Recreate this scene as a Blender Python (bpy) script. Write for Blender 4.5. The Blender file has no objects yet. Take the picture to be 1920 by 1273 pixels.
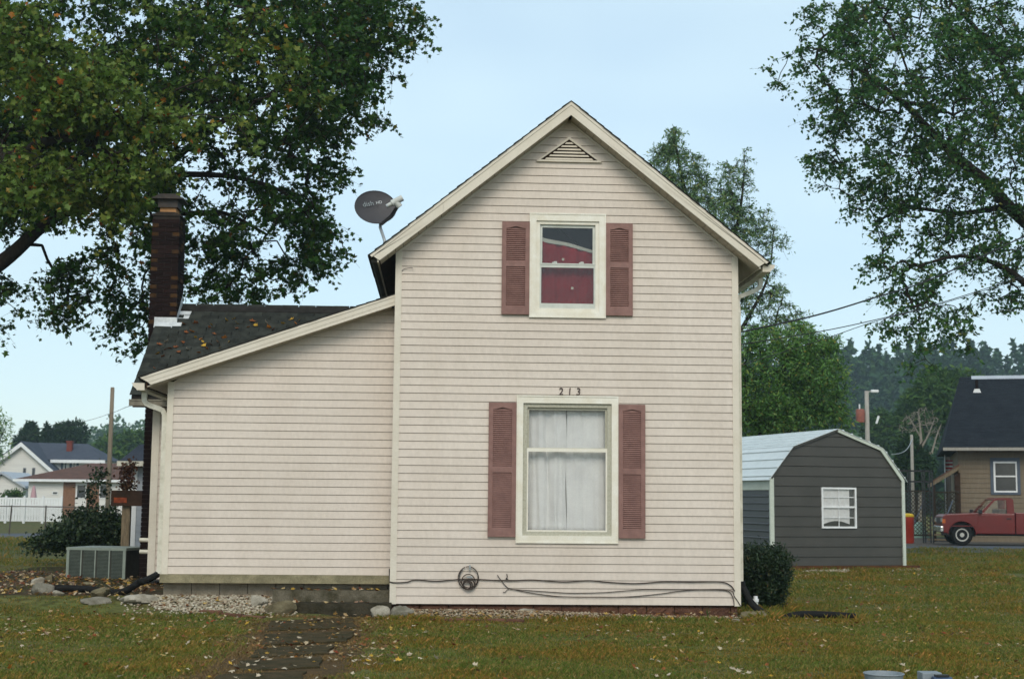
import bpy, math, random
import numpy as np
from mathutils import Vector, Matrix

S = bpy.context.scene
COL = S.collection
R_ = math.radians

# ------------------------------------------------------------------ camera
LENS_PX, PITCH, ROLL, YAW = 2667.0, .1118, .0092, .0503
CAM = np.array([.575, -20.356, 1.64])
_fw = np.array([math.sin(YAW)*math.cos(PITCH), math.cos(YAW)*math.cos(PITCH), math.sin(PITCH)])
_r = np.array([math.cos(YAW), -math.sin(YAW), 0.])
_u = np.cross(_r, _fw)
CR = math.cos(ROLL)*_r + math.sin(ROLL)*_u
CU = math.cos(ROLL)*_u - math.sin(ROLL)*_r
cd = bpy.data.cameras.new('camera')
cd.sensor_width = 36.0
cd.lens = LENS_PX/1920*36
cd.clip_start = .1
cd.clip_end = 6000
cd.dof.use_dof = True
cd.dof.focus_distance = 20.0
cd.dof.aperture_fstop = 3.4
cam = bpy.data.objects.new('camera', cd)
COL.objects.link(cam)
m = Matrix(((CR[0], CU[0], -_fw[0], CAM[0]), (CR[1], CU[1], -_fw[1], CAM[1]), (CR[2], CU[2], -_fw[2], CAM[2]), (0, 0, 0, 1)))
cam.matrix_world = m
S.camera = cam

# ------------------------------------------------------------------ light
SUN_EL, SUN_AZ = 40.0, 184.0          # azimuth clockwise from +y: the veiled sun stands behind the camera
world = bpy.data.worlds.new('World')
S.world = world
world.use_nodes = True
wn = world.node_tree
wn.nodes.clear()
sky = wn.nodes.new('ShaderNodeTexSky')
sky.sky_type = 'NISHITA'
sky.sun_disc = False
sky.sun_elevation = R_(SUN_EL)
sky.sun_rotation = R_(SUN_AZ)
sky.air_density = 1.0
sky.dust_density = 1.0
sky.ozone_density = 1.5
veil = wn.nodes.new('ShaderNodeMix')     # an even, thin veil of cloud over the blue
veil.data_type = 'RGBA'
veil.inputs[0].default_value = .62
veil.inputs[7].default_value = (5.0, 6.25, 6.65, 1)
tc = wn.nodes.new('ShaderNodeTexCoord')
cl = wn.nodes.new('ShaderNodeTexNoise')
cl.inputs['Scale'].default_value = 2.1
cl.inputs['Detail'].default_value = 3.0
wmap = wn.nodes.new('ShaderNodeMapping')
wmap.inputs['Scale'].default_value = (1, 1, 2.6)
clr = wn.nodes.new('ShaderNodeMapRange')
clr.inputs[1].default_value = .25
clr.inputs[2].default_value = .75
clr.inputs[3].default_value = .30
clr.inputs[4].default_value = .92
bg = wn.nodes.new('ShaderNodeBackground')
bg.inputs[1].default_value = .110
wo = wn.nodes.new('ShaderNodeOutputWorld')
wn.links.new(tc.outputs['Generated'], wmap.inputs[0])
wn.links.new(wmap.outputs[0], cl.inputs['Vector'])
wn.links.new(cl.outputs[0], clr.inputs[0])
wn.links.new(clr.outputs[0], veil.inputs[0])
wn.links.new(sky.outputs[0], veil.inputs[6])
wn.links.new(veil.outputs[2], bg.inputs[0])
wn.links.new(bg.outputs[0], wo.inputs[0])
sd = bpy.data.lights.new('sun', 'SUN')
sd.energy = 1.2
sd.angle = R_(30)
sd.color = (1.0, .91, .77)
sun = bpy.data.objects.new('sun', sd)
COL.objects.link(sun)
_a, _e = R_(SUN_AZ), R_(SUN_EL)
sdir = Vector((math.sin(_a)*math.cos(_e), math.cos(_a)*math.cos(_e), math.sin(_e)))
sun.rotation_euler = sdir.to_track_quat('Z', 'Y').to_euler()
sun.location = (0, -30, 30)
vs = S.view_settings
vs.view_transform = 'Standard'
vs.look = 'None'
vs.exposure = .67
vs.gamma = 1
S.render.engine = 'CYCLES'
S.cycles.use_denoising = True
S.cycles.max_bounces = 6
S.cycles.diffuse_bounces = 3
S.cycles.glossy_bounces = 2
S.cycles.transmission_bounces = 3
S.cycles.transparent_max_bounces = 6
S.cycles.volume_bounces = 0
S.cycles.caustics_reflective = False
S.cycles.caustics_refractive = False

# ------------------------------------------------------------------ photograph pixel -> place in the world
def ray(px, py):
    return _fw + CR*(px-960)/LENS_PX + CU*(636.5-py)/LENS_PX
def at_y(px, py, y):
    d = ray(px, py)
    return CAM + d*((y-CAM[1])/d[1])
def at_z(px, py, z=0.):
    d = ray(px, py)
    return CAM + d*((z-CAM[2])/d[2])
def px_of(p):
    d = np.asarray(p, float)-CAM
    z = d @ _fw
    return 960+LENS_PX*(d @ CR)/z, 636.5-LENS_PX*(d @ CU)/z
def sst(t):
    t = np.clip(t, 0, 1)
    return t*t*(3-2*t)
def ground_h(x, y):
    x = np.asarray(x, float); y = np.asarray(y, float)
    h = .22*sst((y+.75)/1.25)*sst((-.4-x)/1.1)*(1-sst((y-18)/20))
    h = h + .03*np.sin(x*.55+1.3)*np.sin(y*.43+.4)*sst((-y-1.2)/2.0)
    return h

def ground_hit(px, py, lift=0.):
    """first point of the ground along the line of sight"""
    d = ray(px, py); t = 9.
    while t < 200:
        p = CAM+d*t
        if p[2] < float(ground_h(p[0], p[1]))+lift: break
        t += .02
    return p
# ------------------------------------------------------------------ materials
def nd(nt, kind, **kw):
    n = nt.nodes.new(kind)
    for k, v in kw.items():
        n.inputs[k].default_value = v
    return n
def lin(r, g, b):
    f = lambda c: (c/255/12.92) if c/255 <= .04045 else ((c/255+.055)/1.055)**2.4
    return (f(r), f(g), f(b))
MATS = {}
def mat(name, col, col2=None, rough=.6, scale=3., stretch=(1, 1, 1), bump=0., bscale=None, spec=.35, metal=0.,
        rnd=0., isl=None, fine=.12, lo=.35, hi=.65, coat=0., transl=0., detail=5.):
    """Principled surface: two colours mixed by noise in world space, fine speckle, optional bump, and a random value per object or island."""
    M = bpy.data.materials.new(name)
    M.use_nodes = True
    nt = M.node_tree
    b = nt.nodes['Principled BSDF']
    b.inputs['Roughness'].default_value = rough
    b.inputs['Specular IOR Level'].default_value = spec if rough < .7 else min(spec, .10)
    b.inputs['Metallic'].default_value = metal
    if coat:
        b.inputs['Coat Weight'].default_value = coat
        b.inputs['Coat Roughness'].default_value = .08
    g = nt.nodes.new('ShaderNodeNewGeometry')
    mp = nd(nt, 'ShaderNodeMapping', Scale=stretch)
    nt.links.new(g.outputs['Position'], mp.inputs[0])
    n1 = nd(nt, 'ShaderNodeTexNoise', Scale=scale, Detail=detail, Roughness=.6)
    nt.links.new(mp.outputs[0], n1.inputs['Vector'])
    mr = nd(nt, 'ShaderNodeMapRange')
    mr.inputs[1].default_value = lo; mr.inputs[2].default_value = hi
    nt.links.new(n1.outputs[0], mr.inputs[0])
    mx = nt.nodes.new('ShaderNodeMix'); mx.data_type = 'RGBA'
    c2 = col2 if col2 else tuple(c*.82 for c in col)
    mx.inputs[6].default_value = (*col, 1); mx.inputs[7].default_value = (*c2, 1)
    nt.links.new(mr.outputs[0], mx.inputs[0])
    out = mx.outputs[2]
    if isl:                               # list of (position, colour): one colour for each separate piece of the mesh
        cr = nt.nodes.new('ShaderNodeValToRGB')
        el = cr.color_ramp.elements
        while len(el) < len(isl): el.new(.5)
        for e_, (p, c) in zip(el, isl):
            e_.position = p; e_.color = (*c, 1)
        nt.links.new(g.outputs['Random Per Island'], cr.inputs[0])
        m2 = nt.nodes.new('ShaderNodeMix'); m2.data_type = 'RGBA'; m2.blend_type = 'MULTIPLY'
        m2.inputs[0].default_value = 1.
        nt.links.new(cr.outputs[0], m2.inputs[6]); nt.links.new(out, m2.inputs[7])
        out = m2.outputs[2]
    n2 = nd(nt, 'ShaderNodeTexNoise', Scale=scale*17, Detail=3.)
    nt.links.new(mp.outputs[0], n2.inputs['Vector'])
    hs = nt.nodes.new('ShaderNodeHueSaturation')
    ma = nd(nt, 'ShaderNodeMapRange')
    ma.inputs[1].default_value = .3; ma.inputs[2].default_value = .7
    ma.inputs[3].default_value = 1-fine; ma.inputs[4].default_value = 1+fine
    nt.links.new(n2.outputs[0], ma.inputs[0])
    val = ma.outputs[0]
    if rnd:
        oi = nt.nodes.new('ShaderNodeObjectInfo')
        m3 = nd(nt, 'ShaderNodeMapRange')
        m3.inputs[3].default_value = 1-rnd; m3.inputs[4].default_value = 1+rnd
        nt.links.new(oi.outputs['Random'], m3.inputs[0])
        mm = nt.nodes.new('ShaderNodeMath'); mm.operation = 'MULTIPLY'
        nt.links.new(val, mm.inputs[0]); nt.links.new(m3.outputs[0], mm.inputs[1])
        val = mm.outputs[0]
    nt.links.new(val, hs.inputs['Value']); nt.links.new(out, hs.inputs['Color'])
    nt.links.new(hs.outputs[0], b.inputs['Base Color'])
    if bump:
        n3 = nd(nt, 'ShaderNodeTexNoise', Scale=bscale or scale*9, Detail=4.)
        nt.links.new(mp.outputs[0], n3.inputs['Vector'])
        bp = nd(nt, 'ShaderNodeBump', Strength=min(1., bump), Distance=.01*max(1., bump))
        nt.links.new(n3.outputs[0], bp.inputs['Height'])
        nt.links.new(bp.outputs[0], b.inputs['Normal'])
    if transl:
        o = nt.nodes['Material Output']
        tl = nt.nodes.new('ShaderNodeBsdfTranslucent')
        nt.links.new(hs.outputs[0], tl.inputs[0])
        ms = nt.nodes.new('ShaderNodeMixShader'); ms.inputs[0].default_value = transl
        nt.links.new(b.outputs[0], ms.inputs[1]); nt.links.new(tl.outputs[0], ms.inputs[2])
        nt.links.new(ms.outputs[0], o.inputs[0])
    MATS[name] = M
    return M
def glass_mat(name, tint=(.9, .93, .93), rough=.02, refl=1.0):
    M = bpy.data.materials.new(name); M.use_nodes = True
    nt = M.node_tree; nt.nodes.clear()
    o = nt.nodes.new('ShaderNodeOutputMaterial')
    t = nd(nt, 'ShaderNodeBsdfTransparent', Color=(*tint, 1))
    gl = nd(nt, 'ShaderNodeBsdfGlossy', Roughness=rough, Color=(refl, refl, refl, 1))
    fr = nd(nt, 'ShaderNodeFresnel')
    ge = nt.nodes.new('ShaderNodeNewGeometry')       # a thin pane reflects alike from both sides
    mi = nd(nt, 'ShaderNodeMapRange')
    mi.inputs[3].default_value = 1.36; mi.inputs[4].default_value = 1/1.36
    nt.links.new(ge.outputs['Backfacing'], mi.inputs[0]); nt.links.new(mi.outputs[0], fr.inputs['IOR'])
    ms = nt.nodes.new('ShaderNodeMixShader')
    nt.links.new(fr.outputs[0], ms.inputs[0]); nt.links.new(t.outputs[0], ms.inputs[1]); nt.links.new(gl.outputs[0], ms.inputs[2])
    nt.links.new(ms.outputs[0], o.inputs[0])
    MATS[name] = M
    return M

# ------------------------------------------------------------------ object helpers
def tag(o, label=None, cat=None, group=None, kind=None):
    if label: o['label'] = label
    if cat: o['category'] = cat
    if group: o['group'] = group
    if kind: o['kind'] = kind
    return o
def link(o, parent=None):
    COL.objects.link(o)
    if parent is not None: o.parent = parent
    return o
def thing(name, label, cat, loc=(0, 0, 0), rz=0., group=None):
    o = link(bpy.data.objects.new(name, None))
    o.empty_display_size = .1
    o.location = tuple(float(c) for c in loc); o.rotation_euler = (0, 0, rz)
    return tag(o, label, cat, group)
class MB:
    """Collects shapes; build() links them as one mesh object."""
    def __init__(s): s.v = []; s.f = []
    def add(s, vs_, fs): 
        n = len(s.v); s.v += [tuple(map(float, p)) for p in vs_]; s.f += [tuple(i+n for i in f) for f in fs]; return s
    def box(s, x0, x1, y0, y1, z0, z1):
        if x0 > x1: x0, x1 = x1, x0
        if y0 > y1: y0, y1 = y1, y0
        if z0 > z1: z0, z1 = z1, z0
        return s.add([(x0,y0,z0),(x1,y0,z0),(x1,y1,z0),(x0,y1,z0),(x0,y0,z1),(x1,y0,z1),(x1,y1,z1),(x0,y1,z1)],
                     [(0,3,2,1),(4,5,6,7),(0,1,5,4),(1,2,6,5),(2,3,7,6),(3,0,4,7)])
    def prism(s, poly, y0, y1):           # poly in (x, z), counter-clockwise as seen from the front (-y)
        n = len(poly)
        return s.add([(x, y0, z) for x, z in poly]+[(x, y1, z) for x, z in poly],
                     [tuple(range(n)), tuple(range(2*n-1, n-1, -1))]+[((i+1) % n, i, i+n, (i+1) % n+n) for i in range(n)])
    def prismx(s, poly, x0, x1):          # poly in (y, z), extruded along x
        n = len(poly)
        return s.add([(x0, y, z) for y, z in poly]+[(x1, y, z) for y, z in poly],
                     [tuple(range(n-1, -1, -1)), tuple(range(n, 2*n))]+[(i, (i+1) % n, (i+1) % n+n, i+n) for i in range(n)])
    def prismz(s, poly, z0, z1):
        n = len(poly)
        return s.add([(x, y, z0) for x, y in poly]+[(x, y, z1) for x, y in poly],
                     [tuple(range(n-1, -1, -1)), tuple(range(n, 2*n))]+[(i, (i+1) % n, (i+1) % n+n, i+n) for i in range(n)])
    def tube(s, pts, r, n=8, caps=True):
        pts = [np.array(p, float) for p in pts]
        rr = r if hasattr(r, '__len__') else [r]*len(pts)
        k = len(s.v); up = None
        for i, p in enumerate(pts):
            a = pts[max(i-1, 0)]; b = pts[min(i+1, len(pts)-1)]
            t = (b-a)/max(np.linalg.norm(b-a), 1e-9)
            if up is None: up = np.array([0, 0, 1.]) if abs(t[2]) < .9 else np.array([1., 0, 0])
            w = np.cross(t, up); w /= max(np.linalg.norm(w), 1e-9); up = np.cross(w, t)
            for j in range(n):
                a_ = 2*math.pi*j/n
                s.v.append(tuple(p+rr[i]*(w*math.cos(a_)+up*math.sin(a_))))
        for i in range(len(pts)-1):
            for j in range(n):
                q = k+i*n
                s.f.append((q+j, q+(j+1) % n, q+n+(j+1) % n, q+n+j))
        if caps:
            s.f.append(tuple(range(k+n-1, k-1, -1))); e_ = k+(len(pts)-1)*n
            s.f.append(tuple(range(e_, e_+n)))
        return s
    def rtube(s, pts, w, h, up=(0, 1, 0)):   # rectangular pipe (downspouts); up = direction of the h side
        pts = [np.array(p, float) for p in pts]; k = len(s.v); up = np.array(up, float)
        for i, p in enumerate(pts):
            a = pts[max(i-1, 0)]; b = pts[min(i+1, len(pts)-1)]
            t = (b-a)/np.linalg.norm(b-a); sd_ = np.cross(t, up); sd_ /= np.linalg.norm(sd_); u2 = np.cross(sd_, t)
            for sx, sy in ((-1, -1), (1, -1), (1, 1), (-1, 1)): s.v.append(tuple(p+sd_*w/2*sx+u2*h/2*sy))
        for i in range(len(pts)-1):
            for j in range(4):
                q = k+4*i; s.f.append((q+j, q+(j+1) % 4, q+4+(j+1) % 4, q+4+j))
        s.f.append((k+3, k+2, k+1, k)); q = k+4*(len(pts)-1); s.f.append((q, q+1, q+2, q+3))
        return s
    def lathe(s, prof, c=(0, 0, 0), n=20, axis='z'):   # prof: list of (radius, height)
        k = len(s.v)
        for r_, h in prof:
            for j in range(n):
                a = 2*math.pi*j/n; p, q = r_*math.cos(a), r_*math.sin(a)
                v = (p, q, h) if axis == 'z' else ((p, h, q) if axis == 'y' else (h, p, q))
                s.v.append((v[0]+c[0], v[1]+c[1], v[2]+c[2]))
        for i in range(len(prof)-1):
            for j in range(n): q = k+i*n; s.f.append((q+j, q+(j+1) % n, q+n+(j+1) % n, q+n+j))
        s.f.append(tuple(range(k+n-1, k-1, -1))); e_ = k+(len(prof)-1)*n; s.f.append(tuple(range(e_, e_+n)))
        return s
    def mesh(s, name, mt, smooth=False):
        me = bpy.data.meshes.new(name)
        me.from_pydata(s.v, [], s.f)
        if mt is not None: me.materials.append(MATS[mt] if isinstance(mt, str) else mt)
        if smooth:
            me.polygons.foreach_set('use_smooth', [True]*len(me.polygons))
        me.update()
        return me
    def build(s, name, mt, parent=None, smooth=False, bevel=0., kind=None, auto=False):
        o = link(bpy.data.objects.new(name, s.mesh(name, mt, smooth or auto)), parent)
        if auto:
            es = o.modifiers.new('split', 'EDGE_SPLIT'); es.split_angle = R_(38)
        if bevel:
            b = o.modifiers.new('bevel', 'BEVEL'); b.width = bevel; b.segments = 2; b.limit_method = 'ANGLE'
        if kind: o['kind'] = kind
        return o
def inst(name, me, parent, loc, rot=(0, 0, 0), sc=(1, 1, 1)):
    o = link(bpy.data.objects.new(name, me), parent)
    o.location = tuple(float(c) for c in loc); o.rotation_euler = rot; o.scale = sc
    return o
def fast_mesh(name, V, F, mt, smooth=False):
    """V (n,3) array; F a list of (m,k) index arrays."""
    me = bpy.data.meshes.new(name)
    V = np.ascontiguousarray(V, np.float32)
    me.vertices.add(len(V)); me.vertices.foreach_set('co', V.ravel())
    tot = np.concatenate([np.full(len(f), f.shape[1], np.int32) for f in F])
    idx = np.concatenate([f.ravel() for f in F]).astype(np.int32)
    me.loops.add(len(idx)); me.loops.foreach_set('vertex_index', idx)
    me.polygons.add(len(tot))
    st = np.concatenate([[0], np.cumsum(tot)[:-1]]).astype(np.int32)
    me.polygons.foreach_set('loop_start', st); me.polygons.foreach_set('loop_total', tot)
    if smooth: me.polygons.foreach_set('use_smooth', np.ones(len(tot), bool))
    if mt is not None: me.materials.append(MATS[mt])
    me.update(calc_edges=True)
    me.validate()
    return me
def text_mesh(name, body, size, extrude, mt, shear=0.):
    cu = bpy.data.curves.new(name, 'FONT'); cu.body = body; cu.size = size; cu.extrude = extrude; cu.shear = shear
    cu.resolution_u = 3
    o = bpy.data.objects.new(name+'_tmp', cu); COL.objects.link(o)
    dg = bpy.context.evaluated_depsgraph_get()
    me = bpy.data.meshes.new_from_object(o.evaluated_get(dg))
    COL.objects.unlink(o); bpy.data.objects.remove(o)
    me.name = name; me.materials.clear(); me.materials.append(MATS[mt])
    return me
# ------------------------------------------------------------------ the materials of the place
mat('siding', (.602, .527, .458), (.545, .470, .400), rough=.55, scale=1.3, stretch=(1, 1, .5), fine=.05, bump=.15, bscale=60, rnd=.025)
mat('trim', (.64, .585, .495), (.58, .52, .425), rough=.5, scale=2.2, fine=.04, rnd=.02)
mat('window_paint', (.74, .71, .63), (.66, .61, .50), rough=.5, scale=5, fine=.07)
mat('old_paint', (.44, .425, .345), (.34, .32, .25), rough=.7, scale=34, fine=.16, bump=.4, bscale=90, lo=.42, hi=.72)
mat('vinyl_sash', (.56, .57, .52), (.47, .48, .43), rough=.4, scale=6, fine=.04)
mat('shutter', (.240, .128, .108), (.185, .095, .080), rough=.6, scale=9, fine=.1)
mat('shingle', (.036, .038, .032), (.020, .022, .019), rough=.9, scale=7, fine=.35, bump=.6, bscale=160, rnd=.28)
mat('shingle_edge', (.030, .028, .025), (.018, .016, .014), rough=.9, scale=7, fine=.35, bump=.6, bscale=120)
mat('soffit', (.42, .37, .29), (.33, .28, .21), rough=.6, scale=5)
mat('gutter', (.62, .59, .50), (.45, .42, .33), rough=.45, scale=8, fine=.08, lo=.4, hi=.7)
mat('gutter_dirty', (.22, .20, .15), (.13, .11, .08), rough=.6, scale=9, fine=.2)
mat('dark_gutter', (.035, .032, .026), (.06, .055, .04), rough=.6, scale=4)
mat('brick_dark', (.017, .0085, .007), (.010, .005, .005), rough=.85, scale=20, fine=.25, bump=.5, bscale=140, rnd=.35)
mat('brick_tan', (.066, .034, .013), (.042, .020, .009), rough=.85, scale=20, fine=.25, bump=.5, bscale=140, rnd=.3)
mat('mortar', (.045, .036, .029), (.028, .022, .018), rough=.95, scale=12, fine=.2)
mat('clay', (.42, .22, .09), (.32, .17, .08), rough=.8, scale=9)
mat('cap_metal', (.022, .018, .016), (.04, .028, .02), rough=.6, scale=9)
mat('flashing', (.62, .64, .64), (.44, .46, .47), rough=.4, scale=9, metal=.0, fine=.12)
mat('concrete', (.275, .24, .15), (.165, .145, .088), rough=.9, scale=5, fine=.2, bump=.5, bscale=70)
mat('concrete_moss', (.062, .044, .022), (.026, .024, .010), rough=.95, scale=5, fine=.35, bump=1., bscale=40)
mat('block_grey', (.30, .255, .19), (.22, .185, .135), rough=.92, scale=6, fine=.2, bump=.6, bscale=80, rnd=.08)
mat('block_red', (.135, .068, .043), (.085, .042, .028), rough=.92, scale=14, fine=.3, bump=1.5, bscale=45, rnd=.15)
mat('rock_pale', (.36, .33, .27), (.20, .178, .135), rough=.9, scale=6, fine=.2, bump=1., bscale=30)
mat('rock_brown', (.17, .145, .088), (.095, .078, .045), rough=.92, scale=7, fine=.25, bump=1., bscale=30)
mat('rock_grey', (.23, .212, .175), (.125, .115, .085), rough=.9, scale=7, fine=.2, bump=1., bscale=30)
mat('edging_red', (.15, .07, .045), (.10, .052, .035), rough=.9, scale=9, fine=.25, bump=.8, bscale=60, rnd=.2)
mat('pebble_white', (.80, .78, .72), (.68, .64, .56), rough=.75, scale=5, fine=.15,
    isl=[(0, (.66, .63, .56)), (.3, (.46, .42, .34)), (.55, (.30, .25, .18)), (.75, (.60, .55, .47)), (.9, (.20, .12, .075)), (1, (.55, .53, .48))])
mat('pebble_tan', (.80, .78, .72), (.68, .64, .56), rough=.8, scale=5, fine=.15,
    isl=[(0, (.52, .46, .36)), (.3, (.34, .25, .17)), (.55, (.24, .15, .095)), (.75, (.50, .44, .35)), (.9, (.16, .10, .07)), (1, (.62, .58, .5))])
mat('cable', (.045, .028, .02), (.03, .02, .015), rough=.55, scale=20)
mat('wire', (.02, .02, .022), (.015, .015, .016), rough=.6, scale=20)
mat('metal_fitting', (.45, .47, .48), (.3, .31, .32), rough=.35, metal=.8, scale=30)
mat('number_metal', (.045, .018, .012), (.03, .012, .01), rough=.5, scale=30)
mat('dish_grey', (.045, .042, .046), (.036, .034, .038), rough=.55, scale=5, fine=.06)
mat('dish_text', (.26, .29, .30), (.2, .23, .24), rough=.6, scale=5)
mat('dish_hd', (.55, .57, .58), (.48, .5, .5), rough=.6, scale=5)
mat('lnb', (.52, .53, .50), (.42, .43, .40), rough=.5, scale=9)
mat('galvanised', (.40, .43, .45), (.27, .30, .32), rough=.45, metal=.35, scale=9, fine=.1)
mat('corrugated', (.009, .009, .009), (.015, .014, .013), rough=.72, scale=9)
mat('curtain_white', (.76, .73, .71), (.68, .65, .64), rough=.9, scale=4, fine=.05, transl=.12)
mat('curtain_red', (.17, .005, .008), (.13, .004, .006), rough=.9, scale=5, fine=.1)
mat('hem', (.33, .32, .275), (.27, .26, .22), rough=.9, scale=5)
mat('interior', (.13, .11, .085), (.10, .085, .065), rough=.9, scale=2)
glass_mat('glass', (.965, .975, .975))
glass_mat('glass_dark', (.75, .78, .8))
mat('ac_paint', (.215, .245, .205), (.17, .195, .165), rough=.5, scale=7)
mat('ac_grille', (.085, .105, .085), (.06, .075, .06), rough=.6, scale=7, fine=.2)
mat('ac_side', (.05, .05, .042), (.035, .035, .03), rough=.7, scale=7)
mat('old_wood', (.20, .155, .10), (.11, .085, .055), rough=.85, scale=5, stretch=(6, 6, 1), fine=.2, bump=.5)
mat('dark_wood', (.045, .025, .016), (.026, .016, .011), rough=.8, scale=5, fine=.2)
mat('planter_rust', (.26, .055, .02), (.12, .03, .015), rough=.8, scale=8, fine=.2)
mat('shed_grey', (.058, .055, .048), (.048, .046, .040), rough=.5, scale=2, fine=.04, spec=.4)
mat('shed_white', (.62, .67, .68), (.55, .60, .61), rough=.35, scale=2, fine=.03, spec=.5)
mat('shed_trim', (.52, .56, .49), (.46, .50, .43), rough=.45, scale=3)
mat('shed_side', (.060, .064, .072), (.05, .054, .062), rough=.35, scale=2, spec=.6)
mat('skid_wood', (.115, .05, .02), (.06, .03, .014), rough=.9, scale=6, fine=.2)
mat('truck_red', (.145, .008, .006), (.12, .007, .006), rough=.38, scale=3, fine=.04, spec=.4, coat=.25)
mat('chrome', (.62, .64, .66), (.5, .52, .54), rough=.18, metal=.9, scale=9)
mat('rubber', (.012, .012, .012), (.02, .019, .018), rough=.85, scale=9)
mat('black_plastic', (.014, .014, .015), (.02, .02, .02), rough=.5, scale=9)
mat('orange_lamp', (.55, .13, .02), (.45, .1, .02), rough=.2, scale=9)
mat('lamp_clear', (.55, .55, .52), (.45, .45, .43), rough=.15, scale=9)
mat('seat_cloth', (.10, .09, .08), (.07, .06, .06), rough=.9, scale=9)
mat('tan_shake', (.19, .152, .108), (.16, .128, .09), rough=.8, scale=3, stretch=(5, 5, .7), fine=.1)
mat('navy_roof', (.018, .022, .028), (.012, .015, .020), rough=.9, scale=2, fine=.35, bump=.5, bscale=30)
mat('blue_grey_trim', (.075, .095, .125), (.06, .075, .1), rough=.6, scale=5)
mat('white_paint', (.74, .75, .75), (.66, .67, .67), rough=.5, scale=4, fine=.04)
mat('brown_roof', (.115, .062, .048), (.085, .048, .038), rough=.9, scale=1.5, fine=.3)
mat('slate_roof', (.062, .070, .092), (.048, .055, .074), rough=.85, scale=1.5, fine=.3)
mat('house_white', (.68, .66, .62), (.60, .58, .55), rough=.7, scale=1.5, stretch=(.3, .3, 9), fine=.06)
mat('grey_wall', (.40, .43, .47), (.34, .37, .41), rough=.7, scale=1.5, fine=.06)
mat('brick_far', (.235, .125, .075), (.17, .09, .055), rough=.9, scale=9, fine=.3)
mat('brick_chim', (.19, .045, .03), (.13, .035, .025), rough=.9, scale=9, fine=.25)
mat('dark_window', (.018, .022, .026), (.03, .035, .04), rough=.15, scale=2, spec=.6)
mat('pole_wood', (.225, .175, .125), (.15, .12, .085), rough=.9, scale=3, stretch=(8, 8, 1), fine=.2)
mat('pole_grey', (.36, .34, .30), (.26, .24, .21), rough=.9, scale=3, stretch=(8, 8, 1), fine=.2)
mat('transformer', (.26, .075, .045), (.18, .055, .035), rough=.6, scale=7)
mat('barrel_red', (.33, .028, .012), (.26, .024, .012), rough=.45, scale=5)
mat('barrel_yellow', (.60, .40, .02), (.5, .33, .02), rough=.45, scale=5)
mat('tarp_green', (.22, .33, .26), (.16, .25, .2), rough=.6, scale=5)
mat('lattice', (.038, .030, .018), (.028, .022, .014), rough=.85, scale=5)
mat('flag_red', (.42, .03, .035), (.38, .03, .03), rough=.8, scale=5)
mat('flag_white', (.75, .74, .73), (.7, .69, .68), rough=.8, scale=5)
mat('pink_cloth', (.50, .32, .34), (.42, .26, .28), rough=.9, scale=5)
mat('blue_cover', (.055, .085, .15), (.04, .06, .11), rough=.5, scale=5)
mat('chainlink', (.10, .085, .07), (.07, .055, .045), rough=.6, metal=.3, scale=9)
# ground and plants
mat('soil', (.070, .045, .024), (.034, .031, .012), rough=1., scale=.9, fine=.4, bump=1., bscale=30, lo=.4, hi=.6)
mat('lawn_far', (.080, .094, .026), (.108, .090, .034), rough=1., scale=.35, fine=.45, bump=1., bscale=18, lo=.4, hi=.62)
mat('grass', (1., 1., 1.), (1.32, .93, .78), rough=.75, scale=.55, fine=.2, lo=.44, hi=.60, transl=.3, spec=.2, detail=3,
    isl=[(0, (0.0763, 0.1208, 0.0181)), (.4, (0.1183, 0.1504, 0.0271)), (.7, (0.1644, 0.1576, 0.0361)), (.88, (0.2366, 0.1725, 0.0496)), (1, (0.3156, 0.2279, 0.0768))])
mat('dry_grass', (1., 1., 1.), (.8, .8, .8), rough=.85, scale=2, fine=.2, transl=.2,
    isl=[(0, (0.1755, 0.1107, 0.0432)), (.5, (0.2565, 0.1688, 0.0743)), (1, (0.1148, 0.0743, 0.0297))])
mat('fallen', (1., 1., 1.), (.8, .78, .75), rough=.8, scale=25, fine=.2, transl=.15,
    isl=[(0, (.46, .38, .26)), (.2, (.36, .23, .10)), (.38, (.23, .105, .035)), (.52, (.17, .055, .022)), (.66, (.50, .43, .32)), (.8, (.48, .30, .045)), (.92, (.10, .05, .025)), (1, (.26, .05, .02))])
for nm, c, c2 in (('leaf_pale', (.52, .45, .34), (.36, .28, .19)), ('leaf_yellow', (.52, .33, .05), (.40, .22, .03)), ('leaf_rust', (.25, .09, .03), (.16, .05, .02)),
                  ('leaf_brown', (.13, .065, .03), (.08, .04, .02)), ('leaf_orange', (.42, .16, .03), (.30, .10, .02))):
    mat(nm, c, c2, rough=.8, scale=30, fine=.15, transl=.15, rnd=.2)
mat('maple', (1., 1., 1.), (.62, .72, .62), rough=.5, scale=.5, fine=.12, transl=.32, spec=.22,
    isl=[(0, (0.0247, 0.0737, 0.0104)), (.45, (0.0399, 0.0992, 0.0138)), (.86, (0.0589, 0.1162, 0.0155)), (.955, (0.0998, 0.1389, 0.0173)), (.985, (0.1520, 0.1205, 0.0155)), (1, (0.1900, 0.0780, 0.0130))])
mat('maple_lit', (1., 1., 1.), (.75, .82, .7), rough=.5, scale=.5, fine=.12, transl=.35, spec=.22,  # brighter copy of maple: light on the near bough put into the colour
    isl=[(0, (0.0777, 0.1384, 0.0217)), (.5, (0.1200, 0.1874, 0.0335)), (.86, (0.1696, 0.2118, 0.0393)), (.965, (0.2402, 0.2282, 0.0393)), (.99, (0.4238, 0.1466, 0.0197)), (1, (0.3956, 0.0815, 0.0197))])
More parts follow.
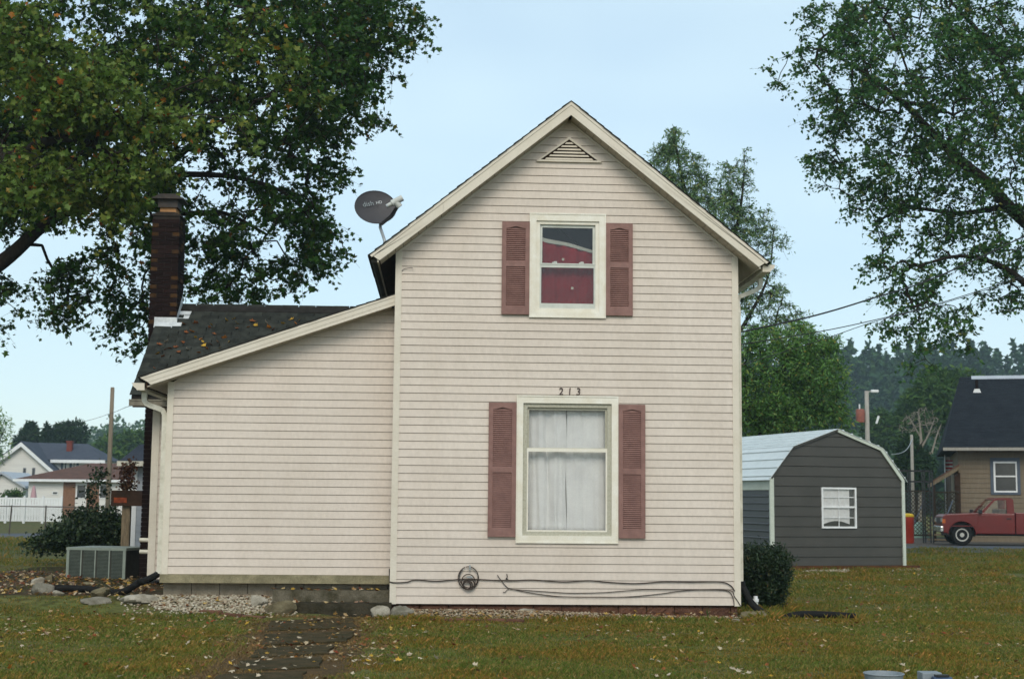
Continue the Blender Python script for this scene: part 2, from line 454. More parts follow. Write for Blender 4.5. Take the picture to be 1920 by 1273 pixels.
mat('maple_right', (1., 1., 1.), (.7, .78, .72), rough=.5, scale=.4, fine=.12, transl=.3, spec=.22,
    isl=[(0, (0.0339, 0.1019, 0.0304)), (.5, (0.0554, 0.1390, 0.0342)), (.85, (0.0801, 0.1668, 0.0379)), (.95, (0.1386, 0.1854, 0.0379)), (1, (0.2002, 0.1854, 0.0379))])
mat('poplar', (1., 1., 1.), (.75, .82, .78), rough=.45, scale=.4, fine=.12, transl=.3, spec=.4,
    isl=[(0, (0.0874, 0.1825, 0.0729)), (.5, (0.1355, 0.2408, 0.0778)), (.9, (0.2184, 0.3042, 0.0972)), (1, (0.3713, 0.3549, 0.0972))])
mat('green_tree', (1., 1., 1.), (.6, .72, .6), rough=.4, scale=.4, fine=.12, transl=.3, spec=.5,
    isl=[(0, (0.0928, 0.2197, 0.0467)), (.5, (0.1590, 0.3190, 0.0642)), (.85, (0.2483, 0.4251, 0.0875)), (.97, (0.3974, 0.4605, 0.0875)), (1, (0.6624, 0.4251, 0.0875))])
mat('conifer_far', (1., 1., 1.), (.7, .8, .8), rough=.8, scale=.05, fine=.1, transl=.1,
    isl=[(0, (0.0252, 0.0612, 0.0240)), (.6, (0.0392, 0.0850, 0.0288)), (1, (0.0616, 0.1122, 0.0312))])
mat('broadleaf_far', (1., 1., 1.), (.7, .8, .7), rough=.8, scale=.06, fine=.1, transl=.15,
    isl=[(0, (0.0329, 0.0780, 0.0185)), (.6, (0.0569, 0.1123, 0.0238)), (1, (0.0949, 0.1482, 0.0343))])
mat('evergreen', (1., 1., 1.), (.6, .7, .6), rough=.7, scale=.5, fine=.1, transl=.15,
    isl=[(0, (0.0132, 0.0338, 0.0110)), (.6, (0.0242, 0.0520, 0.0154)), (1, (0.0440, 0.0780, 0.0220))])
mat('shrub_dark', (1., 1., 1.), (.6, .7, .6), rough=.55, scale=2, fine=.1, transl=.2,
    isl=[(0, (.012, .028, .010)), (.6, (.022, .044, .014)), (.95, (.045, .070, .022)), (1, (.10, .10, .03))])
mat('yew', (1., 1., 1.), (.7, .8, .7), rough=.6, scale=3, fine=.1, transl=.12,
    isl=[(0, (.010, .024, .010)), (.6, (.018, .038, .013)), (.96, (.034, .060, .018)), (1, (.12, .08, .03))])
mat('maroon_leaf', (1., 1., 1.), (.8, .7, .7), rough=.6, scale=3, fine=.1, transl=.2,
    isl=[(0, (.04, .014, .010)), (.6, (.07, .028, .014)), (1, (.10, .06, .02))])
mat('bark', (.040, .032, .024), (.022, .018, .014), rough=.95, scale=6, stretch=(3, 3, 1), fine=.25, bump=1.)
mat('bark_pale', (.27, .24, .20), (.17, .15, .12), rough=.95, scale=6, stretch=(3, 3, 1), fine=.25)
mat('asphalt', (.105, .115, .13), (.08, .088, .10), rough=.95, scale=1.2, fine=.3)
mat('gravel_lane', (.115, .10, .085), (.075, .065, .055), rough=1., scale=2, fine=.5, bump=1.)
mat('hill_green', (.022, .036, .018), (.032, .046, .018), rough=1., scale=.12, fine=.3)
mat('step_stone', (.125, .108, .078), (.050, .044, .026), rough=.95, scale=6, fine=.35, bump=1., bscale=40)
mat('path_soil', (.095, .058, .028), (.050, .036, .016), rough=1., scale=3, fine=.4, bump=1., bscale=40)
mat('step_dark', (.050, .042, .028), (.020, .018, .010), rough=.95, scale=6, fine=.35, bump=1., bscale=40)
mat('rim_metal', (.52, .50, .45), (.44, .42, .38), rough=.45, metal=.0, scale=9)
mat('tub_grey', (.22, .25, .27), (.17, .20, .22), rough=.6, scale=9, fine=.08)
# ------------------------------------------------------------------ the house (house coordinates = world coordinates)
rng = random.Random(7)
LAP = .1143
XA, ZA, SL = 2.411, 7.402, .806             # ridge position and slope of the main gable
XL, XR, XIL, XIR = -.092, 4.895, .0, 4.80   # corner boards, outer and inner edges
ZB, ZBW = .170, .540                        # lowest edge of the siding: gable front, side room
YW = .42                                    # front plane of the side room
WS = .3466                                  # slope of its lean-to roof
zr = lambda x: ZA-SL*abs(x-XA)              # roof surface line of the main gable
zw = lambda x: 4.578+WS*(x+.11)             # roof surface line of the lean-to
house = thing('house', 'cream clapboard gable house with mauve shutters and lower side room', 'house')

def subtract(a, b, holes):
    segs = [(a, b)]
    for h0, h1 in holes:
        nx = []
        for s0, s1 in segs:
            if h1 <= s0 or h0 >= s1: nx.append((s0, s1)); continue
            if h0 > s0: nx.append((s0, h0))
            if h1 < s1: nx.append((h1, s1))
        segs = nx
    return segs
def plank_pieces(z0, z1, xl, xr, openings, yw, ztop_full):
    """Boards of one siding course; xl(z), xr(z) are the ends, openings are (x0,x1,z0,z1)."""
    cuts = sorted({z0, z1, *[z for o in openings for z in (o[2], o[3]) if z0 < z < z1]})
    full = [o for o in openings if o[2] <= z0 and o[3] >= z1]
    groups = {}
    for za, zb in zip(cuts[:-1], cuts[1:]):
        zm = (za+zb)/2
        hol = [(o[0], o[1]) for o in openings if o[2] < zm < o[3]]
        for s0, s1 in subtract(min(xl(za), xl(zb)), max(xr(za), xr(zb)), hol):
            key = 0 if not full else (0 if (s0+s1)/2 < (full[0][0]+full[0][1])/2 else 1)
            groups.setdefault(key, []).append((za, zb, s0, s1))
    out = []
    for g in groups.values():
        mb = MB()
        for za, zb, s0, s1 in g:
            e0 = lambda z: max(s0, xl(z)) if s0 <= xl(min(z1, max(z0, z)))+1e-6 or s0 <= max(xl(za), xl(zb)) else s0
            e1 = lambda z: min(s1, xr(z)) if s1 >= min(xr(za), xr(zb)) else s1
            yf = lambda z: yw-.018+.010*(z-z0)/ztop_full
            zt = min(zb, z0+ztop_full-.0095)
            if za < zt:
                a0, a1, b0, b1 = e0(za), e1(za), e0(zt), e1(zt)
                if a1-a0 < .01: continue
                mb.add([(a0, yf(za), za), (a1, yf(za), za), (b1, yf(zt), zt), (b0, yf(zt), zt)], [(0, 1, 2, 3)])
                if za == z0:
                    mb.add([(a0, yw+.006, za), (a1, yw+.006, za), (a1, yf(za), za), (a0, yf(za), za)], [(0, 1, 2, 3)])
                if zt < zb:
                    c0, c1 = e0(zb), e1(zb)
                    mb.add([(b0, yf(zt), zt), (b1, yf(zt), zt), (b1, yw+.004, zt), (b0, yw+.004, zt)], [(0, 1, 2, 3)])
                    mb.add([(b0, yw+.004, zt), (b1, yw+.004, zt), (c1, yw+.004, zb), (c0, yw+.004, zb)], [(0, 1, 2, 3)])
        if mb.f: out.append(mb)
    return out

OPEN = [(1.895, 2.905, 4.295, 5.722), (1.725, 3.095, 1.085, 3.065)]     # rough openings of the two front windows
# front gable wall: backing sheet, then every siding board
def wall_sheet(name, xl, xr, zlo, ztop, openings, y, parent):
    mb = MB(); zs = sorted({zlo, *[z for o in openings for z in (o[2], o[3])], *ztop})
    for za, zb in zip(zs[:-1], zs[1:]):
        hol = [(o[0]-.004, o[1]+.004) for o in openings if o[2] < (za+zb)/2 < o[3]]
        for s0, s1 in subtract(min(xl(za), xl(zb)), max(xr(za), xr(zb)), hol):
            f0 = (lambda z: max(s0, xl(z))); f1 = (lambda z: min(s1, xr(z)))
            mb.add([(f0(za), y, za), (f1(za), y, za), (f1(zb), y, zb), (f0(zb), y, zb)], [(0, 1, 2, 3)])
            mb.add([(f0(za), y+.08, za), (f0(zb), y+.08, zb), (f1(zb), y+.08, zb), (f1(za), y+.08, za)], [(0, 1, 2, 3)])
    for o in openings:      # jambs
        mb.box(o[0]-.02, o[0]-.002, y+.001, y+.079, o[2], o[3]); mb.box(o[1]+.002, o[1]+.02, y+.001, y+.079, o[2], o[3])
        mb.box(o[0], o[1], y+.001, y+.079, o[3]-.002, o[3]+.016); mb.box(o[0], o[1], y+.001, y+.079, o[2]-.016, o[2]+.002)
    return mb.build(name, 'siding', parent)
gl_ = lambda z: max(XL+.02, XA-(7.19-z)/SL) if z > 5 else XL+.02
gr_ = lambda z: min(XR-.02, XA+(7.19-z)/SL) if z > 5 else XR-.02
front = wall_sheet('front_wall', gl_, gr_, ZB+.004, [5.17, 7.19], OPEN, .008, house)
pl_ = lambda z: max(XIL-.012, gl_(z)); pr_ = lambda z: min(XIR+.012, gr_(z))
k = 0
while ZB+k*LAP < 7.15:
    z0 = ZB+k*LAP; z1 = min(z0+LAP, 7.18)
    for mb in plank_pieces(z0, z1, pl_, pr_, OPEN, 0., LAP):
        mb.build('siding_board', 'siding', front)
    k += 1
# side room front wall
wl_ = lambda z: max(-3.335, -.11+(z-4.43)/WS) if z > 3.2 else -3.335
wr_ = lambda z: -.093
side = wall_sheet('side_room_wall', wl_, wr_, ZBW+.002, [3.27, 4.42], [], YW+.008, house)
sl_ = lambda z: max(-3.285, wl_(z))
k = 0
while ZBW+k*LAP < 4.40:
    z0 = ZBW+k*LAP; z1 = min(z0+LAP, 4.42)
    for mb in plank_pieces(z0, z1, sl_, wr_, [], YW, LAP):
        mb.build('siding_board', 'siding', side)
    k += 1
def lap_wall_x(name, x, y0, y1, z0, ztop, face, parent, mt='siding', step=LAP):
    """A side wall at x = const clad in the same laps (face = -1 looks to -x)."""
    mb = MB(); z = z0
    while z < ztop-.01:
        zt = min(z+step, ztop)
        a, b = x+face*.018, x+face*.008
        mb.add([(x, y0, z), (x, y1, z), (a, y1, z), (a, y0, z)], [(0, 1, 2, 3)])
        mb.add([(a, y0, z), (a, y1, z), (b, y1, zt-.0125), (b, y0, zt-.0125)], [(0, 1, 2, 3)])
        mb.add([(b, y0, zt-.0125), (b, y1, zt-.0125), (x-face*.004, y1, zt-.0125), (x-face*.004, y0, zt-.0125)], [(0, 1, 2, 3)])
        mb.add([(x-face*.004, y0, zt-.0125), (x-face*.004, y1, zt-.0125), (x-face*.004, y1, zt), (x-face*.004, y0, zt)], [(0, 1, 2, 3)])
        z += step
    return mb.build(name, mt, parent)
HD = 7.2                                      # depth of the main block
lap_wall_x('right_wall', XR-.022, .012, HD, ZB, 5.31, 1, house)
lap_wall_x('left_wall', XL+.022, .012, HD, ZB, 5.31, -1, house)
MB().prism([(XL+.02, 0), (XR-.02, 0), (XR-.02, 5.30), (XA, 7.31), (XL+.02, 5.30)], HD, HD+.05).build('back_wall', 'siding', house)
MB().box(XL+.06, XR-.06, .12, HD-.01, .12, .17).box(XL+.06, XR-.06, .12, HD-.01, 3.34, 3.42).build('floor', 'interior', house)
MB().box(.9, .94, .12, HD-.02, .18, 5.6).box(4.0, 4.04, .12, HD-.02, .18, 5.6).build('partition_wall', 'interior', house)
# sloping ceiling inside the upper window
MB().prism([(1.0, 5.55), (3.95, 5.02), (3.95, 5.06), (1.0, 5.59)], .35, 3.2).build('ceiling', 'interior', house)
for nm, x0, x1, yf, za, zb in (('corner_board', XL, XIL, -.024, ZB-.006, 5.185), ('corner_board', XIR, XR, -.024, ZB-.010, 5.185)):
    MB().box(x0, x1, yf, yf+.022, za, zb).box(x0 if x0 < 1 else x1-.022, x0+.022 if x0 < 1 else x1, yf+.022, .09, za, zb).build(nm, 'trim', house)
MB().box(-3.358, -3.268, YW-.024, YW-.002, ZBW-.01, 3.285).box(-3.358, -3.336, YW-.002, YW+.09, ZBW-.01, 3.285).build('corner_board', 'trim', house)
lap_wall_x('side_room_wall', -3.335, YW+.012, 3.0, ZBW, 3.28, -1, house)

# ---- main roof
main_roof = MB()
for s in (-1, 1):
    xe = XA+s*(2.86)
    t = .03
    main_roof.prism([(XA, ZA-t), (XA, ZA-t-.05), (xe, zr(xe)-t-.05), (xe, zr(xe)-t)][::(1 if s < 0 else -1)], -.30, HD+.3)
main_roof = main_roof.build('roof', 'shingle_edge', house)
cover = MB()
nc = 25
for s in (-1, 1):
    for i in range(nc):
        u0, u1 = i/nc*2.885, min((i+1)/nc*2.885+.02, 2.885)     # run measured outwards from the ridge
        y = -.337-rng.random()*.016
        while y < HD+.32:
            y2 = min(y+.9+rng.random()*.3, HD+.33)
            th = .012+rng.random()*.006
            xa, xb = XA+s*u0, XA+s*(u1+rng.uniform(0, .006))
            za, zb_ = ZA-SL*u0-.020, ZA-SL*(u1)-.020
            p = [(xa, y, za+.002), (xb, y, zb_+th), (xb, y2-.004, zb_+th), (xa, y2-.004, za+.002), (xa, y, za-.012), (xb, y, zb_-.010), (xb, y2-.004, zb_-.010), (xa, y2-.004, za-.012)]
            fs = [(0, 1, 2, 3), (7, 6, 5, 4), (0, 4, 5, 1), (1, 5, 6, 2), (2, 6, 7, 3), (3, 7, 4, 0)]
            cover.add(p, fs if s > 0 else [f[::-1] for f in fs])
            y = y2
cv = cover.build('shingle_cover', 'shingle_edge', main_roof); cv['kind'] = 'stuff'
# rake boards: a wide board with a drip strip above it
def rake(s, u0, u1, end):
    """board between runs u0..u1 from the ridge; end: shaped tail"""
    f = lambda u, d: (XA+s*u, ZA-SL*u-d)
    if end: board = [f(u0, .080), f(u0, .230), f(2.722, .212), (XA+s*2.822, zr(XA+s*2.722)-.148), f(2.826, .080)]
    else: board = [f(u0, .080), f(u0, .230), f(u1, .230), f(u1, .080)]
    if s > 0: pass
    else: board = board
    mb = MB().prism(board if s < 0 else board, -.322, -.298)
    return mb.build('rake_board', 'trim', house)
rake(-1, 0, 1.83, 0); rake(-1, 1.832, 2.72, 1); rake(1, 0, 2.72, 1)
for s in (-1, 1):
    f = lambda u, d: (XA+s*u, ZA-SL*u-d)
    MB().prism([f(0, .020), f(0, .083), f(2.832, .078), f(2.868, .020)], -.332, -.296).build('drip_edge', 'trim', house)
    # soffit panels under the overhang
    L = .108; me = MB().prism([(0, 0), (s*L*.94, -SL*L*.94), (s*L*.94, -SL*L*.94+.012), (0, .012)], 0, .285).mesh('soffit_panel', 'soffit')
    for i in range(25):
        x, z = f(.02+i*L, .226); inst('soffit_panel', me, house, (x, -.300, z))
    x0 = XL if s < 0 else XR
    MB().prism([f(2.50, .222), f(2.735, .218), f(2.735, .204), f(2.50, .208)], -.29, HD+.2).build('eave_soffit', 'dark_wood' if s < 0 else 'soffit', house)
    xf = XA+s*2.745
    MB().box(xf-.012, xf+.012, -.292, HD+.25, zr(xf)-.215, zr(xf)-.075).build('eave_fascia', 'trim', house)
    mould = MB().prism([f(.03, .262), f(2.47, .262), f(2.47, .229), f(.03, .229)], -.030, -.010)
    mould.build('frieze_strip', 'trim', house)
# gutters
def gutter(x0, x1, y0, y1, z0, z1, mt, end_mt, out=1, nm='gutter'):
    w = x1-x0; mb = MB()
    # K-shaped cross-section, out = +1 bulges to +x
    pr = [(0, 1), (0, 0), (.62, 0), (.70, .22), (.95, .55), (1, 1)]
    P_ = [((x0+p*w) if out > 0 else (x1-p*w), z0+q*(z1-z0)) for p, q in pr]
    n = len(P_); inner = [(x+(.004 if x < (x0+x1)/2 else -.004), z+(.004 if z < z1 else 0)) for x, z in P_]
    for (a, b), (c, d) in zip(P_[:-1], P_[1:]):
        mb.add([(a, y0, b), (c, y0, d), (c, y1, d), (a, y1, b)], [(0, 1, 2, 3)])
    for (a, b), (c, d) in zip(inner[:-1], inner[1:]):
        mb.add([(a, y0, b), (c, y0, d), (c, y1, d), (a, y1, b)], [(3, 2, 1, 0)])
    mb.box(P_[-1][0]-.012, P_[-1][0]+.004, y0, y1, z1-.012, z1)
    g = mb.build(nm, mt, house)
    ec = MB().prism(P_ if out < 0 else P_, y0-.004, y0-.001).build('end_cap', end_mt, g)
    return g
gutter(5.205, 5.385, -.25, HD+.2, 4.936, 5.040, 'gutter', 'trim', 1)
gutter(-.455, -.345, -.22, HD+.2, 4.985, 5.055, 'dark_gutter', 'dark_gutter', -1)
ds = MB().rtube([(5.30, .33, 4.935), (5.30, .33, 4.84), (5.285, .33, 4.79), (5.24, .33, 4.755), (5.00, .31, 4.655), (4.955, .29, 4.63), (4.94, .27, 4.58), (4.94, .22, 4.40), (4.94, .20, .46)], .062, .085, (0, 1, 0))
ds.build('downspout', 'gutter', house)
# ---- lean-to roof of the side room
wroof = MB().prism([(-3.715, zw(-3.715)-.012), (-3.715, zw(-3.715)-.06), (-.095, zw(-.095)-.06), (-.095, zw(-.095)-.012)], .115, 3.4).build('side_room_roof', 'shingle_edge', house)
sc = MB()
for i in range(26):
    a, b = -3.73+i*.14, min(-3.73+(i+1)*.14+.01, -.094)
    if a > -.2: break
    y = .085-rng.random()*.012
    sc.prism([(a, zw(a)-.014), (b, zw(b)-.016), (b, zw(b)-.002), (a, zw(a)+.006)], y, 3.2)
sc.build('shingle_cover', 'shingle_edge', wroof)
q = lambda x, d: (x, zw(x)-d)
MB().prism([q(-3.700, .018), q(-3.665, .052), q(-.094, .052), q(-.094, .018)], .086, .124).build('drip_edge', 'trim', house)
MB().prism([q(-3.668, .050), q(-3.585, .122), q(-.094, .122), q(-.094, .050)], .094, .122).build('rake_board', 'trim', house)
MB().prism([q(-3.587, .121), q(-3.545, .172), q(-.094, .172), q(-.094, .121)], .099, .122).build('rake_board', 'trim', house)
L = .112; me = MB().prism([(0, 0), (L*.95, L*.95*WS), (L*.95, L*.95*WS+.012), (0, .012)], 0, .29).mesh('soffit_panel', 'soffit')
for i in range(29):
    x = -3.50+i*L+.11
    if x > -.21: break
    inst('soffit_panel', me, house, (x, .124, zw(x)-.172))
MB().box(-3.62, -3.596, .13, 3.0, zw(-3.6)-.20, zw(-3.6)-.06).build('eave_fascia', 'dark_wood', house)
MB().prism([q(-3.60, .185), q(-3.33, .185), q(-3.33, .172), q(-3.60, .172)], .124, 3.0).build('eave_soffit', 'soffit', house)
gutter(-3.812, -3.640, .15, 3.0, 3.139, 3.243, 'gutter', 'trim', -1)
MB().rtube([(-3.70, .46, 3.137), (-3.70, .46, 3.06), (-3.695, .46, 3.01), (-3.665, .46, 2.965), (-3.60, .46, 2.935), (-3.50, .47, 2.905), (-3.435, .48, 2.875), (-3.405, .48, 2.825), (-3.398, .48, 2.75), (-3.396, .48, .62), (-3.41, .48, .545)], .072, .07, (0, 1, 0)).build('downspout', 'gutter', house)
# ---- rear wing with its chimney
XG, YE, ZE, YR, ZR = -4.363, 2.6, 3.247, 4.995, 4.994
PT = (ZR-ZE)/(YR-YE)
rw = MB().prism([(-4.068, .3), (-.1, .3), (-.1, 3.35), (-4.068, 3.35)], 3.012, 3.06)
rw.add([(-4.05, 3.06, .2), (-4.05, 6.9, .2), (-4.05, 6.9, 3.4), (-4.05, YR, 4.75), (-4.05, 3.06, 3.4)], [(0, 1, 2, 3, 4)])
rw = rw.build('rear_wing_wall', 'siding', house)
kk = 0
while .32+kk*LAP < 3.1:
    z0 = .32+kk*LAP
    for mb in plank_pieces(z0, z0+LAP, lambda z: -3.965, lambda z: -3.34, [], 3.0, LAP): mb.build('siding_board', 'siding', rw)
    kk += 1
MB().box(-4.072, -3.955, 2.976, 2.998, .3, 3.2).box(-4.072, -4.052, 2.998, 3.1, .3, 3.2).build('corner_board', 'trim', house)
rroof = MB()
for s in (-1, 1):
    yy = lambda u: YR+s*u
    zz = lambda u: ZR-PT*u
    rroof.prismx([(YR, ZR-.03), (YR, ZR-.11), (yy(2.38), zz(2.38)-.11), (yy(2.38), zz(2.38)-.03)][::s], XG+.02, -.1)
rroof = rroof.build('rear_wing_roof', 'shingle_edge', house)
MB().add([(XG+.012, YE+.02, ZE-.13), (XG+.012, YR, ZR-.13), (XG+.012, YR, ZR-.028), (XG+.012, YE+.02, ZE-.028)], [(0, 1, 2, 3), (3, 2, 1, 0)]).build('rake_board', 'dark_wood', rroof)
# every shingle of the slope that faces the street
expo = .138; sl_len = math.hypot(1, PT); run = expo/sl_len; ang = math.atan(PT)
SH = []
for w in (.30, .305, .295):
    SH.append(MB().box(0, w-.006, 0, expo+.03, -.004, .005).mesh('shingle', 'shingle'))
nrow = int((YR-YE)/run)+1
cand = []
for r_ in range(nrow):
    x = XG-.02+ (r_ % 2)*.15-.15
    while x < -.35:
        y, z = YE-.01+r_*run, ZE-.01+r_*run*PT
        hid = zw(x+.3) - .0
        p = px_of((x+.15, y, z)); 
        # height of the lean-to rake in the same direction of view
        vis = True
        if x > -3.7:
            tt = (.1-CAM[1])/(y-CAM[1]); xx = CAM[0]+(x+.15-CAM[0])*tt; zq = CAM[2]+(z+.1-CAM[2])*tt
            vis = xx < -3.7 or zq > zw(xx)-.02
        cand.append((vis, x, y, z)); x += .302
nv = 0; rest = MB()
for vis, x, y, z in cand:
    x0 = max(x, XG-.012+rng.uniform(-.006, .006))
    if x+.30-x0 < .03: continue
    if vis and nv < 300:
        nv += 1
        o = inst('shingle', SH[nv % 3], rroof, (x0, y, z+.004+rng.uniform(0, .003)), (ang+.012, 0, rng.uniform(-.004, .004)), ((x+.30-x0)/.30, 1, 1))
    else:
        rest.add([(x0, y, z+.002), (x+.296, y, z+.002), (x+.296, y+run*1.2, z+run*1.2*PT-.002), (x0, y+run*1.2, z+run*1.2*PT-.002)], [(0, 1, 2, 3)])
if rest.f: rest.build('shingle_cover', 'shingle', rroof, kind='stuff')
MB().prismx([(YR-.16, ZR-.11), (YR-.16, ZR-.09), (YR, ZR+.022), (YR+.16, ZR-.09), (YR+.16, ZR-.11), (YR, ZR)], XG, -.1).build('ridge_cap', 'shingle_edge', rroof)
gq = MB()
for a, b in (((2.42, 3.06), (2.42, 3.155)), ((2.42, 3.06), (2.56, 3.06)), ((2.56, 3.06), (2.56, 3.155))):
    gq.add([(XG+.02, a[0], a[1]), (-3.35, a[0], a[1]-.01), (-3.35, b[0], b[1]-.01), (XG+.02, b[0], b[1])], [(0, 1, 2, 3)])
gq.box(XG+.02, -3.35, 2.405, 2.42, 3.14, 3.16).add([(XG+.02, 2.42, 3.06), (XG+.02, 2.56, 3.06), (XG+.02, 2.56, 3.155), (XG+.02, 2.42, 3.155)], [(0, 1, 2, 3)])
gq.build('gutter', 'gutter_dirty', house)
MB().box(XG+.02, -3.35, 2.70, 2.72, 3.05, 3.25).build('eave_fascia', 'dark_wood', house)
# chimney
CX0, CX1, CY0, CY1 = -4.51, -4.03, 4.50, 5.10
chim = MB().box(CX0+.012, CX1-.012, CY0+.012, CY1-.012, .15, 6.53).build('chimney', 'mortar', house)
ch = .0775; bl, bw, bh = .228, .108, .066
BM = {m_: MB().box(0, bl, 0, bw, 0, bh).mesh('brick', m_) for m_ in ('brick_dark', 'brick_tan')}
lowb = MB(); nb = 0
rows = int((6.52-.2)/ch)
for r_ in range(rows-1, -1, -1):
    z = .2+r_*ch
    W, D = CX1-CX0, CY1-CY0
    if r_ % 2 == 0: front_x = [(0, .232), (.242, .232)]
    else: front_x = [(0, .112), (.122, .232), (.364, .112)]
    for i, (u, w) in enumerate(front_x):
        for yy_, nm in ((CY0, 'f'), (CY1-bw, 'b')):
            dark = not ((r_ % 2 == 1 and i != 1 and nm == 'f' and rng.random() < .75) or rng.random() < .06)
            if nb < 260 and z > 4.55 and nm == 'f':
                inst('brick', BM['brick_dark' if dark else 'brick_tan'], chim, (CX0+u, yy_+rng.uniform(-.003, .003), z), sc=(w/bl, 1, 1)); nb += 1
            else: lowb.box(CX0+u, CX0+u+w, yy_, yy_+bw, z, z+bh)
    sy = [(.118, .232), (.360, .122)] if r_ % 2 == 0 else [(.118, .118), (.246, .236)]
    for i, (v, l) in enumerate(sy):
        for sd_ in (0, 1):
            xx = CX1-bw if sd_ else CX0
            if nb < 260 and z > 4.55 and sd_:
                o = inst('brick', BM['brick_tan' if rng.random() < .16 else 'brick_dark'], chim, (xx+bw-rng.uniform(0, .003), CY0+v, z), (0, 0, math.pi/2), (l/bl, 1, 1)); nb += 1
            else: lowb.box(xx, xx+bw, CY0+v, CY0+v+l, z, z+bh)
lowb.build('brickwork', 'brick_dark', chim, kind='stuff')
MB().box(CX0-.012, CX1+.012, CY0-.012, CY1+.012, 6.525, 6.56).prism([(CX0+.02, 6.56), (CX1-.02, 6.56), (CX1-.1, 6.60), (CX0+.1, 6.60)], CY0+.02, CY1-.02).build('crown', 'mortar', chim)
MB().box(-4.41, -4.13, CY0+.14, CY1-.14, 6.58, 6.70).build('flue', 'clay', chim)
MB().box(-4.44, -4.10, CY0+.1, CY1-.1, 6.70, 6.84).box(-4.54, -4.0, CY0+.02, CY1-.02, 6.84, 6.865).prism([(-4.53, 6.865), (-4.01, 6.865), (-4.15, 6.93), (-4.39, 6.93)], CY0+.04, CY1-.04).build('rain_cap', 'cap_metal', chim)
roofz = lambda y: ZE+PT*(y-YE)
zf = roofz(CY0)
fl = MB()
fl.add([(CX0+.10, CY0-.006, zf-.04), (CX1+.012, CY0-.006, zf-.04), (CX1+.012, CY0-.006, zf+.10), (CX0+.10, CY0-.006, zf+.10)], [(0, 1, 2, 3)])
fl.add([(CX0+.10, CY0-.008, zf+.012), (CX1+.10, CY0-.008, zf+.012), (CX1+.10, CY0-.15, zf-.10), (CX0+.12, CY0-.15, zf-.10)], [(3, 2, 1, 0)])
fl.add([(CX1+.007, CY0-.006, zf-.02), (CX1+.007, YR, ZR-.02), (CX1+.007, YR, ZR+.22), (CX1+.007, CY0-.006, zf+.13)], [(0, 1, 2, 3)])
fl.add([(CX1+.007, CY0-.15, zf-.10), (CX1+.17, CY0-.15, zf-.10), (CX1+.21, YR, ZR+.012), (CX1+.007, YR, ZR+.012)], [(0, 1, 2, 3)])
fl.build('flashing', 'flashing', chim)
# rear addition glimpsed past the chimney
ra0 = at_y(250, 900, 9.0)[0]
rz1 = float(at_y(255, 866, 9.0)[2])
raw = MB().box(ra0, -1, 9.02, 12.5, .1, rz1).build('rear_addition_wall', 'grey_wall', house)
for i in range(int((rz1-.15)/.15)):
    MB().prism([(ra0-.012, .16+i*.15), (-3.2, .16+i*.15), (-3.2, .16+i*.15+.142), (ra0-.004, .16+i*.15+.142)], 9.0, 9.018).build('siding_board', 'grey_wall', raw)
MB().prismx([(8.72, rz1-.06), (8.72, rz1), (10.7, rz1+.42), (12.8, rz1), (12.8, rz1-.06), (10.7, rz1+.35)], ra0-.25, -1).build('rear_addition_roof', 'slate_roof', house)
MB().box(ra0-.26, -3, 8.62, 8.715, rz1-.09, rz1+.01).build('gutter', 'gutter', house)
MB().box(ra0-.014, ra0+.08, 8.985, 9.0, .1, rz1-.1).build('corner_board', 'white_paint', house)
for py in (1012, 1034):
    c = at_y(276, py, 3.2); MB().tube([(c[0]-.12, 3.2, c[2]), (c[0]+.1, 3.2, c[2])], .035, 10).build('vent_pipe', 'gutter', house)

# ---- windows
def frame(mb, x0, x1, z0, z1, w, y0, y1, wb=None, wt=None):
    wb = wb or w; wt = wt or w
    mb.box(x0, x0+w, y0, y1, z0, z1); mb.box(x1-w, x1, y0, y1, z0, z1)
    mb.box(x0+w, x1-w, y0, y1, z1-wt, z1); mb.box(x0+w, x1-w, y0, y1, z0, z0+wb)
    return mb
# upper window
win = link(bpy.data.objects.new('window', frame(MB(), 1.846, 2.950, 4.256, 5.778, .094, -.036, .012, .075, .108).mesh('window', 'window_paint')), house)
frame(MB(), 1.840, 2.956, 4.250, 5.784, .022, -.044, -.03).build('trim', 'window_paint', win)
frame(MB(), 1.938, 2.858, 4.330, 5.672, .055, -.012, .07, .06, .05).build('frame', 'window_paint', win)
frame(MB(), 1.990, 2.806, 5.000, 5.624, .040, .022, .05, .05, .045).build('sash', 'vinyl_sash', win)
frame(MB(), 1.990, 2.806, 4.388, 5.050, .026, -.004, .024, .075, .062).box(1.99, 2.806, -.012, -.004, 5.03, 5.045).build('sash', 'vinyl_sash', win)
for cx in (2.21, 2.60): MB().box(cx-.035, cx+.035, -.014, .02, 5.051, 5.066).box(cx-.012, cx+.03, -.016, .01, 5.066, 5.076).build('sash_lock', 'vinyl_sash', win)
MB().box(2.026, 2.77, .034, .038, 5.045, 5.582).build('pane', 'glass', win)
MB().box(2.012, 2.784, .008, .012, 4.46, 4.99).build('pane', 'glass', win)
for sx, sz, sy in ((2.335, 5.115, .033), (2.47, 4.69, .0065)):
    MB().lathe([(.020, 0), (.020, .0012)], (sx, sy-.002, sz), 14, 'y').build('sticker', 'hem', win)
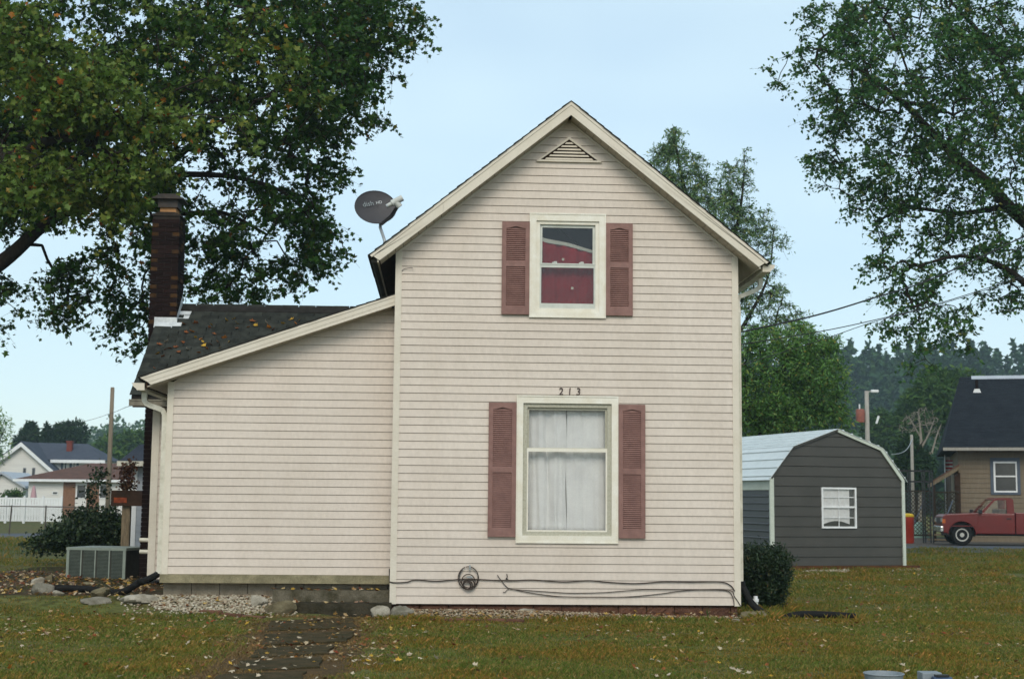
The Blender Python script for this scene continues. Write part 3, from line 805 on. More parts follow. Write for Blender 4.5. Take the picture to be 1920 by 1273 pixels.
# lower window
win2 = link(bpy.data.objects.new('window', frame(MB(), 1.680, 3.132, 1.032, 3.120, .090, -.036, .012, .100, .106).mesh('window', 'window_paint')), house)
frame(MB(), 1.674, 3.138, 1.026, 3.126, .020, -.044, -.03).build('trim', 'window_paint', win2)
frame(MB(), 1.768, 3.044, 1.130, 3.016, .062, -.004, .085, .060, .060).build('frame', 'old_paint', win2)
frame(MB(), 1.828, 2.984, 2.350, 2.958, .030, .03, .06, .030, .038).build('sash', 'old_paint', win2)
frame(MB(), 1.824, 2.986, 1.170, 2.372, .026, .0, .028, .042, .050).build('sash', 'window_paint', win2)
MB().box(1.85, 2.965, .044, .048, 2.375, 2.925).build('pane', 'glass', win2)
MB().box(1.845, 2.965, .012, .016, 1.205, 2.33).build('pane', 'glass', win2)
# curtains hang inside
def curtain(name, x0, x1, z0, z1, y, fn, mt, label, top=None):
    nx, nz = 110, 12; V = []; F = []
    for j in range(nz+1):
        for i in range(nx+1):
            u, v = i/nx, j/nz
            zt = top(u) if top else z1
            V.append((x0+(x1-x0)*u+.008*math.sin(9*v+u*20), y+fn(u, v), z0+(zt-z0)*v))
    for j in range(nz):
        for i in range(nx): a = j*(nx+1)+i; F.append((a, a+1, a+nx+2, a+nx+1))
    mb = MB(); mb.v = V; mb.f = F
    o = mb.build(name, mt, None, smooth=True); sm = o.modifiers.new('cloth', 'SOLIDIFY'); sm.thickness = .003
    return tag(o, label, 'curtain')
cur = lambda ph, a: (lambda u, v: a*(.55*math.sin(u*13+ph)+.30*math.sin(u*23+ph*2+v)+.30*math.sin(u*6+ph)+.10*math.sin(u*47+v*2))*(.6+.4*(1-v)))
curtain('curtain', 1.80, 2.405, 1.12, 2.99, .145, cur(.4, .050), 'curtain_white', 'white sheer curtain panel with a deep fold, left of the gap in the ground-floor window')
curtain('curtain', 2.409, 3.02, 1.12, 2.99, .145, cur(2.1, .020), 'curtain_white', 'white sheer curtain panel hanging flat, right of the gap in the ground-floor window')
rc = curtain('curtain', 1.93, 2.87, 4.3, 5.5, .12, lambda u, v: .012*math.sin(u*38)+.008*math.sin(u*17+v*2), 'curtain_red', 'dark red curtain sagging across the upstairs window',
             top=lambda u: 5.42-.20*u-.008*math.sin(u*9))
hm = MB()
for i in range(24):
    u0, u1 = i/24, (i+1)/24; t0, t1 = [5.42-.20*u-.008*math.sin(u*9) for u in (u0, u1)]
    hm.prism([(1.93+.94*u0, t0-.004), (1.93+.94*u1, t1-.004), (1.93+.94*u1, t1+.058-.02*u1), (1.93+.94*u0, t0+.058-.02*u0)], .105, .112)
hm.build('hem', 'hem', rc)
# ---- shutters
SLAT_Y = .014
def shutter(x0, x1, z0, z1, zm0, zm1, side_):
    w = x1-x0; st = .062; n = 'shutter'
    y0, y1 = -.058, -.022
    t0, t1 = z0+.115, z1-.085
    mb = MB().box(x0, x0+st, y0, y1, z0, z1).box(x1-st, x1, y0, y1, z0, z1)
    mb.box(x0+st, x1-st, y0, y1, z0, t0).box(x0+st, x1-st, y0, y1, zm0, zm1)
    xs = [x0+st+(w-2*st)*i/12 for i in range(13)]
    arch = [(x, t1+.028*math.exp(-((x-(x0+x1)/2)/.07)**2)-.012) for x in xs]
    mb.prism(arch+[(x1-st, z1), (x0+st, z1)], y0, y1)
    mb.box(x0+st, x1-st, -.030, -.022, t0, t1+.03)
    o = link(bpy.data.objects.new(n, mb.mesh(n, 'shutter')), house)
    me = MB().add([(0, -.020, .0), (w-2*st, -.020, .0), (w-2*st, -.004, .021), (0, -.004, .021), (0, -.013, -.003), (w-2*st, -.013, -.003), (w-2*st, .0, .018), (0, .0, .018)],
                  [(0, 1, 2, 3), (7, 6, 5, 4), (0, 4, 5, 1), (3, 2, 6, 7), (0, 3, 7, 4), (1, 5, 6, 2)]).mesh('slat', 'shutter')
    for a, b in ((t0, zm0), (zm1, t1-.006)):
        m_ = int((b-a)/.0278); p_ = (b-a)/m_
        for i in range(m_): inst('slat', me, o, (x0+st, -.034, a+i*p_+.002))
    return o
shutter(1.441, 1.842, 4.288, 5.642, 4.985, 5.060, 0)
shutter(2.954, 3.344, 4.293, 5.645, 4.990, 5.065, 1)
shutter(1.277, 1.672, 1.112, 3.014, 2.020, 2.090, 0)
shutter(3.140, 3.524, 1.106, 3.009, 2.010, 2.082, 1)
# ---- gable vent
vent = link(bpy.data.objects.new('gable_vent', MB().prism([(1.95, 6.55), (2.87, 6.55), (2.411, 6.905)], -.026, -.014).mesh('gable_vent', 'dark_wood')), house)
for a, b, c_, d in (((1.925, 6.545), (2.895, 6.545), (2.83, 6.572), (1.99, 6.572)), ((1.925, 6.545), (1.99, 6.572), (2.411, 6.882), (2.411, 6.925)), ((2.895, 6.545), (2.411, 6.925), (2.411, 6.882), (2.83, 6.572))):
    MB().prism([a, b, c_, d], -.048, -.020).build('frame', 'trim', vent)
for i in range(6):
    z = 6.580+i*.047; hw = (6.885-z-.02)*1.24
    if hw > .03: MB().add([(2.411-hw, -.044, z), (2.411+hw, -.044, z), (2.411+hw-.02, -.028, z+.026), (2.411-hw+.02, -.028, z+.026), (2.411-hw, -.040, z-.004), (2.411+hw, -.040, z-.004)], [(0, 1, 2, 3), (4, 5, 1, 0)]).build('louver', 'trim', vent)
# ---- house number above the lower window
for ch_, x in (('2', 2.274), ('1', 2.398), ('3', 2.524)):
    o = link(bpy.data.objects.new('house_number', text_mesh('house_number', ch_, .150, .005, 'number_metal', .08)), house)
    o.location = (x, -.026, 3.137); o.rotation_euler = (math.pi/2, 0, 0); o.scale = (.95, 1, 1)
# ---- foundations and ledge
MB().box(-3.357, -.094, YW-.13, 1.2, .422, .538).build('ledge', 'concrete', house)
fnd = MB().box(-3.325, -.1, .50, 1.1, -.1, .42).build('foundation', 'mortar', house)
for r_, z in ((0, .225), (1, .022)):
    x = -3.335-(.2 if r_ else 0)
    while x < -.12:
        a, b = max(x, -3.335), min(x+.392, -.10)
        MB().box(a, b, .486, .56, z, z+.192).build('foundation_block', 'block_grey', fnd, bevel=.004); x += .40
fnd2 = MB().box(XL+.04, XR-.05, .07, .3, -.15, .168).build('foundation', 'mortar', house)
x = XL+.03; j = 0
while x < XR-.06:
    b = min(x+.392, XR-.04)
    mb = MB(); n_ = 9
    for i in range(n_):
        for jj in range(4):
            pass
    V = []; F = []
    for jj in range(6):
        for i in range(n_+1):
            ed = 0 if i in (0, n_) or jj in (0, 5) else 1
            V.append((x+(b-x)*i/n_, .046-ed*rng.uniform(.006, .026), -.04+.196*jj/5))
    for jj in range(5):
        for i in range(n_): a = jj*(n_+1)+i; F.append((a, a+1, a+n_+2, a+n_+1))
    mb.v = V; mb.f = F; mb.box(x, b, .0465, .08, -.04, .156)
    mb.build('foundation_block', 'block_red', fnd2); x += .402
MB().box(XL+.02, XR-.04, -.004, .06, .158, .169).build('starter_strip', 'dark_wood', house)
# ------------------------------------------------------------------ ground
def grid_sheet(name, xs, ys, mt, dz=0., hf=ground_h):
    X, Y = np.meshgrid(xs, ys); Z = hf(X, Y)+dz
    V = np.stack([X.ravel(), Y.ravel(), Z.ravel()], 1)
    nx, ny = len(xs), len(ys)
    i = (np.arange(ny-1)[:, None]*nx+np.arange(nx-1)[None, :]).ravel()
    F = np.stack([i, i+1, i+nx+1, i+nx], 1)
    o = link(bpy.data.objects.new(name, fast_mesh(name, V, [F], mt, True)))
    o['kind'] = 'structure'
    return o
gx = np.concatenate([[-2500, -900, -400, -160, -80, -50, -32, -24], np.arange(-20, 32, .5), [32, 40, 55, 80, 160, 400, 900, 2500]])
gy = np.concatenate([[-60, -40, -28], np.arange(-24, 40, .5), [40, 50, 65, 90, 130, 200, 300, 450, 800, 2500]])
grid_sheet('ground', gx, gy, 'lawn_far')
# ------------------------------------------------------------------ things fixed to the house
# satellite dish on the left roof slope
dc = at_y(704.4, 388.5, .75)
dish = thing('satellite_dish', 'dark grey satellite dish on the left roof edge', 'satellite dish', (at_y(729, 444, .75)[0], .75, zr(at_y(729, 444, .75)[0])))
base = np.array(dish.location)
dn = np.array([.20, -.93, .30]); dn /= np.linalg.norm(dn)        # the way the reflector faces
dr = np.cross(np.array([0, 0, 1.]), dn); dr = -dr/np.linalg.norm(dr)
dr = np.array([math.cos(.0), 0, 0])*0+np.cross(dn, np.array([0, 0, 1.])); dr /= np.linalg.norm(dr)
if dr[0] < 0: dr = -dr
du = np.cross(dr, dn)
if du[2] < 0: du = -du
ro = -.14
dr2, du2 = dr*math.cos(ro)-du*math.sin(ro), du*math.cos(ro)+dr*math.sin(ro)
rx, ry = .315, .275; c0 = dc-base
mb = MB(); nseg, nring = 40, 7
for side_, off in ((0, 0.), (1, -.010)):
    k0 = len(mb.v)
    mb.v.append(tuple(c0-dn*(.05-off)))
    for r_ in range(1, nring+1):
        f_ = r_/nring
        for j in range(nseg):
            a = 2*math.pi*j/nseg; sup = 1.
            mb.v.append(tuple(c0+dr2*rx*f_*math.cos(a)+du2*ry*f_*math.sin(a)-dn*(.05*(1-f_*f_)-off)))
    for j in range(nseg):
        t_ = (k0, k0+1+j, k0+1+(j+1) % nseg); mb.f.append(t_ if side_ else t_[::-1])
        for r_ in range(nring-1):
            a = k0+1+r_*nseg+j; b = k0+1+r_*nseg+(j+1) % nseg
            q_ = (a, a+nseg, b+nseg, b); mb.f.append(q_ if side_ else q_[::-1])
refl = mb.build('reflector', 'dish_grey', dish, smooth=True)
rim = [c0+dr2*rx*math.cos(a)+du2*ry*math.sin(a) for a in np.linspace(0, 2*math.pi, 41)]
MB().tube(rim, .008, 6, False).build('rim', 'dish_grey', refl)
def on_dish(me, name, u, v, rot):
    o = link(bpy.data.objects.new(name, me), refl)
    f2 = (u/rx)**2+(v/ry)**2
    p = c0+dr2*u+du2*v-dn*(.05*(1-f2)-.012)
    ax, ay = dr2*math.cos(rot)+du2*math.sin(rot), du2*math.cos(rot)-dr2*math.sin(rot)
    o.matrix_local = Matrix(((ax[0], ay[0], dn[0], p[0]), (ax[1], ay[1], dn[1], p[1]), (ax[2], ay[2], dn[2], p[2]), (0, 0, 0, 1)))
    return o
on_dish(text_mesh('lettering', 'dish', .110, .001, 'dish_text'), 'lettering', -.185, .026, .12)
on_dish(text_mesh('lettering', 'HD', .066, .001, 'dish_hd'), 'lettering', .028, .066, .12)
mount = at_y(713, 424, .80)-base
MB().tube([(0, 0, -.02), (-.02, 0, .02), mount*np.array([.55, 1, .55]), mount*np.array([1., 1, .95]), mount+np.array([0, .02, .06]), c0-dn*.09], .024, 10).build('mast', 'galvanised', dish)
MB().box(-.09, .09, -.07, .07, -.012, .0).build('foot', 'galvanised', dish)
bk = c0-dn*.085
MB().box(bk[0]-.06, bk[0]+.06, bk[1]-.02, bk[1]+.07, bk[2]-.12, bk[2]+.06).build('bracket', 'dish_grey', dish)
lp = at_y(739, 379, .42)-base
armv = [c0-du2*ry*.95-dn*.02, c0-du2*ry*.62+dr2*.26+dn*.12, lp+np.array([.01, .03, -.05])]
MB().rtube([at_y(716, 420, .72)-base, at_y(735, 404, .6)-base, at_y(745, 388, .44)-base], .05, .06, (0, 1, .2)).build('feed_arm', 'dish_grey', dish)
lnb = MB()
a_ = at_y(727, 386, .44)-base; b_ = at_y(755, 371, .42)-base
lnb.tube([a_, a_+(b_-a_)*.25, a_+(b_-a_)*.3, b_], [.030, .034, .052, .048], 12)
c_ = at_y(742, 378, .43)-base; d_ = at_y(750, 388, .44)-base
lnb.tube([c_, d_], [.05, .045], 12)
lnb.build('receiver', 'lnb', dish, auto=True)
MB().tube([a_-(b_-a_)*.08, a_+(b_-a_)*.02], .03, 12).build('feed_horn', 'galvanised', dish)
# cables stapled along the foot of the front wall (photo coordinates of an enlarged crop: 700 + x/2.526, 1000 + y/2.526)
def zc(x, y, yy=-.034): return at_y(700+x/2.526, 1000+y/2.526, yy)
def smooth_path(P_, n=6):
    P_ = [np.array(p, float) for p in P_]; out = []
    for i in range(len(P_)-1):
        p0, p1, p2, p3 = P_[max(i-1, 0)], P_[i], P_[i+1], P_[min(i+2, len(P_)-1)]
        for j in range(n):
            t = j/n
            out.append(.5*((2*p1)+(-p0+p2)*t+(2*p0-5*p1+4*p2-p3)*t*t+(-p0+3*p1-3*p2+p3)*t**3))
    return out+[P_[-1]]
def cable(name, pts, r, mt, label, cat='cable', n=6, group=None, steps=6):
    o = MB().tube(smooth_path(pts, steps), r, n).build(name, mt, None, smooth=True)
    return tag(o, label, cat, group)
cable('cable', [zc(76, 168, .36), zc(77, 222, .05), zc(82, 229), zc(110, 232), zc(160, 229), zc(200, 219), zc(300, 225), zc(400, 217), zc(480, 216), zc(640, 223), zc(750, 219), zc(900, 228), zc(1020, 222), zc(1100, 229), zc(1240, 236), zc(1370, 228), zc(1500, 229), zc(1640, 228), zc(1690, 244), zc(1712, 272)], .0085, 'cable', 'long brown cable sagging across the foot of the front wall, passing behind the coil')
cable('cable', [zc(588, 196), zc(600, 214), zc(640, 258), zc(700, 266), zc(900, 280), zc(1000, 281), zc(1100, 278), zc(1200, 270), zc(1290, 265), zc(1500, 265), zc(1680, 266), zc(1712, 300), zc(1740, 343)], .006, 'cable', 'middle thin cable ending at the corner board, lifted at its hooked end')
cable('cable', [zc(640, 259), zc(750, 281), zc(830, 292), zc(900, 298), zc(1050, 300), zc(1200, 299), zc(1350, 286), zc(1490, 268), zc(1650, 267), zc(1690, 280), zc(1706, 315), zc(1709, 342)], .006, 'cable', 'lowest thin cable drooping beneath the other two on the front wall')
cable('cable', [zc(614, 276), zc(622, 278), zc(632, 268), zc(645, 258)], .005, 'cable', 'short hooked cable end dangling under the spread of cables')
cable('cable', [zc(632, 190), zc(634, 205), zc(628, 215), zc(638, 214)], .007, 'cable', 'small capped cable stub poking from the siding above the long cable')
coil = thing('cable_coil', 'coil of dark cable hanging on the front wall', 'cable coil', zc(450, 215))
cb = np.array(coil.location)
def loop(cx, cy, ax, ay, t0, t1, yy, r=.007):
    return MB().tube([zc(cx+ax*math.cos(t), cy+ay*math.sin(t), yy)-cb for t in np.linspace(t0, t1, 40)], r, 6).build('loop', 'cable', coil, smooth=True)
loop(450, 210, 48, 54, -1.4, 4.4, -.046); loop(452, 206, 44, 50, -1.9, 4.0, -.052); loop(450, 228, 32, 36, -2, 4.6, -.058)
loop(447, 244, 22, 21, 0, 6.28, -.062, .009); loop(444, 245, 17, 18, 0, 6.28, -.066, .009); loop(452, 240, 27, 25, 0, 6.28, -.07, .009)
p_ = zc(457, 158)-cb
MB().box(p_[0]-.012, p_[0]+.012, -.03, .0, p_[2]-.04, p_[2]+.03).build('fitting', 'metal_fitting', coil)
p_ = zc(456, 205)-cb
MB().box(p_[0]-.04, p_[0]+.04, -.035, -.02, p_[2]-.01, p_[2]+.012).build('fitting', 'metal_fitting', coil)
# hooked wire on the upper left of the gable
cable('wire', [at_y(753.5, 508.5, -.03), at_y(757, 505, -.03), at_y(764, 503, -.04), at_y(772.5, 502.2, -.06), at_y(773.4, 502.6, -.02)], .004, 'wire', 'short bent wire sticking out near the top of the left corner board', 'wire')
# service wires leaving the right wall
def swire(pts, r, label):
    n = len(pts)
    cable('service_wire', [at_y(px, py, 1.6+(9.0)*(i/(n-1))) for i, (px, py) in enumerate(pts)], r, 'wire', label, 'wire', n=5)
swire([(1368, 629), (1387, 623), (1530, 591), (1640, 558), (1750, 522), (1920, 443), (2100, 350)], .016, 'thick twisted service wire, topmost of those leaving the right wall')
swire([(1368, 649), (1387, 646), (1530, 623), (1640, 600), (1750, 572), (1920, 517), (2100, 450)], .009, 'thin service wire running between the thick wire and the lowest wire')
swire([(1368, 691), (1387, 685), (1530, 641), (1640, 603), (1750, 574), (1920, 521), (2100, 456)], .007, 'thin service wire leaving lowest from the right wall of the house')

# ------------------------------------------------------------------ steps, path, stones
steps = thing('steps', 'two mossy concrete steps leading up to the side room', 'steps', (-.93, -.1, .0))
def rough_block(mb, x0, x1, y0, y1, z0, z1, amp, seed, nx=14):
    rg = random.Random(seed); xs = [x0+(x1-x0)*i/nx for i in range(nx+1)]
    prof = [(y0, z0), (y0-.004, z0+(z1-z0)*.35), (y0, z0+(z1-z0)*.7), (y0+.012, z1), ((y0+y1)/2, z1), (y1, z1), (y1, z0)]
    k0 = len(mb.v)
    for x in xs:
        for (y, z) in prof: mb.v.append((x+rg.uniform(-amp, amp)*.3, y+rg.uniform(-amp, amp), z+rg.uniform(-amp, amp)*.7))
    m_ = len(prof)
    for i in range(nx):
        for j in range(m_): a = k0+i*m_+j; b = k0+i*m_+(j+1) % m_; mb.f.append((a, a+m_, b+m_, b)[::-1])
    mb.f.append(tuple(range(k0, k0+m_))[::-1][::-1]); mb.f.append(tuple(range(k0+nx*m_+m_-1, k0+nx*m_-1, -1)))
    return mb
s1a, s1b = at_y(512, 1106, .08), at_y(731, 1129, .08)
rough_block(MB(), s1a[0]+.93, -.10+.93, .02+.1, .48+.1, .10, s1a[2], .007, 3).build('step', 'step_stone', steps)
rough_block(MB(), at_y(548, 1130, -.25)[0]+.93, -.06+.93, -.28+.1, .10+.1, -.05, at_y(640, 1131, -.25)[2], .007, 4).build('step', 'step_dark', steps)
path = tag(link(bpy.data.objects.new('path', None)), kind='structure')
path.location = (-.9, -3, 0)
ps = [((508, 1166), (660, 1160), (668, 1178), (500, 1184)), ((498, 1190), (664, 1184), (650, 1202), (490, 1210)), ((478, 1216), (630, 1207), (614, 1224), (470, 1232)),
      ((448, 1240), (604, 1231), (600, 1250), (434, 1258)), ((404, 1266), (572, 1260), (560, 1290), (388, 1296)), ((370, 1308), (560, 1300), (550, 1340), (340, 1350))]
for i, q4 in enumerate(ps):
    pts = [at_z(px, py, .0) for px, py in q4]
    rg = random.Random(50+i); poly = []
    for a, b in zip(pts, pts[1:]+pts[:1]):
        for t in (0, .2, .4, .6, .8):
            p = a+(b-a)*t; poly.append((p[0]+rg.uniform(-.025, .025)+.9, p[1]+rg.uniform(-.025, .025)+3))
    zc_ = float(ground_h(pts[0][0], pts[0][1]))
    cx, cy = sum(p[0] for p in poly)/len(poly), sum(p[1] for p in poly)/len(poly)
    ar = sum(a[0]*b[1]-b[0]*a[1] for a, b in zip(poly, poly[1:]+poly[:1]))
    if ar < 0: poly = poly[::-1]
    MB().prismz(poly, -.06+zc_, .022+zc_).build('stone_slab', 'concrete_moss', path, bevel=.008)
strip = MB(); rgp = random.Random(9); ww_ = []
for i in range(41):
    t = i/40*5; k_ = min(4, int(t)); u = t-k_
    ctr = [np.mean([at_z(px, py, 0.) for px, py in ps[j]], axis=0) for j in (k_, k_+1)]
    c = ctr[0]*(1-u)+ctr[1]*u
    if i == 0: c = c+np.array([.0, .45, 0])
    hw = .80+.07*math.sin(i*1.3)+rgp.uniform(-.05, .05)
    for o_ in (-1, -.9, -.5, 0, .5, .9, 1):
        x, y = c[0]+o_*hw-.9*0, c[1]
        strip.v.append((x+.9, y+3, float(ground_h(x, y))+(.008 if abs(o_) < .95 else -.012)))
for i in range(40):
    for j in range(6): a = i*7+j; strip.f.append((a+7, a+8, a+1, a))
strip.build('worn_soil', 'path_soil', path, smooth=True)
def rock(px, py, wpx, hpx, dep, mt, label, seed, tilt=0., z=None, flat=1.):
    """px,py: foot of the rock in the photograph; wpx,hpx its size there."""
    c = ground_hit(px, py) if z is None else at_z(px, py, z)
    s = LENS_PX/(np.dot(c-CAM, _fw)); w, h = wpx/s/2, hpx/s
    rg = np.random.RandomState(seed); mb = MB(); nu, nv = 22, 14
    hp = rg.normal(size=(13, 3)); hp /= np.linalg.norm(hp, axis=1)[:, None]; hd = rg.uniform(.5, .86, 13)
    for j in range(nv+1):
        for i in range(nu):
            th = math.pi*j/nv; ph = 2*math.pi*i/nu
            d = np.array([math.sin(th)*math.cos(ph), math.sin(th)*math.sin(ph), math.cos(th)])
            r_ = 1.
            for q_, dd in zip(hp, hd):
                cc = d @ q_
                if cc > 0: r_ = min(r_, dd/cc)
            p = d*r_*(1+.05*rg.uniform(-1, 1))
            x, y, zz = p[0]*w*1.15, p[1]*dep, p[2]*h*.62
            x, zz = x*math.cos(tilt)-zz*math.sin(tilt), x*math.sin(tilt)+zz*math.cos(tilt)
            mb.v.append((x, y, zz+h*.42))
    for j in range(nv):
        for i in range(nu): a = j*nu+i; b = j*nu+(i+1) % nu; mb.f.append((a, a+nu, b+nu, b))
    o = mb.build('rock', mt, None, auto=True); o.location = (c[0], c[1]+dep*.6, c[2]-.02)
    return tag(o, label, 'rock')
rock(483, 1138, 36, 30, .10, 'rock_pale', 'pale pointed rock tilted against the brown block by the steps', 1, -.7)
rock(524, 1153, 54, 31, .15, 'rock_brown', 'large squarish brown rock at the left end of the lower step', 2, .05)
rock(712, 1158, 44, 24, .11, 'rock_pale', 'rounded pale rock beside the steps, next to a grey rock', 3)
rock(751, 1159, 46, 26, .12, 'rock_grey', 'angular grey and brown rock under the left corner board', 4, .1)
rock(790, 1160, 52, 14, .12, 'rock_brown', 'low brown rock between the angular grey rock and the red edging', 5)
rock(1002, 1156, 74, 18, .16, 'rock_pale', 'flat pale slab of rock lying on the gravel by the front wall', 6)
rock(1418, 1162, 66, 20, .2, 'rock_brown', 'low brown rock at the right corner of the house under the black pipe', 7)
rock(1382, 1166, 22, 9, .08, 'rock_grey', 'small flat grey stone at the right corner of the foundation', 8)
rock(250, 1134, 84, 24, .22, 'rock_pale', 'long pale rock at the left end of the white pebbles', 9)
rock(180, 1133, 60, 20, .2, 'rock_grey', 'rough grey rock in front of the sagging black pipe', 10, -.1)
rock(185, 1120, 44, 22, .16, 'rock_brown', 'brown rock holding down the middle of the black pipe', 11, .2)
rock(75, 1114, 44, 24, .16, 'rock_grey', 'jagged grey rock near the open end of the black pipe', 12, .2)
rock(68, 1098, 26, 20, .12, 'rock_pale', 'upright pale rock leaning behind the jagged grey rock', 13, .8)
rock(90, 1092, 24, 18, .14, 'rock_brown', 'dull brown rock farthest from the lawn behind the pipe end', 14)
rock(106, 1117, 28, 13, .10, 'rock_pale', 'small whitish wedge of rock under the pipe end', 15)
rock(166, 1098, 24, 12, .12, 'rock_brown', 'half-buried brown rock at the foot of the air conditioner', 16)
# red edging bricks in front of the gravel
def edging(p0, p1, n, lab, seed):
    rg = random.Random(seed)
    for i in range(n):
        t0, t1 = i/n, (i+1)/n-.012
        a, b = [np.array(at_z(p0[0]+(p1[0]-p0[0])*t, p0[1]+(p1[1]-p0[1])*t, .02)) for t in (t0, t1)]
        l = np.linalg.norm(b-a); c = (a+b)/2
        o = MB().box(-l/2, l/2, -.05, .05, -.05, .035+rg.uniform(0, .015)).build('edging_brick', 'edging_red', None, bevel=.008)
        o.location = (c[0], c[1], float(ground_h(c[0], c[1]))-.002); o.rotation_euler = (rg.uniform(-.05, .05), rg.uniform(-.03, .03), math.atan2(b[1]-a[1], b[0]-a[0])+rg.uniform(-.04, .04))
        tag(o, lab, 'brick', 'edging bricks of the '+('tan gravel' if seed else 'white pebble')+' bed')
edging((806, 1161), (985, 1163), 5, 'red edging brick along the gravel under the front wall', 1)
edging((376, 1153), (496, 1158), 3, 'red edging brick along the white pebbles by the side room', 0)
# pebble beds
def pebbles(name, poly_px, n, size, mt, label, zoff, seed, slope=None):
    rg = np.random.RandomState(seed)
    P_ = np.array([at_z(px, py, .03)[:2] for px, py in poly_px]) if slope is None else np.array(poly_px)
    lo_, hi_ = P_.min(0), P_.max(0); pts = []
    while len(pts) < n:
        c = rg.uniform(lo_, hi_, (n*2, 2)); ins = np.zeros(len(c), bool)
        j = len(P_)-1
        for i in range(len(P_)):
            xi, yi = P_[i]; xj, yj = P_[j]
            cr = ((yi > c[:, 1]) != (yj > c[:, 1])) & (c[:, 0] < (xj-xi)*(c[:, 1]-yi)/(yj-yi+1e-12)+xi)
            ins ^= cr; j = i
        pts += list(c[ins])
    pts = np.array(pts[:n])
    t = np.array([(0, 0, 1), (.9, 0, .3), (.28, .86, .3), (-.73, .53, .3), (-.73, -.53, .3), (.28, -.86, .3), (.73, .53, -.3), (-.28, .86, -.3), (-.9, 0, -.3), (-.28, -.86, -.3), (.73, -.53, -.3), (0, 0, -1)], float)
    f = np.array([(0, 1, 2), (0, 2, 3), (0, 3, 4), (0, 4, 5), (0, 5, 1), (1, 6, 2), (2, 7, 3), (3, 8, 4), (4, 9, 5), (5, 10, 1), (2, 6, 7), (3, 7, 8), (4, 8, 9), (5, 9, 10), (1, 10, 6), (11, 7, 6), (11, 8, 7), (11, 9, 8), (11, 10, 9), (11, 6, 10)])
    s = size*rg.uniform(.55, 1.35, n); a = rg.uniform(0, 6.28, n)
    sx, sy, sz = s*rg.uniform(.8, 1.4, n), s*rg.uniform(.7, 1., n), s*rg.uniform(.5, .8, n)
    T = t[None]*np.stack([sx, sy, sz], 1)[:, None]*(1+rg.uniform(-.15, .15, (n, 12, 1)))
    ca, sa = np.cos(a)[:, None], np.sin(a)[:, None]
    X = T[..., 0]*ca-T[..., 1]*sa; Y = T[..., 0]*sa+T[..., 1]*ca
    Z = T[..., 2]+(ground_h(pts[:, 0], pts[:, 1])+zoff(pts[:, 0], pts[:, 1])+rg.uniform(-.004, .014, n))[:, None]
    V = np.stack([X+pts[:, 0:1], Y+pts[:, 1:2], Z], 2).reshape(-1, 3)
    F = (f[None]+12*np.arange(n)[:, None, None]).reshape(-1, 3)
    o = link(bpy.data.objects.new(name, fast_mesh(name, V, [F], mt, True)))
    return tag(o, label, 'gravel', kind='stuff')
pebbles('pebble_bed', [(-3.55, .34), (-3.42, .02), (-3.3, -.22), (-3.0, -.30), (-2.85, -.42), (-2.4, -.40), (-1.95, -.48), (-1.72, -.28), (-1.82, -.05), (-1.7, .15), (-1.72, .47), (-3.45, .47)], 2500, .020, 'pebble_white', 'white river pebbles heaped against the side room foundation', lambda x, y: .012+0*x, 21, 1)
pebbles('stray_pebbles', [(-4.0, .40), (-3.7, -.35), (-3.0, -.62), (-1.8, -.64), (-1.3, -.45), (-1.5, .1), (-1.8, .3)], 420, .018, 'pebble_white', 'stray white pebbles strewn round the edge of the pebble bed', lambda x, y: .004+0*x, 23, 1)
pebbles('gravel_bed', [(-.05, .03), (4.86, .03), (4.86, -.18), (3.9, -.30), (2.2, -.52), (.4, -.56), (.02, -.4)], 4200, .017, 'pebble_tan', 'brown and tan gravel strip along the front wall', lambda x, y: np.clip(.085*sst((y+.55)/.55)*sst((4.6-x)/3.6)+.0, 0, 1), 22, 1)
def bed_sheet(name, xs, ys, mt, zf):
    grid_sheet(name, xs, ys, mt, 0., lambda X, Y: ground_h(X, Y)+zf(X, Y))
bed_sheet('bare_soil', np.linspace(-8, -3.36, 24), np.linspace(.25, 9.5, 30), 'soil', lambda x, y: .008-.03*(1-sst((y-.25)/.3))-.03*sst((-7.2-x)/.7)-.03*sst((y-8.5)/1.))
bed_sheet('soil_bed', np.linspace(-.08, 4.88, 30), np.linspace(-.62, .06, 12), 'soil', lambda x, y: np.clip(.085*sst((y+.55)/.55)*sst((4.6-x)/3.6), 0, 1)-.002+.010*sst((y+.62)/.08))
# ------------------------------------------------------------------ drain pipes
def corrugated(name, pts, r, label):
    path_ = smooth_path(pts, 40); 
    d = [0]
    for a, b in zip(path_[:-1], path_[1:]): d.append(d[-1]+np.linalg.norm(b-a))
    n = int(d[-1]/.011); out = []; rr = []
    for i in range(n):
        s = d[-1]*i/(n-1); j = max(0, min(len(d)-2, int(np.searchsorted(d, s))-1)); t = (s-d[j])/max(d[j+1]-d[j], 1e-9)
        out.append(path_[j]+(path_[j+1]-path_[j])*t); rr.append(r*(1 if i % 2 else .87))
    o = MB().tube(out, rr, 12).build(name, 'corrugated', None, smooth=True)
    return tag(o, label, 'drain pipe')
gz = lambda p, h: np.array([p[0], p[1], float(ground_h(p[0], p[1]))+h])
def gp(px, py, h): 
    return ground_hit(px, py, h)
corrugated('drain_pipe', [(-3.41, .48, .545), (-3.47, .48, .50), (-3.62, .5, .43), at_y(262, 1091, .6), at_y(236, 1107, .65), at_y(214, 1111, .7), at_y(188, 1107, .72), at_y(150, 1103, .74), at_y(104, 1102, .76)], .052, 'black corrugated drain pipe snaking left from the side room downspout')
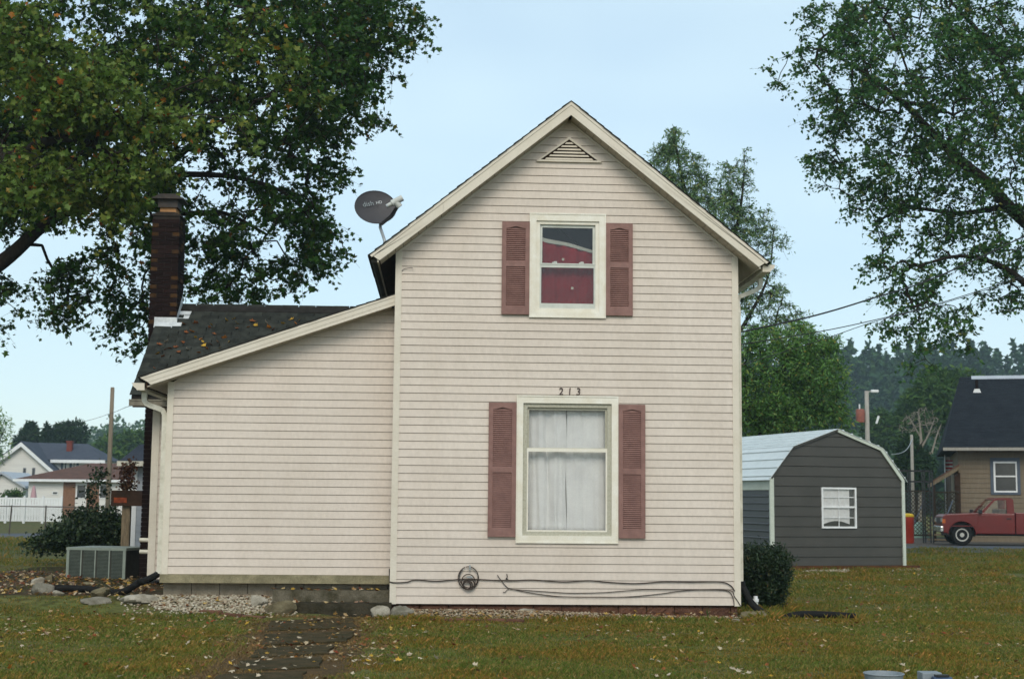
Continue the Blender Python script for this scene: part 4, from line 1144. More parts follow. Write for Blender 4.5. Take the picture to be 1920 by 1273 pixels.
corrugated('drain_pipe', [(4.95, .17, .50), (4.96, .16, .42), at_y(1398, 1110, .12), at_y(1406, 1126, .08), at_y(1418, 1139, .0), at_y(1436, 1151, -.06), at_y(1462, 1160, -.1), at_y(1484, 1154, -.1), at_y(1510, 1151, -.1), at_y(1560, 1152.5, -.1), at_y(1603, 1155.5, -.1)], .052, 'black corrugated drain pipe curving from the right corner out into the grass')
cp = at_y(1417, 1134, .35)
co = thing('cleanout_cap', 'white plastic cleanout cap on a short pipe beside the yew', 'pipe', (cp[0], cp[1], 0))
MB().lathe([(.035, 0), (.035, cp[2]+.05)], (0, 0, 0), 14).build('pipe', 'vinyl_sash', co)
MB().lathe([(.045, cp[2]+.05), (.045, cp[2]+.09), (.03, cp[2]+.09), (.03, cp[2]+.13)], (0, 0, 0), 14).build('cap', 'white_paint', co)
# ------------------------------------------------------------------ air conditioner
a0 = at_z(123, 1088, .18); a1 = at_z(229, 1091, .18)
w = float(np.linalg.norm(a1-a0)); hz = .60
ac = thing('air_conditioner', 'grey-green air conditioner condenser standing beside the chimney', 'air conditioner', (a0[0], a0[1], .15), math.atan2(a1[1]-a0[1], a1[0]-a0[0])+.08)
MB().box(.012, w-.012, .012, .9, .03, hz-.03).build('cabinet', 'ac_side', ac)
MB().box(-.01, w+.01, -.01, .92, hz-.045, hz).box(-.01, w+.01, -.01, .92, 0, .03).build('top_panel', 'ac_paint', ac)
for i in range(5):
    x = i*(w-.05)/4; ww = .05 if i in (0, 4) else .022
    MB().box(x, x+ww, -.006, .02, .03, hz-.045).build('post', 'ac_paint', ac)
for i in range(4):
    x = .05+i*(w-.05)/4; mb = MB()
    for j in range(22): mb.box(x, x+(w-.05)/4-.03, .0, .006, .04+j*.0235, .052+j*.0235)
    mb.build('grille', 'ac_grille', ac)
# planter box on a post, past the chimney
pb = at_y(228, 1030, 7.6)
pl = thing('planter_box', 'dark wooden planter box raised on a weathered post', 'planter', (pb[0], 7.6, .15))
t_ = lambda px, py: (at_y(px, py, 7.6)-np.array([pb[0], 7.6, .15]))
bx0, bx1 = t_(210, 946)[0], t_(270, 946)[0]; bz0, bz1 = t_(210, 948)[2], t_(210, 919)[2]
MB().box(t_(228, 1000)[0], t_(243, 1000)[0], -.05, .09, 0, bz0+.02).build('post', 'old_wood', pl)
MB().box(bx0, bx1, -.12, -.10, bz0, bz1).box(bx0, bx1, .16, .18, bz0, bz1).box(bx0, bx0+.02, -.1, .16, bz0, bz1).box(bx1-.02, bx1, -.1, .16, bz0, bz1).box(bx0, bx1, -.1, .16, bz0, bz0+.02).build('box', 'dark_wood', pl)
MB().box(t_(216, 940)[0], t_(240, 940)[0], -.125, -.1205, bz0+.06, bz0+.16).build('rusty_plate', 'planter_rust', pl)
# tub and covered box at the bottom edge of the lawn
tp = at_y(1657, 1262, -7.6)
tub = thing('metal_tub', 'open galvanised tub standing in the front lawn', 'tub', (tp[0], -7.6, 0))
rr = 36/(LENS_PX/12.9)
MB().lathe([(rr*.86, 0), (rr, tp[2]), (rr*1.03, tp[2]+.004), (rr*.97, tp[2]+.004), (rr*.94, tp[2]-.01), (rr*.82, .02)], (0, 0, 0), 28).build('body', 'tub_grey', tub, auto=True)
MB().tube([(rr*1.0*math.cos(a), rr*1.0*math.sin(a), tp[2]) for a in np.linspace(0, 6.283, 33)], .007, 6, False).build('rim', 'tub_grey', tub)
bp_ = at_y(1752, 1260, -7.5)
bxx = thing('meter_box', 'pale grey meter box with a dark blue cover in the front lawn', 'meter box', (bp_[0], -7.5, 0))
hh = bp_[2]
MB().box(-.12, .06, -.03, .12, 0, hh).box(.06, .10, -.02, .10, 0, hh-.03).build('body', 'tub_grey', bxx, bevel=.006)
MB().prismx([(-.16, 0), (-.16, hh-.06), (-.12, hh-.025), (-.06, hh-.025), (-.035, hh-.05), (-.035, 0)], -.05, .12).build('cover', 'blue_cover', bxx, bevel=.01)
MB().box(-.03, .09, -.13, -.07, hh-.024, hh-.008).build('handle', 'black_plastic', bxx)

# ------------------------------------------------------------------ shed
sr = at_z(1697, 1066, 0.)
TH = R_(14.5); fd = np.array([math.cos(TH), math.sin(TH)])
def shed_w():
    lo_, hi_ = 1., 8.
    for _ in range(40):
        mid = (lo_+hi_)/2; p = (sr[0]-fd[0]*mid, sr[1]-fd[1]*mid, 1.)
        if px_of(p)[0] > 1447: lo_ = mid
        else: hi_ = mid
    return mid
SW = shed_w()
shed = thing('shed', 'dark grey metal barn shed with white gambrel roof', 'shed', (sr[0]-fd[0]*SW, sr[1]-fd[1]*SW, 0.), TH)
def shed_uz(px, py):      # a point of the front face in shed coordinates
    o = np.array([shed.location[0], shed.location[1], 0.]); nrm = np.array([-math.sin(TH), math.cos(TH), 0])
    d = ray(px, py); t = ((o-CAM) @ nrm)/(d @ nrm); p = CAM+d*t-o
    return float(p[0]*math.cos(TH)+p[1]*math.sin(TH)), float(p[2])
zk = shed_uz(1693, 901)[1]; ax_, az_ = shed_uz(1573, 806); 
lbx, lbz = shed_uz(1487, 838); rbx, rbz = shed_uz(1657, 842)
lbz = rbz = (lbz+rbz)/2; rbx = SW-lbx; ax_ = SW/2
SD = 6.5
outl = [(0, .08), (SW, .08), (SW, zk), (rbx, rbz), (ax_, az_), (lbx, lbz), (0, zk)]
sb = MB().prism(outl, .03, .06).prism(outl, SD-.03, SD).build('end_wall', 'shed_grey', shed)
def edge_x(z, side_):
    if z <= zk: return 0 if side_ == 0 else SW
    if z <= lbz:
        t = (z-zk)/(lbz-zk); return lbx*t if side_ == 0 else SW-lbx*t
    t = (z-lbz)/(az_-lbz); return lbx+(ax_-lbx)*t if side_ == 0 else SW-lbx-(ax_-lbx)*t
wx0, wz0 = shed_uz(1540.5, 990); wx1, wz1 = shed_uz(1604.5, 914)
PITCH_P = (az_-.08)/13.6
z = .09; 
while z < az_-.03:
    z1 = min(z+PITCH_P, az_-.01)
    hol = [(wx0+.01, wx1-.01)] if (z < wz1-.02 and z1 > wz0+.02) else []
    def seg(zlo, zhi, holes, mb):
        for s0, s1 in subtract(min(edge_x(zlo, 0), edge_x(zhi, 0)), max(edge_x(zlo, 1), edge_x(zhi, 1)), holes):
            c0_ = lambda zz: max(s0, edge_x(zz, 0)); c1_ = lambda zz: min(s1, edge_x(zz, 1))
            yv = lambda zz: .014-.008*(1-(zz-z)/(z1-z))
            mb.add([(c0_(zlo), yv(zlo), zlo), (c1_(zlo), yv(zlo), zlo), (c1_(zhi), yv(zhi), zhi), (c0_(zhi), yv(zhi), zhi)], [(0, 1, 2, 3)])
    mb = MB(); rib = .038
    cuts = sorted({z, z1-rib, *[c for c in (wz0+.02, wz1-.02, lbz, zk) if z < c < z1-rib]})
    for za, zb in zip(cuts[:-1], cuts[1:]):
        seg(za, zb, [(wx0+.01, wx1-.01)] if wz0+.02 < (za+zb)/2 < wz1-.02 else [], mb)
    zr0, zr1 = z1-rib, z1
    for s0, s1 in subtract(max(edge_x(zr0, 0), edge_x(zr1, 0)), min(edge_x(zr0, 1), edge_x(zr1, 1)), [(wx0+.01, wx1-.01)] if wz0+.02 < zr0 and zr1 < wz1-.02 else []):
        mb.add([(s0, .014, zr0), (s1, .014, zr0), (s1, -.008, zr0+.006), (s0, -.008, zr0+.006), (s1, -.008, zr1-.006), (s0, -.008, zr1-.006), (s1, .006, zr1), (s0, .006, zr1)], [(0, 1, 2, 3), (3, 2, 4, 5), (5, 4, 6, 7)])
    if wz0+.02 <= z and z1 <= wz1-.02:
        for sgn in (-1, 1):
            m2 = MB()
            for f4 in mb.f:
                vv = [mb.v[i] for i in f4]
                if (sum(v[0] for v in vv)/len(vv)-(wx0+wx1)/2)*sgn > 0: m2.add(vv, [tuple(range(len(vv)))])
            m2.build('wall_panel', 'shed_grey', sb)
    else: mb.build('wall_panel', 'shed_grey', sb)
    z = z1
sw_ = MB().box(0, .03, .04, SD-.04, .08, zk).box(SW-.03, SW, .04, SD-.04, .08, zk).build('side_wall', 'shed_side', shed)
nz_ = int((zk-.36)/.17)
for i in range(nz_):
    MB().prismx([(0, 0), (0, 0)], 0, 0) if 0 else None
    zz = .1+i*.17
    mb = MB().add([(-.002, .12, zz), (-.002, SD-.1, zz), (-.002, SD-.1, zz+.12), (-.002, .12, zz+.12), (-.024, .12, zz+.135), (-.024, SD-.1, zz+.135), (-.024, SD-.1, zz+.152), (-.024, .12, zz+.152), (-.002, .12, zz+.17), (-.002, SD-.1, zz+.17)],
                  [(3, 2, 1, 0), (4, 5, 2, 3), (7, 6, 5, 4), (8, 9, 6, 7)])
    mb.build('wall_panel', 'shed_side', sw_)
MB().box(-.03, -.001, .02, SD, zk-.24, zk-.02).box(-.045, -.001, .02, SD, zk-.27, zk-.24).build('header', 'shed_trim', shed)
# roof: two pitches on each side, horizontal ribs
def roof_sheet(pa, pb_, nrib, s, nm):
    pa = np.array(pa); pb_ = np.array(pb_); d = pb_-pa; L_ = np.linalg.norm(d); d = d/L_
    nrm = np.array([-d[1], d[0]]); nrm = nrm if nrm[1] > 0 else -nrm
    mb = MB()
    F0 = lambda t, h: tuple(pa+d*t+nrm*h)
    pr = [F0(0, .03)]
    for i in range(nrib):
        t = L_*(i+.5)/nrib
        pr += [F0(t-.03, .03), F0(t-.014, .052), F0(t+.014, .052), F0(t+.03, .03)]
    pr += [F0(L_, .03), F0(L_, .022), F0(0, .022)]
    if s < 0: pr = pr[::-1]
    mb.prism(pr, -.06, SD+.06)
    return mb.build(nm, 'shed_white', shed)
roof_sheet((ax_, az_), (lbx, lbz), 5, -1, 'roof_sheet'); roof_sheet((lbx, lbz), (-.07, zk-.05), 4, -1, 'roof_sheet')
roof_sheet((ax_, az_), (rbx, rbz), 5, 1, 'roof_sheet'); roof_sheet((rbx, rbz), (SW+.07, zk-.05), 4, 1, 'roof_sheet')
def strip(p, q_, w_, mt, nm, y0=-.045, y1=.012, off=0.):
    p = np.array(p); q_ = np.array(q_); d = (q_-p)/np.linalg.norm(q_-p); n_ = np.array([-d[1], d[0]]); n_ = n_ if n_[1] > 0 else -n_
    pts = [tuple(p-n_*w_+n_*off), tuple(q_-n_*w_+n_*off), tuple(q_+n_*off), tuple(p+n_*off)]
    if (pts[1][0]-pts[0][0]) < 0: pts = pts[::-1]
    return MB().prism(pts, y0, y1).build(nm, mt, shed)
strip((lbx, lbz), (ax_, az_), .05, 'shed_grey', 'rake_trim', off=.02); strip((0, zk), (lbx, lbz), .03, 'shed_grey', 'rake_trim', off=.02)
strip((ax_, az_), (rbx, rbz), .075, 'shed_trim', 'rake_trim', off=.02); strip((rbx, rbz), (SW, zk), .085, 'shed_trim', 'rake_trim', off=.02)
MB().box(-.055, .055, -.035, .02, .08, zk+.03).build('corner_trim', 'shed_trim', shed)
MB().box(SW-.065, SW+.02, -.035, .02, .02, zk+.01).build('corner_trim', 'shed_trim', shed)
MB().box(-.05, SW+.4, -.06, .06, -.02, .085).build('skid', 'skid_wood', shed)
sw2 = link(bpy.data.objects.new('window', frame(MB(), wx0, wx1, wz0, wz1, .045, -.03, .03).mesh('window', 'white_paint')), shed)
zm = (wz0+wz1)/2+.02; xm = (wx0+wx1)/2
MB().box(wx0+.045, wx1-.045, -.02, .02, zm-.022, zm+.022).build('meeting_rail', 'white_paint', sw2)
mun = MB().box(xm-.009, xm+.009, -.008, .004, wz0+.045, wz1-.045)
for zz in ((wz0+zm)/2, (wz1+zm)/2): mun.box(wx0+.045, wx1-.045, -.006, .003, zz-.009, zz+.009)
mun.build('muntin', 'white_paint', sw2)
for za, zb in ((wz0+.04, zm-.02), (zm+.02, wz1-.04)): MB().box(wx0+.04, wx1-.04, .006, .010, za, zb).build('pane', 'glass', sw2)
loc = np.array(shed.location)
def shed_pt(x, y, z): return (loc[0]+x*math.cos(TH)-y*math.sin(TH), loc[1]+x*math.sin(TH)+y*math.cos(TH), z)
mb = MB(); n_ = 40; V = []; x0c, x1c = wx0+.06, wx1-.18
for j in range(8):
    for i in range(n_+1):
        u = i/n_; zlo = wz0+.10+.09*math.sin(math.pi*min(1, u*1.1))**2 if j == 0 else 0
        zz = (wz0+.10+.08*max(0, math.sin(math.pi*u))) + (wz1-.05-(wz0+.10+.08*max(0, math.sin(math.pi*u))))*j/7
        mb.v.append(shed_pt(x0c+(x1c-x0c)*u, .021+.005*math.sin(u*30), zz))
for j in range(7):
    for i in range(n_): a = j*(n_+1)+i; mb.f.append((a, a+1, a+n_+2, a+n_+1))
tag(mb.build('curtain', 'curtain_white', None, smooth=True), 'pale curtain with a raised hem behind the shed window panes', 'curtain')

def shed_gp(px, py): p = at_z(px, py, 0.); return (p[0], p[1])
pebbles('shed_stones', [shed_gp(1505, 1073), shed_gp(1540, 1076), shed_gp(1595, 1073), shed_gp(1590, 1069), shed_gp(1510, 1071)], 260, .022, 'pebble_white', 'white stones along the skid of the shed below its window', lambda x, y: .02+0*x, 24, 1)
pebbles('shed_stones', [shed_gp(1672, 1072), shed_gp(1726, 1071), shed_gp(1726, 1068), shed_gp(1675, 1068)], 160, .022, 'pebble_white', 'white stones at the bare corner of the shed skid', lambda x, y: .02+0*x, 25, 1)
# ------------------------------------------------------------------ right background: lane, pickup, neighbour's house
RB = R_(-18)
def poly_sheet(name, pts, mt, z):
    o = MB().add([(p[0], p[1], z) for p in pts], [tuple(range(len(pts)))]).build(name, mt); o['kind'] = 'structure'
    return o
poly_sheet('driveway', [at_z(1560, 1039, 0), at_z(1920, 1035, 0), at_z(2300, 1031, 0), at_z(2300, 1013, 0), at_z(1920, 1023, 0), at_z(1560, 1026, 0)], 'asphalt', .012)
poly_sheet('verge', [at_z(1560, 1027, 0), at_z(1920, 1024, 0), at_z(2300, 1016, 0), at_z(2300, 998, 0), at_z(1920, 1006, 0), at_z(1560, 1010, 0)], 'gravel_lane', .006)
# pickup, x forward in its own frame
w0 = at_z(1797, 1021, .012)
TR = math.pi+RB+.12
truck = thing('pickup_truck', 'red pickup truck parked on the gravel lane', 'truck', (w0[0], w0[1], .012), TR)
# local: +x is forwards, y left(+)/right; the side towards the street camera is local +y or -y according to heading
side = 1
def yy(v): return v*side
H = 1.86
def truck_prism(poly, ya, yb, name, mt, bevel=.02, parent=truck):
    ar = sum(a[0]*b[1]-b[0]*a[1] for a, b in zip(poly, poly[1:]+poly[:1]))
    if ar < 0: poly = poly[::-1]
    return MB().prism(poly, min(ya, yb), max(ya, yb)).build(name, mt, parent, bevel=bevel)
TW = .96
arch = lambda cx, r_, zc_: [(cx+r_*math.cos(a), zc_+r_*math.sin(a)) for a in np.linspace(0, math.pi, 13)]
WR, WB = .41, 3.35
body = [(.92, .52), (.95, .80), (.93, 1.09), (.80, 1.14), (-.80, 1.22), (-.82, 1.20), (-2.02, 1.20), (-2.02, .46)] + [(-.62, .46)] + list(reversed([(x, z) for x, z in arch(0, .52, WR)]))[::1] + [(.62, .48)]
bd = [(.70, .50), (.73, .82), (.715, 1.13), (.58, 1.20), (-.74, 1.27), (-2.00, 1.24), (-2.00, .46), (-.56, .46)] + [(.52*math.cos(a), WR+.52*math.sin(a)) for a in np.linspace(math.pi, 0, 13)] + [(.56, .48)]
truck_prism(bd, -TW, TW, 'body', 'truck_red', .035)
bed = [(-2.03, .46), (-2.03, 1.29), (-4.45, 1.29), (-4.45, .50), (-3.91, .50)] + [(-WB+.52*math.cos(a), WR+.52*math.sin(a)) for a in np.linspace(math.pi, 0, 13)] + [(-2.79, .46)]
truck_prism(bed, -TW, TW, 'bed', 'truck_red', .03)
MB().box(-4.40, -2.10, -TW+.08, TW-.08, .9, 1.292).build('bed_liner', 'black_plastic', truck)
# cab: pillars, roof and glass
cabside = [(-.66, 1.22), (-1.22, 1.80), (-1.40, 1.86), (-1.86, 1.86), (-1.97, 1.80), (-2.00, 1.22)]
winside = [(-.83, 1.25), (-1.27, 1.74), (-1.40, 1.77), (-1.70, 1.77), (-1.72, 1.25)]
for s_ in (-1, 1):
    ya, yb = s_*(TW-.06), s_*(TW-.13)
    mb = MB()
    pr_ = [([(-.66, 1.22), (-1.22, 1.80), (-1.27, 1.74), (-.83, 1.25)]), ([(-1.22, 1.80), (-1.40, 1.86), (-1.86, 1.86), (-1.97, 1.80), (-1.70, 1.77), (-1.40, 1.77), (-1.27, 1.74)]), ([(-1.97, 1.80), (-2.00, 1.22), (-1.72, 1.25), (-1.70, 1.77)]), ([(-.66, 1.20), (-.83, 1.25), (-1.72, 1.25), (-2.0, 1.22), (-2.0, 1.19)])]
    for p in pr_:
        ar = sum(a[0]*b[1]-b[0]*a[1] for a, b in zip(p, p[1:]+p[:1])); p = p if ar > 0 else p[::-1]
        mb.prism(p, min(ya, yb), max(ya, yb))
    mb.build('door_frame', 'truck_red', truck)
    truck_prism(winside, s_*(TW-.10), s_*(TW-.105), 'side_window', 'glass', 0)
    MB().box(-1.98, -.60, s_*(TW+.004), s_*(TW-.01), .50, 1.20).build('door', 'truck_red', truck, bevel=.01)
    MB().box(-1.86, -1.68, s_*(TW+.02), s_*(TW+.004), 1.03, 1.075).build('door_handle', 'black_plastic', truck)
    MB().box(-4.40, .58, s_*(TW+.012), s_*(TW+.0), .74, .775).build('trim_strip', 'truck_red', truck)
    MB().box(-.76, -.64, s_*(TW+.16), s_*(TW-.05), 1.25, 1.40).build('mirror', 'black_plastic', truck, bevel=.02)
    MB().box(.62, .735, s_*(TW+.003), s_*(TW-.16), .86, 1.02).build('marker_lamp', 'orange_lamp', truck)
    MB().box(.735, .748, s_*(TW-.04), s_*(TW-.42), .90, 1.06).build('headlight', 'lamp_clear', truck)
    for wx in (0., -WB):
        t = link(bpy.data.objects.new('wheel', None), truck); t.location = (wx, s_*(TW-.13), WR)
        f_ = s_
        MB().lathe([(.24, -.11), (.37, -.12), (.405, -.085), (.41, 0), (.405, .085), (.37, .12), (.24, .11)], (0, 0, 0), 30, 'y').build('tyre', 'rubber', t, auto=True)
        rim_ = MB().lathe([(.255, .05*f_), (.25, .125*f_), (.21, .12*f_), (.19, .085*f_), (.10, .075*f_), (.085, .11*f_), (.0, .115*f_)], (0, 0, 0), 26, 'y')
        rim_.build('rim', 'rim_metal', t, auto=True)
    # dark wheel-well liners
    for wx in (0., -WB): MB().box(wx-.55, wx+.55, s_*(TW-.30), s_*(TW-.34), .35, .96).build('wheel_well', 'black_plastic', truck)
MB().prism([(-1.20, 1.80), (-1.40, 1.845), (-1.86, 1.845), (-1.97, 1.79), (-1.95, 1.77), (-1.86, 1.81), (-1.40, 1.81), (-1.22, 1.77)][::-1], -TW+.1, TW-.1).build('cab_roof', 'truck_red', truck)
MB().add([(-.66, -TW+.1, 1.262), (-.66, TW-.1, 1.262), (-1.21, TW-.14, 1.79), (-1.21, -TW+.14, 1.79)], [(0, 1, 2, 3)]).build('windscreen', 'glass', truck)
MB().box(-2.0, -1.97, -TW+.1, TW-.1, 1.2, 1.40).build('cab_back', 'truck_red', truck)
MB().add([(-1.985, -TW+.1, 1.40), (-1.985, TW-.1, 1.40), (-1.965, TW-.14, 1.79), (-1.965, -TW+.14, 1.79)], [(0, 1, 2, 3)]).build('rear_window', 'glass', truck)
MB().box(-1.90, -1.45, -.75, .75, .8, 1.42).build('bench_seat', 'seat_cloth', truck, bevel=.04)
MB().box(.725, .742, -.62, .62, .84, 1.07).build('grille', 'black_plastic', truck)
MB().box(.68, .82, -TW+.02, TW-.02, .52, .74).build('bumper', 'chrome', truck, bevel=.03)
MB().box(-4.58, -4.45, -TW+.05, TW-.05, .5, .68).build('rear_bumper', 'chrome', truck, bevel=.02)
MB().box(-4.3, .5, -.5, .5, .38, .55).build('chassis', 'black_plastic', truck)

# neighbour's house
nh0 = at_y(1800, 1000, 41.0)
nh = thing('neighbour_house', 'tan shingled house with steep dark blue roof beyond the pickup', 'house', (nh0[0], 41.0, 0), RB)
def loc_of(px, py, o, rz, off=0.):      # point on the vertical plane through object o (its local y = off), in local coordinates
    l = np.array(o.location); n_ = np.array([-math.sin(rz), math.cos(rz), 0.])
    d = ray(px, py); t = ((l-CAM) @ n_+off)/(d @ n_); p = CAM+d*t-l
    return np.array([p[0]*math.cos(rz)+p[1]*math.sin(rz), off, p[2]])
nu = lambda px, py, off=0.: loc_of(px, py, nh, RB, off)
ez = nu(1800, 842)[2]
nwin = [nu(1866, 921), nu(1905, 867)]
nwall = MB()
NW = 9.; hx0, hx1, hz0, hz1 = nwin[0][0]-.05, nwin[1][0]+.05, nwin[0][2]-.05, nwin[1][2]+.05
nwall.box(0, hx0, .02, .1, 0, ez).box(hx1, NW, .02, .1, 0, ez).box(hx0, hx1, .02, .1, 0, hz0).box(hx0, hx1, .02, .1, hz1, ez)
nwall.box(0, .08, .1, 8.9, 0, ez).box(NW-.08, NW, .1, 8.9, 0, ez).box(0, NW, 8.9, 9, 0, ez)
nwall = nwall.build('wall', 'tan_shake', nh)
nrow_ = int(ez/.2)
for i in range(nrow_):
    z0, z1 = i*ez/nrow_, (i+1)*ez/nrow_-.008
    for s0, s1 in subtract(0, NW, [(hx0, hx1)] if (z1 > hz0 and z0 < hz1) else []):
        MB().add([(s0, -.012, z0), (s1, -.012, z0), (s1, .008, z1), (s0, .008, z1), (s0, .015, z0), (s1, .015, z0)], [(0, 1, 2, 3), (4, 5, 1, 0)]).build('siding_board', 'tan_shake', nwall)
ee = nu(1768, 839, -.6); rg_ = nu(1800, 707, 4.2)
rf = MB().add([(ee[0], -.62, ee[2]), (NW+.8, -.62, ee[2]), (NW+.8, 4.2, rg_[2]), (rg_[0], 4.2, rg_[2]), (NW+.8, 9.4, ee[2]), (ee[0], 9.4, ee[2]),
                (ee[0], -.62, ee[2]-.09), (NW+.8, -.62, ee[2]-.09), (NW+.8, 9.4, ee[2]-.09), (ee[0], 9.4, ee[2]-.09)],
               [(0, 1, 2, 3), (5, 0, 3), (3, 2, 4, 5), (1, 4, 2), (0, 6, 7, 1), (1, 7, 8, 4), (4, 8, 9, 5), (5, 9, 6, 0), (6, 9, 8, 7)]).build('roof', 'navy_roof', nh)
nr = 30; sl2 = (rg_[2]-ee[2])/4.82
for i in range(nr):
    u0, u1 = 4.82*i/nr, 4.82*(i+1)/nr; xa, xb = [ee[0]-.01+(rg_[0]-ee[0])*u_/4.82 for u_ in (u0, u1)]
    MB().add([(xa, -.62+u0, ee[2]+u0*sl2+.022), (NW+.8, -.62+u0, ee[2]+u0*sl2+.022), (NW+.8, -.62+u1, ee[2]+u1*sl2+.004), (xb, -.62+u1, ee[2]+u1*sl2+.004), (xa, -.62+u0, ee[2]+u0*sl2), (NW+.8, -.62+u0, ee[2]+u0*sl2)], [(0, 1, 2, 3), (4, 5, 1, 0)]).build('shingle_course', 'navy_roof', rf)
MB().prismx([(4.0, rg_[2]-.12), (4.2, rg_[2]+.05), (4.4, rg_[2]-.12), (4.2, rg_[2])][::-1], rg_[0]+.5, NW+.8).build('ridge_vent', 'grey_wall', rf)
MB().prism([(.0, ez), (NW, ez), (NW, ez+.2), (0, ez+.2)], .3, 8.8).build('attic_floor', 'dark_wood', nh)
MB().box(ee[0], NW+.8, -.72, -.625, ee[2]-.13, ee[2]+.0).build('gutter', 'pole_grey', nh)
MB().add([(0, -.6, ee[2]-.1), (NW, -.6, ee[2]-.1), (NW, .05, ez-.01), (0, .05, ez-.01)], [(3, 2, 1, 0)]).build('eave_soffit', 'dark_wood', nh)
vp = nu(1831.5, 735, 3.3)
vz = ee[2]+(3.3+.62)*sl2
MB().lathe([(.07, vz-.1), (.07, vz+.42)], (vp[0], 3.3, 0), 12).build('vent_pipe', 'brick_dark', rf)
MB().prism([(vp[0]-.18, vz-.18), (vp[0]+.18, vz-.18), (vp[0]+.11, vz+.0), (vp[0]-.11, vz+.0)], 3.05, 3.2).build('vent_flashing', 'white_paint', rf)
nw_ = link(bpy.data.objects.new('window', frame(MB(), hx0-.02, hx1+.02, hz0-.02, hz1+.02, .10, -.02, .06).mesh('window', 'white_paint')), nh)
o1, o2 = nu(1858, 927), nu(1912, 858)
frame(MB(), o1[0], o2[0], o1[2], o2[2], .13, -.035, .005, .10, .16).build('casing', 'blue_grey_trim', nw_)
zmid = (hz0+hz1)/2+.03
MB().box(hx0+.07, hx1-.07, -.012, .03, zmid-.03, zmid+.03).build('meeting_rail', 'white_paint', nw_)
for za, zb in ((hz0+.07, zmid-.03), (zmid+.03, hz1-.07)): MB().box(hx0+.06, hx1-.06, .03, .036, za, zb).build('pane', 'dark_window', nw_)
# side porch of that house: brown roof, posts, deck, lattice, stair rails
P_ = lambda px, py, off=0.: nu(px, py, off)
pr0, pr1 = P_(1744, 906, -.2), P_(1798, 872, -.2)
MB().prism([(pr0[0], pr0[2]-.12), (pr1[0], pr1[2]-.12), (pr1[0], pr1[2]+.06), (pr0[0], pr0[2]+.06)], -.4, 5.5).build('porch_roof', 'brown_roof', nh)
MB().prism([(pr0[0]-.06, pr0[2]-.20), (pr1[0], pr1[2]-.20), (pr1[0], pr1[2]-.03), (pr0[0]-.06, pr0[2]-.03)], -.46, -.405).build('porch_fascia', 'old_wood', nh)
lz = P_(1750, 912)[2]; px0 = pr0[0]+.15
dkz = .95
for i, x in enumerate((px0, px0+1.05, -.12)):
    MB().box(x-.06, x+.06, -.30, -.18, 0, pr0[2]+(x-px0)*.45).build('porch_post', 'dark_wood', nh)
MB().box(px0-.1, -.02, -.35, 3.0, dkz-.12, dkz).build('porch_deck', 'old_wood', nh)
def lattice(x0, x1, z0, z1, y, parent, step=.16, w_=.035):
    mb = MB(); c = -(z1-z0)
    while c < (x1-x0):
        for sg in (1, -1):
            a = [max(0, c), None]; t0 = max(0., -c); t1 = min(z1-z0, (x1-x0)-c)
            if t1 > t0:
                xa, xb = c+t0, c+t1
                if sg < 0: xa, xb = (x1-x0)-xa, (x1-x0)-xb
                q4 = [(x0+xa-w_/2, z0+t0), (x0+xa+w_/2, z0+t0), (x0+xb+w_/2, z0+t1), (x0+xb-w_/2, z0+t1)]
                mb.prism(q4, y+(.012 if sg > 0 else 0), y+(.02 if sg > 0 else .010))
        c += step
    mb.box(x0-.03, x1+.03, y-.01, y+.025, z1, z1+.06).box(x0-.03, x1+.03, y-.01, y+.025, z0-.06, z0)
    return mb.build('lattice', 'lattice', parent, kind='stuff')
la, lb_ = P_(1746, 963, -.35), P_(1797, 924, -.35)
lattice(la[0], lb_[0], la[2], lb_[2], -.33, nh)
for x in (la[0]-.3, lb_[0]-.25):
    MB().tube([(x, -.5, dkz+.8), (x-.45, -1.6, .75)], .03, 6).build('stair_rail', 'blue_grey_trim', nh)
for i in range(4): MB().box(la[0]-.2, lb_[0]-.2, -.65-i*.28, -.35-i*.28, dkz-.28-i*.2, dkz-.22-i*.2).build('stair_tread', 'old_wood', nh)
# flag beyond the porch
fl0 = at_y(1772, 884, 47.)
flag = thing('flag', 'red and white striped flag hanging beside the porch roof', 'flag', (fl0[0], 47., 0))
fh = at_y(1772, 862, 47.)[2]; fw_ = at_y(1802, 870, 47.)[0]-fl0[0]; fb_ = at_y(1772, 886, 47.)[2]
MB().tube([(0, 0, 0), (0, 0, fh+.3)], .025, 8).build('pole', 'white_paint', flag)
for i in range(7):
    za, zb = fb_+(fh-fb_)*i/7, fb_+(fh-fb_)*(i+1)/7
    mb = MB()
    for j in range(8):
        x0, x1 = .03+fw_*j/8, .03+fw_*(j+1)/8; y0, y1 = .06*math.sin(j*1.1), .06*math.sin((j+1)*1.1)
        mb.add([(x0, y0, za), (x1, y1, za), (x1, y1, zb), (x0, y0, zb)], [(0, 1, 2, 3)])
    mb.build('stripe', 'flag_red' if i % 2 == 0 else 'flag_white', flag, smooth=True)
# dark trellis fence and arbour between shed and porch
tr0 = at_y(1698, 1000, 38.); tr = thing('trellis_fence', 'dark lattice trellis fence with tall posts behind the shed', 'fence', (tr0[0]-1.2, 38., 0))
tq = lambda px, py: at_y(px, py, 38.)-np.array([tr0[0]-1.2, 38., 0])
lattice(0.2, tq(1744, 960)[0], .35, tq(1744, 922)[2], 0., tr)
for px in (1702, 1706, 1729, 1733, 1743, 1748):
    x = tq(px, 900)[0]; MB().box(x-.02, x+.02, -.03, .03, 0, tq(px, 882)[2]).build('post', 'black_plastic', tr)
for py in (882, 902): zz = tq(1720, py)[2]; MB().box(0, tq(1749, 900)[0], -.03, .03, zz-.05, zz+.02).build('rail', 'black_plastic', tr)
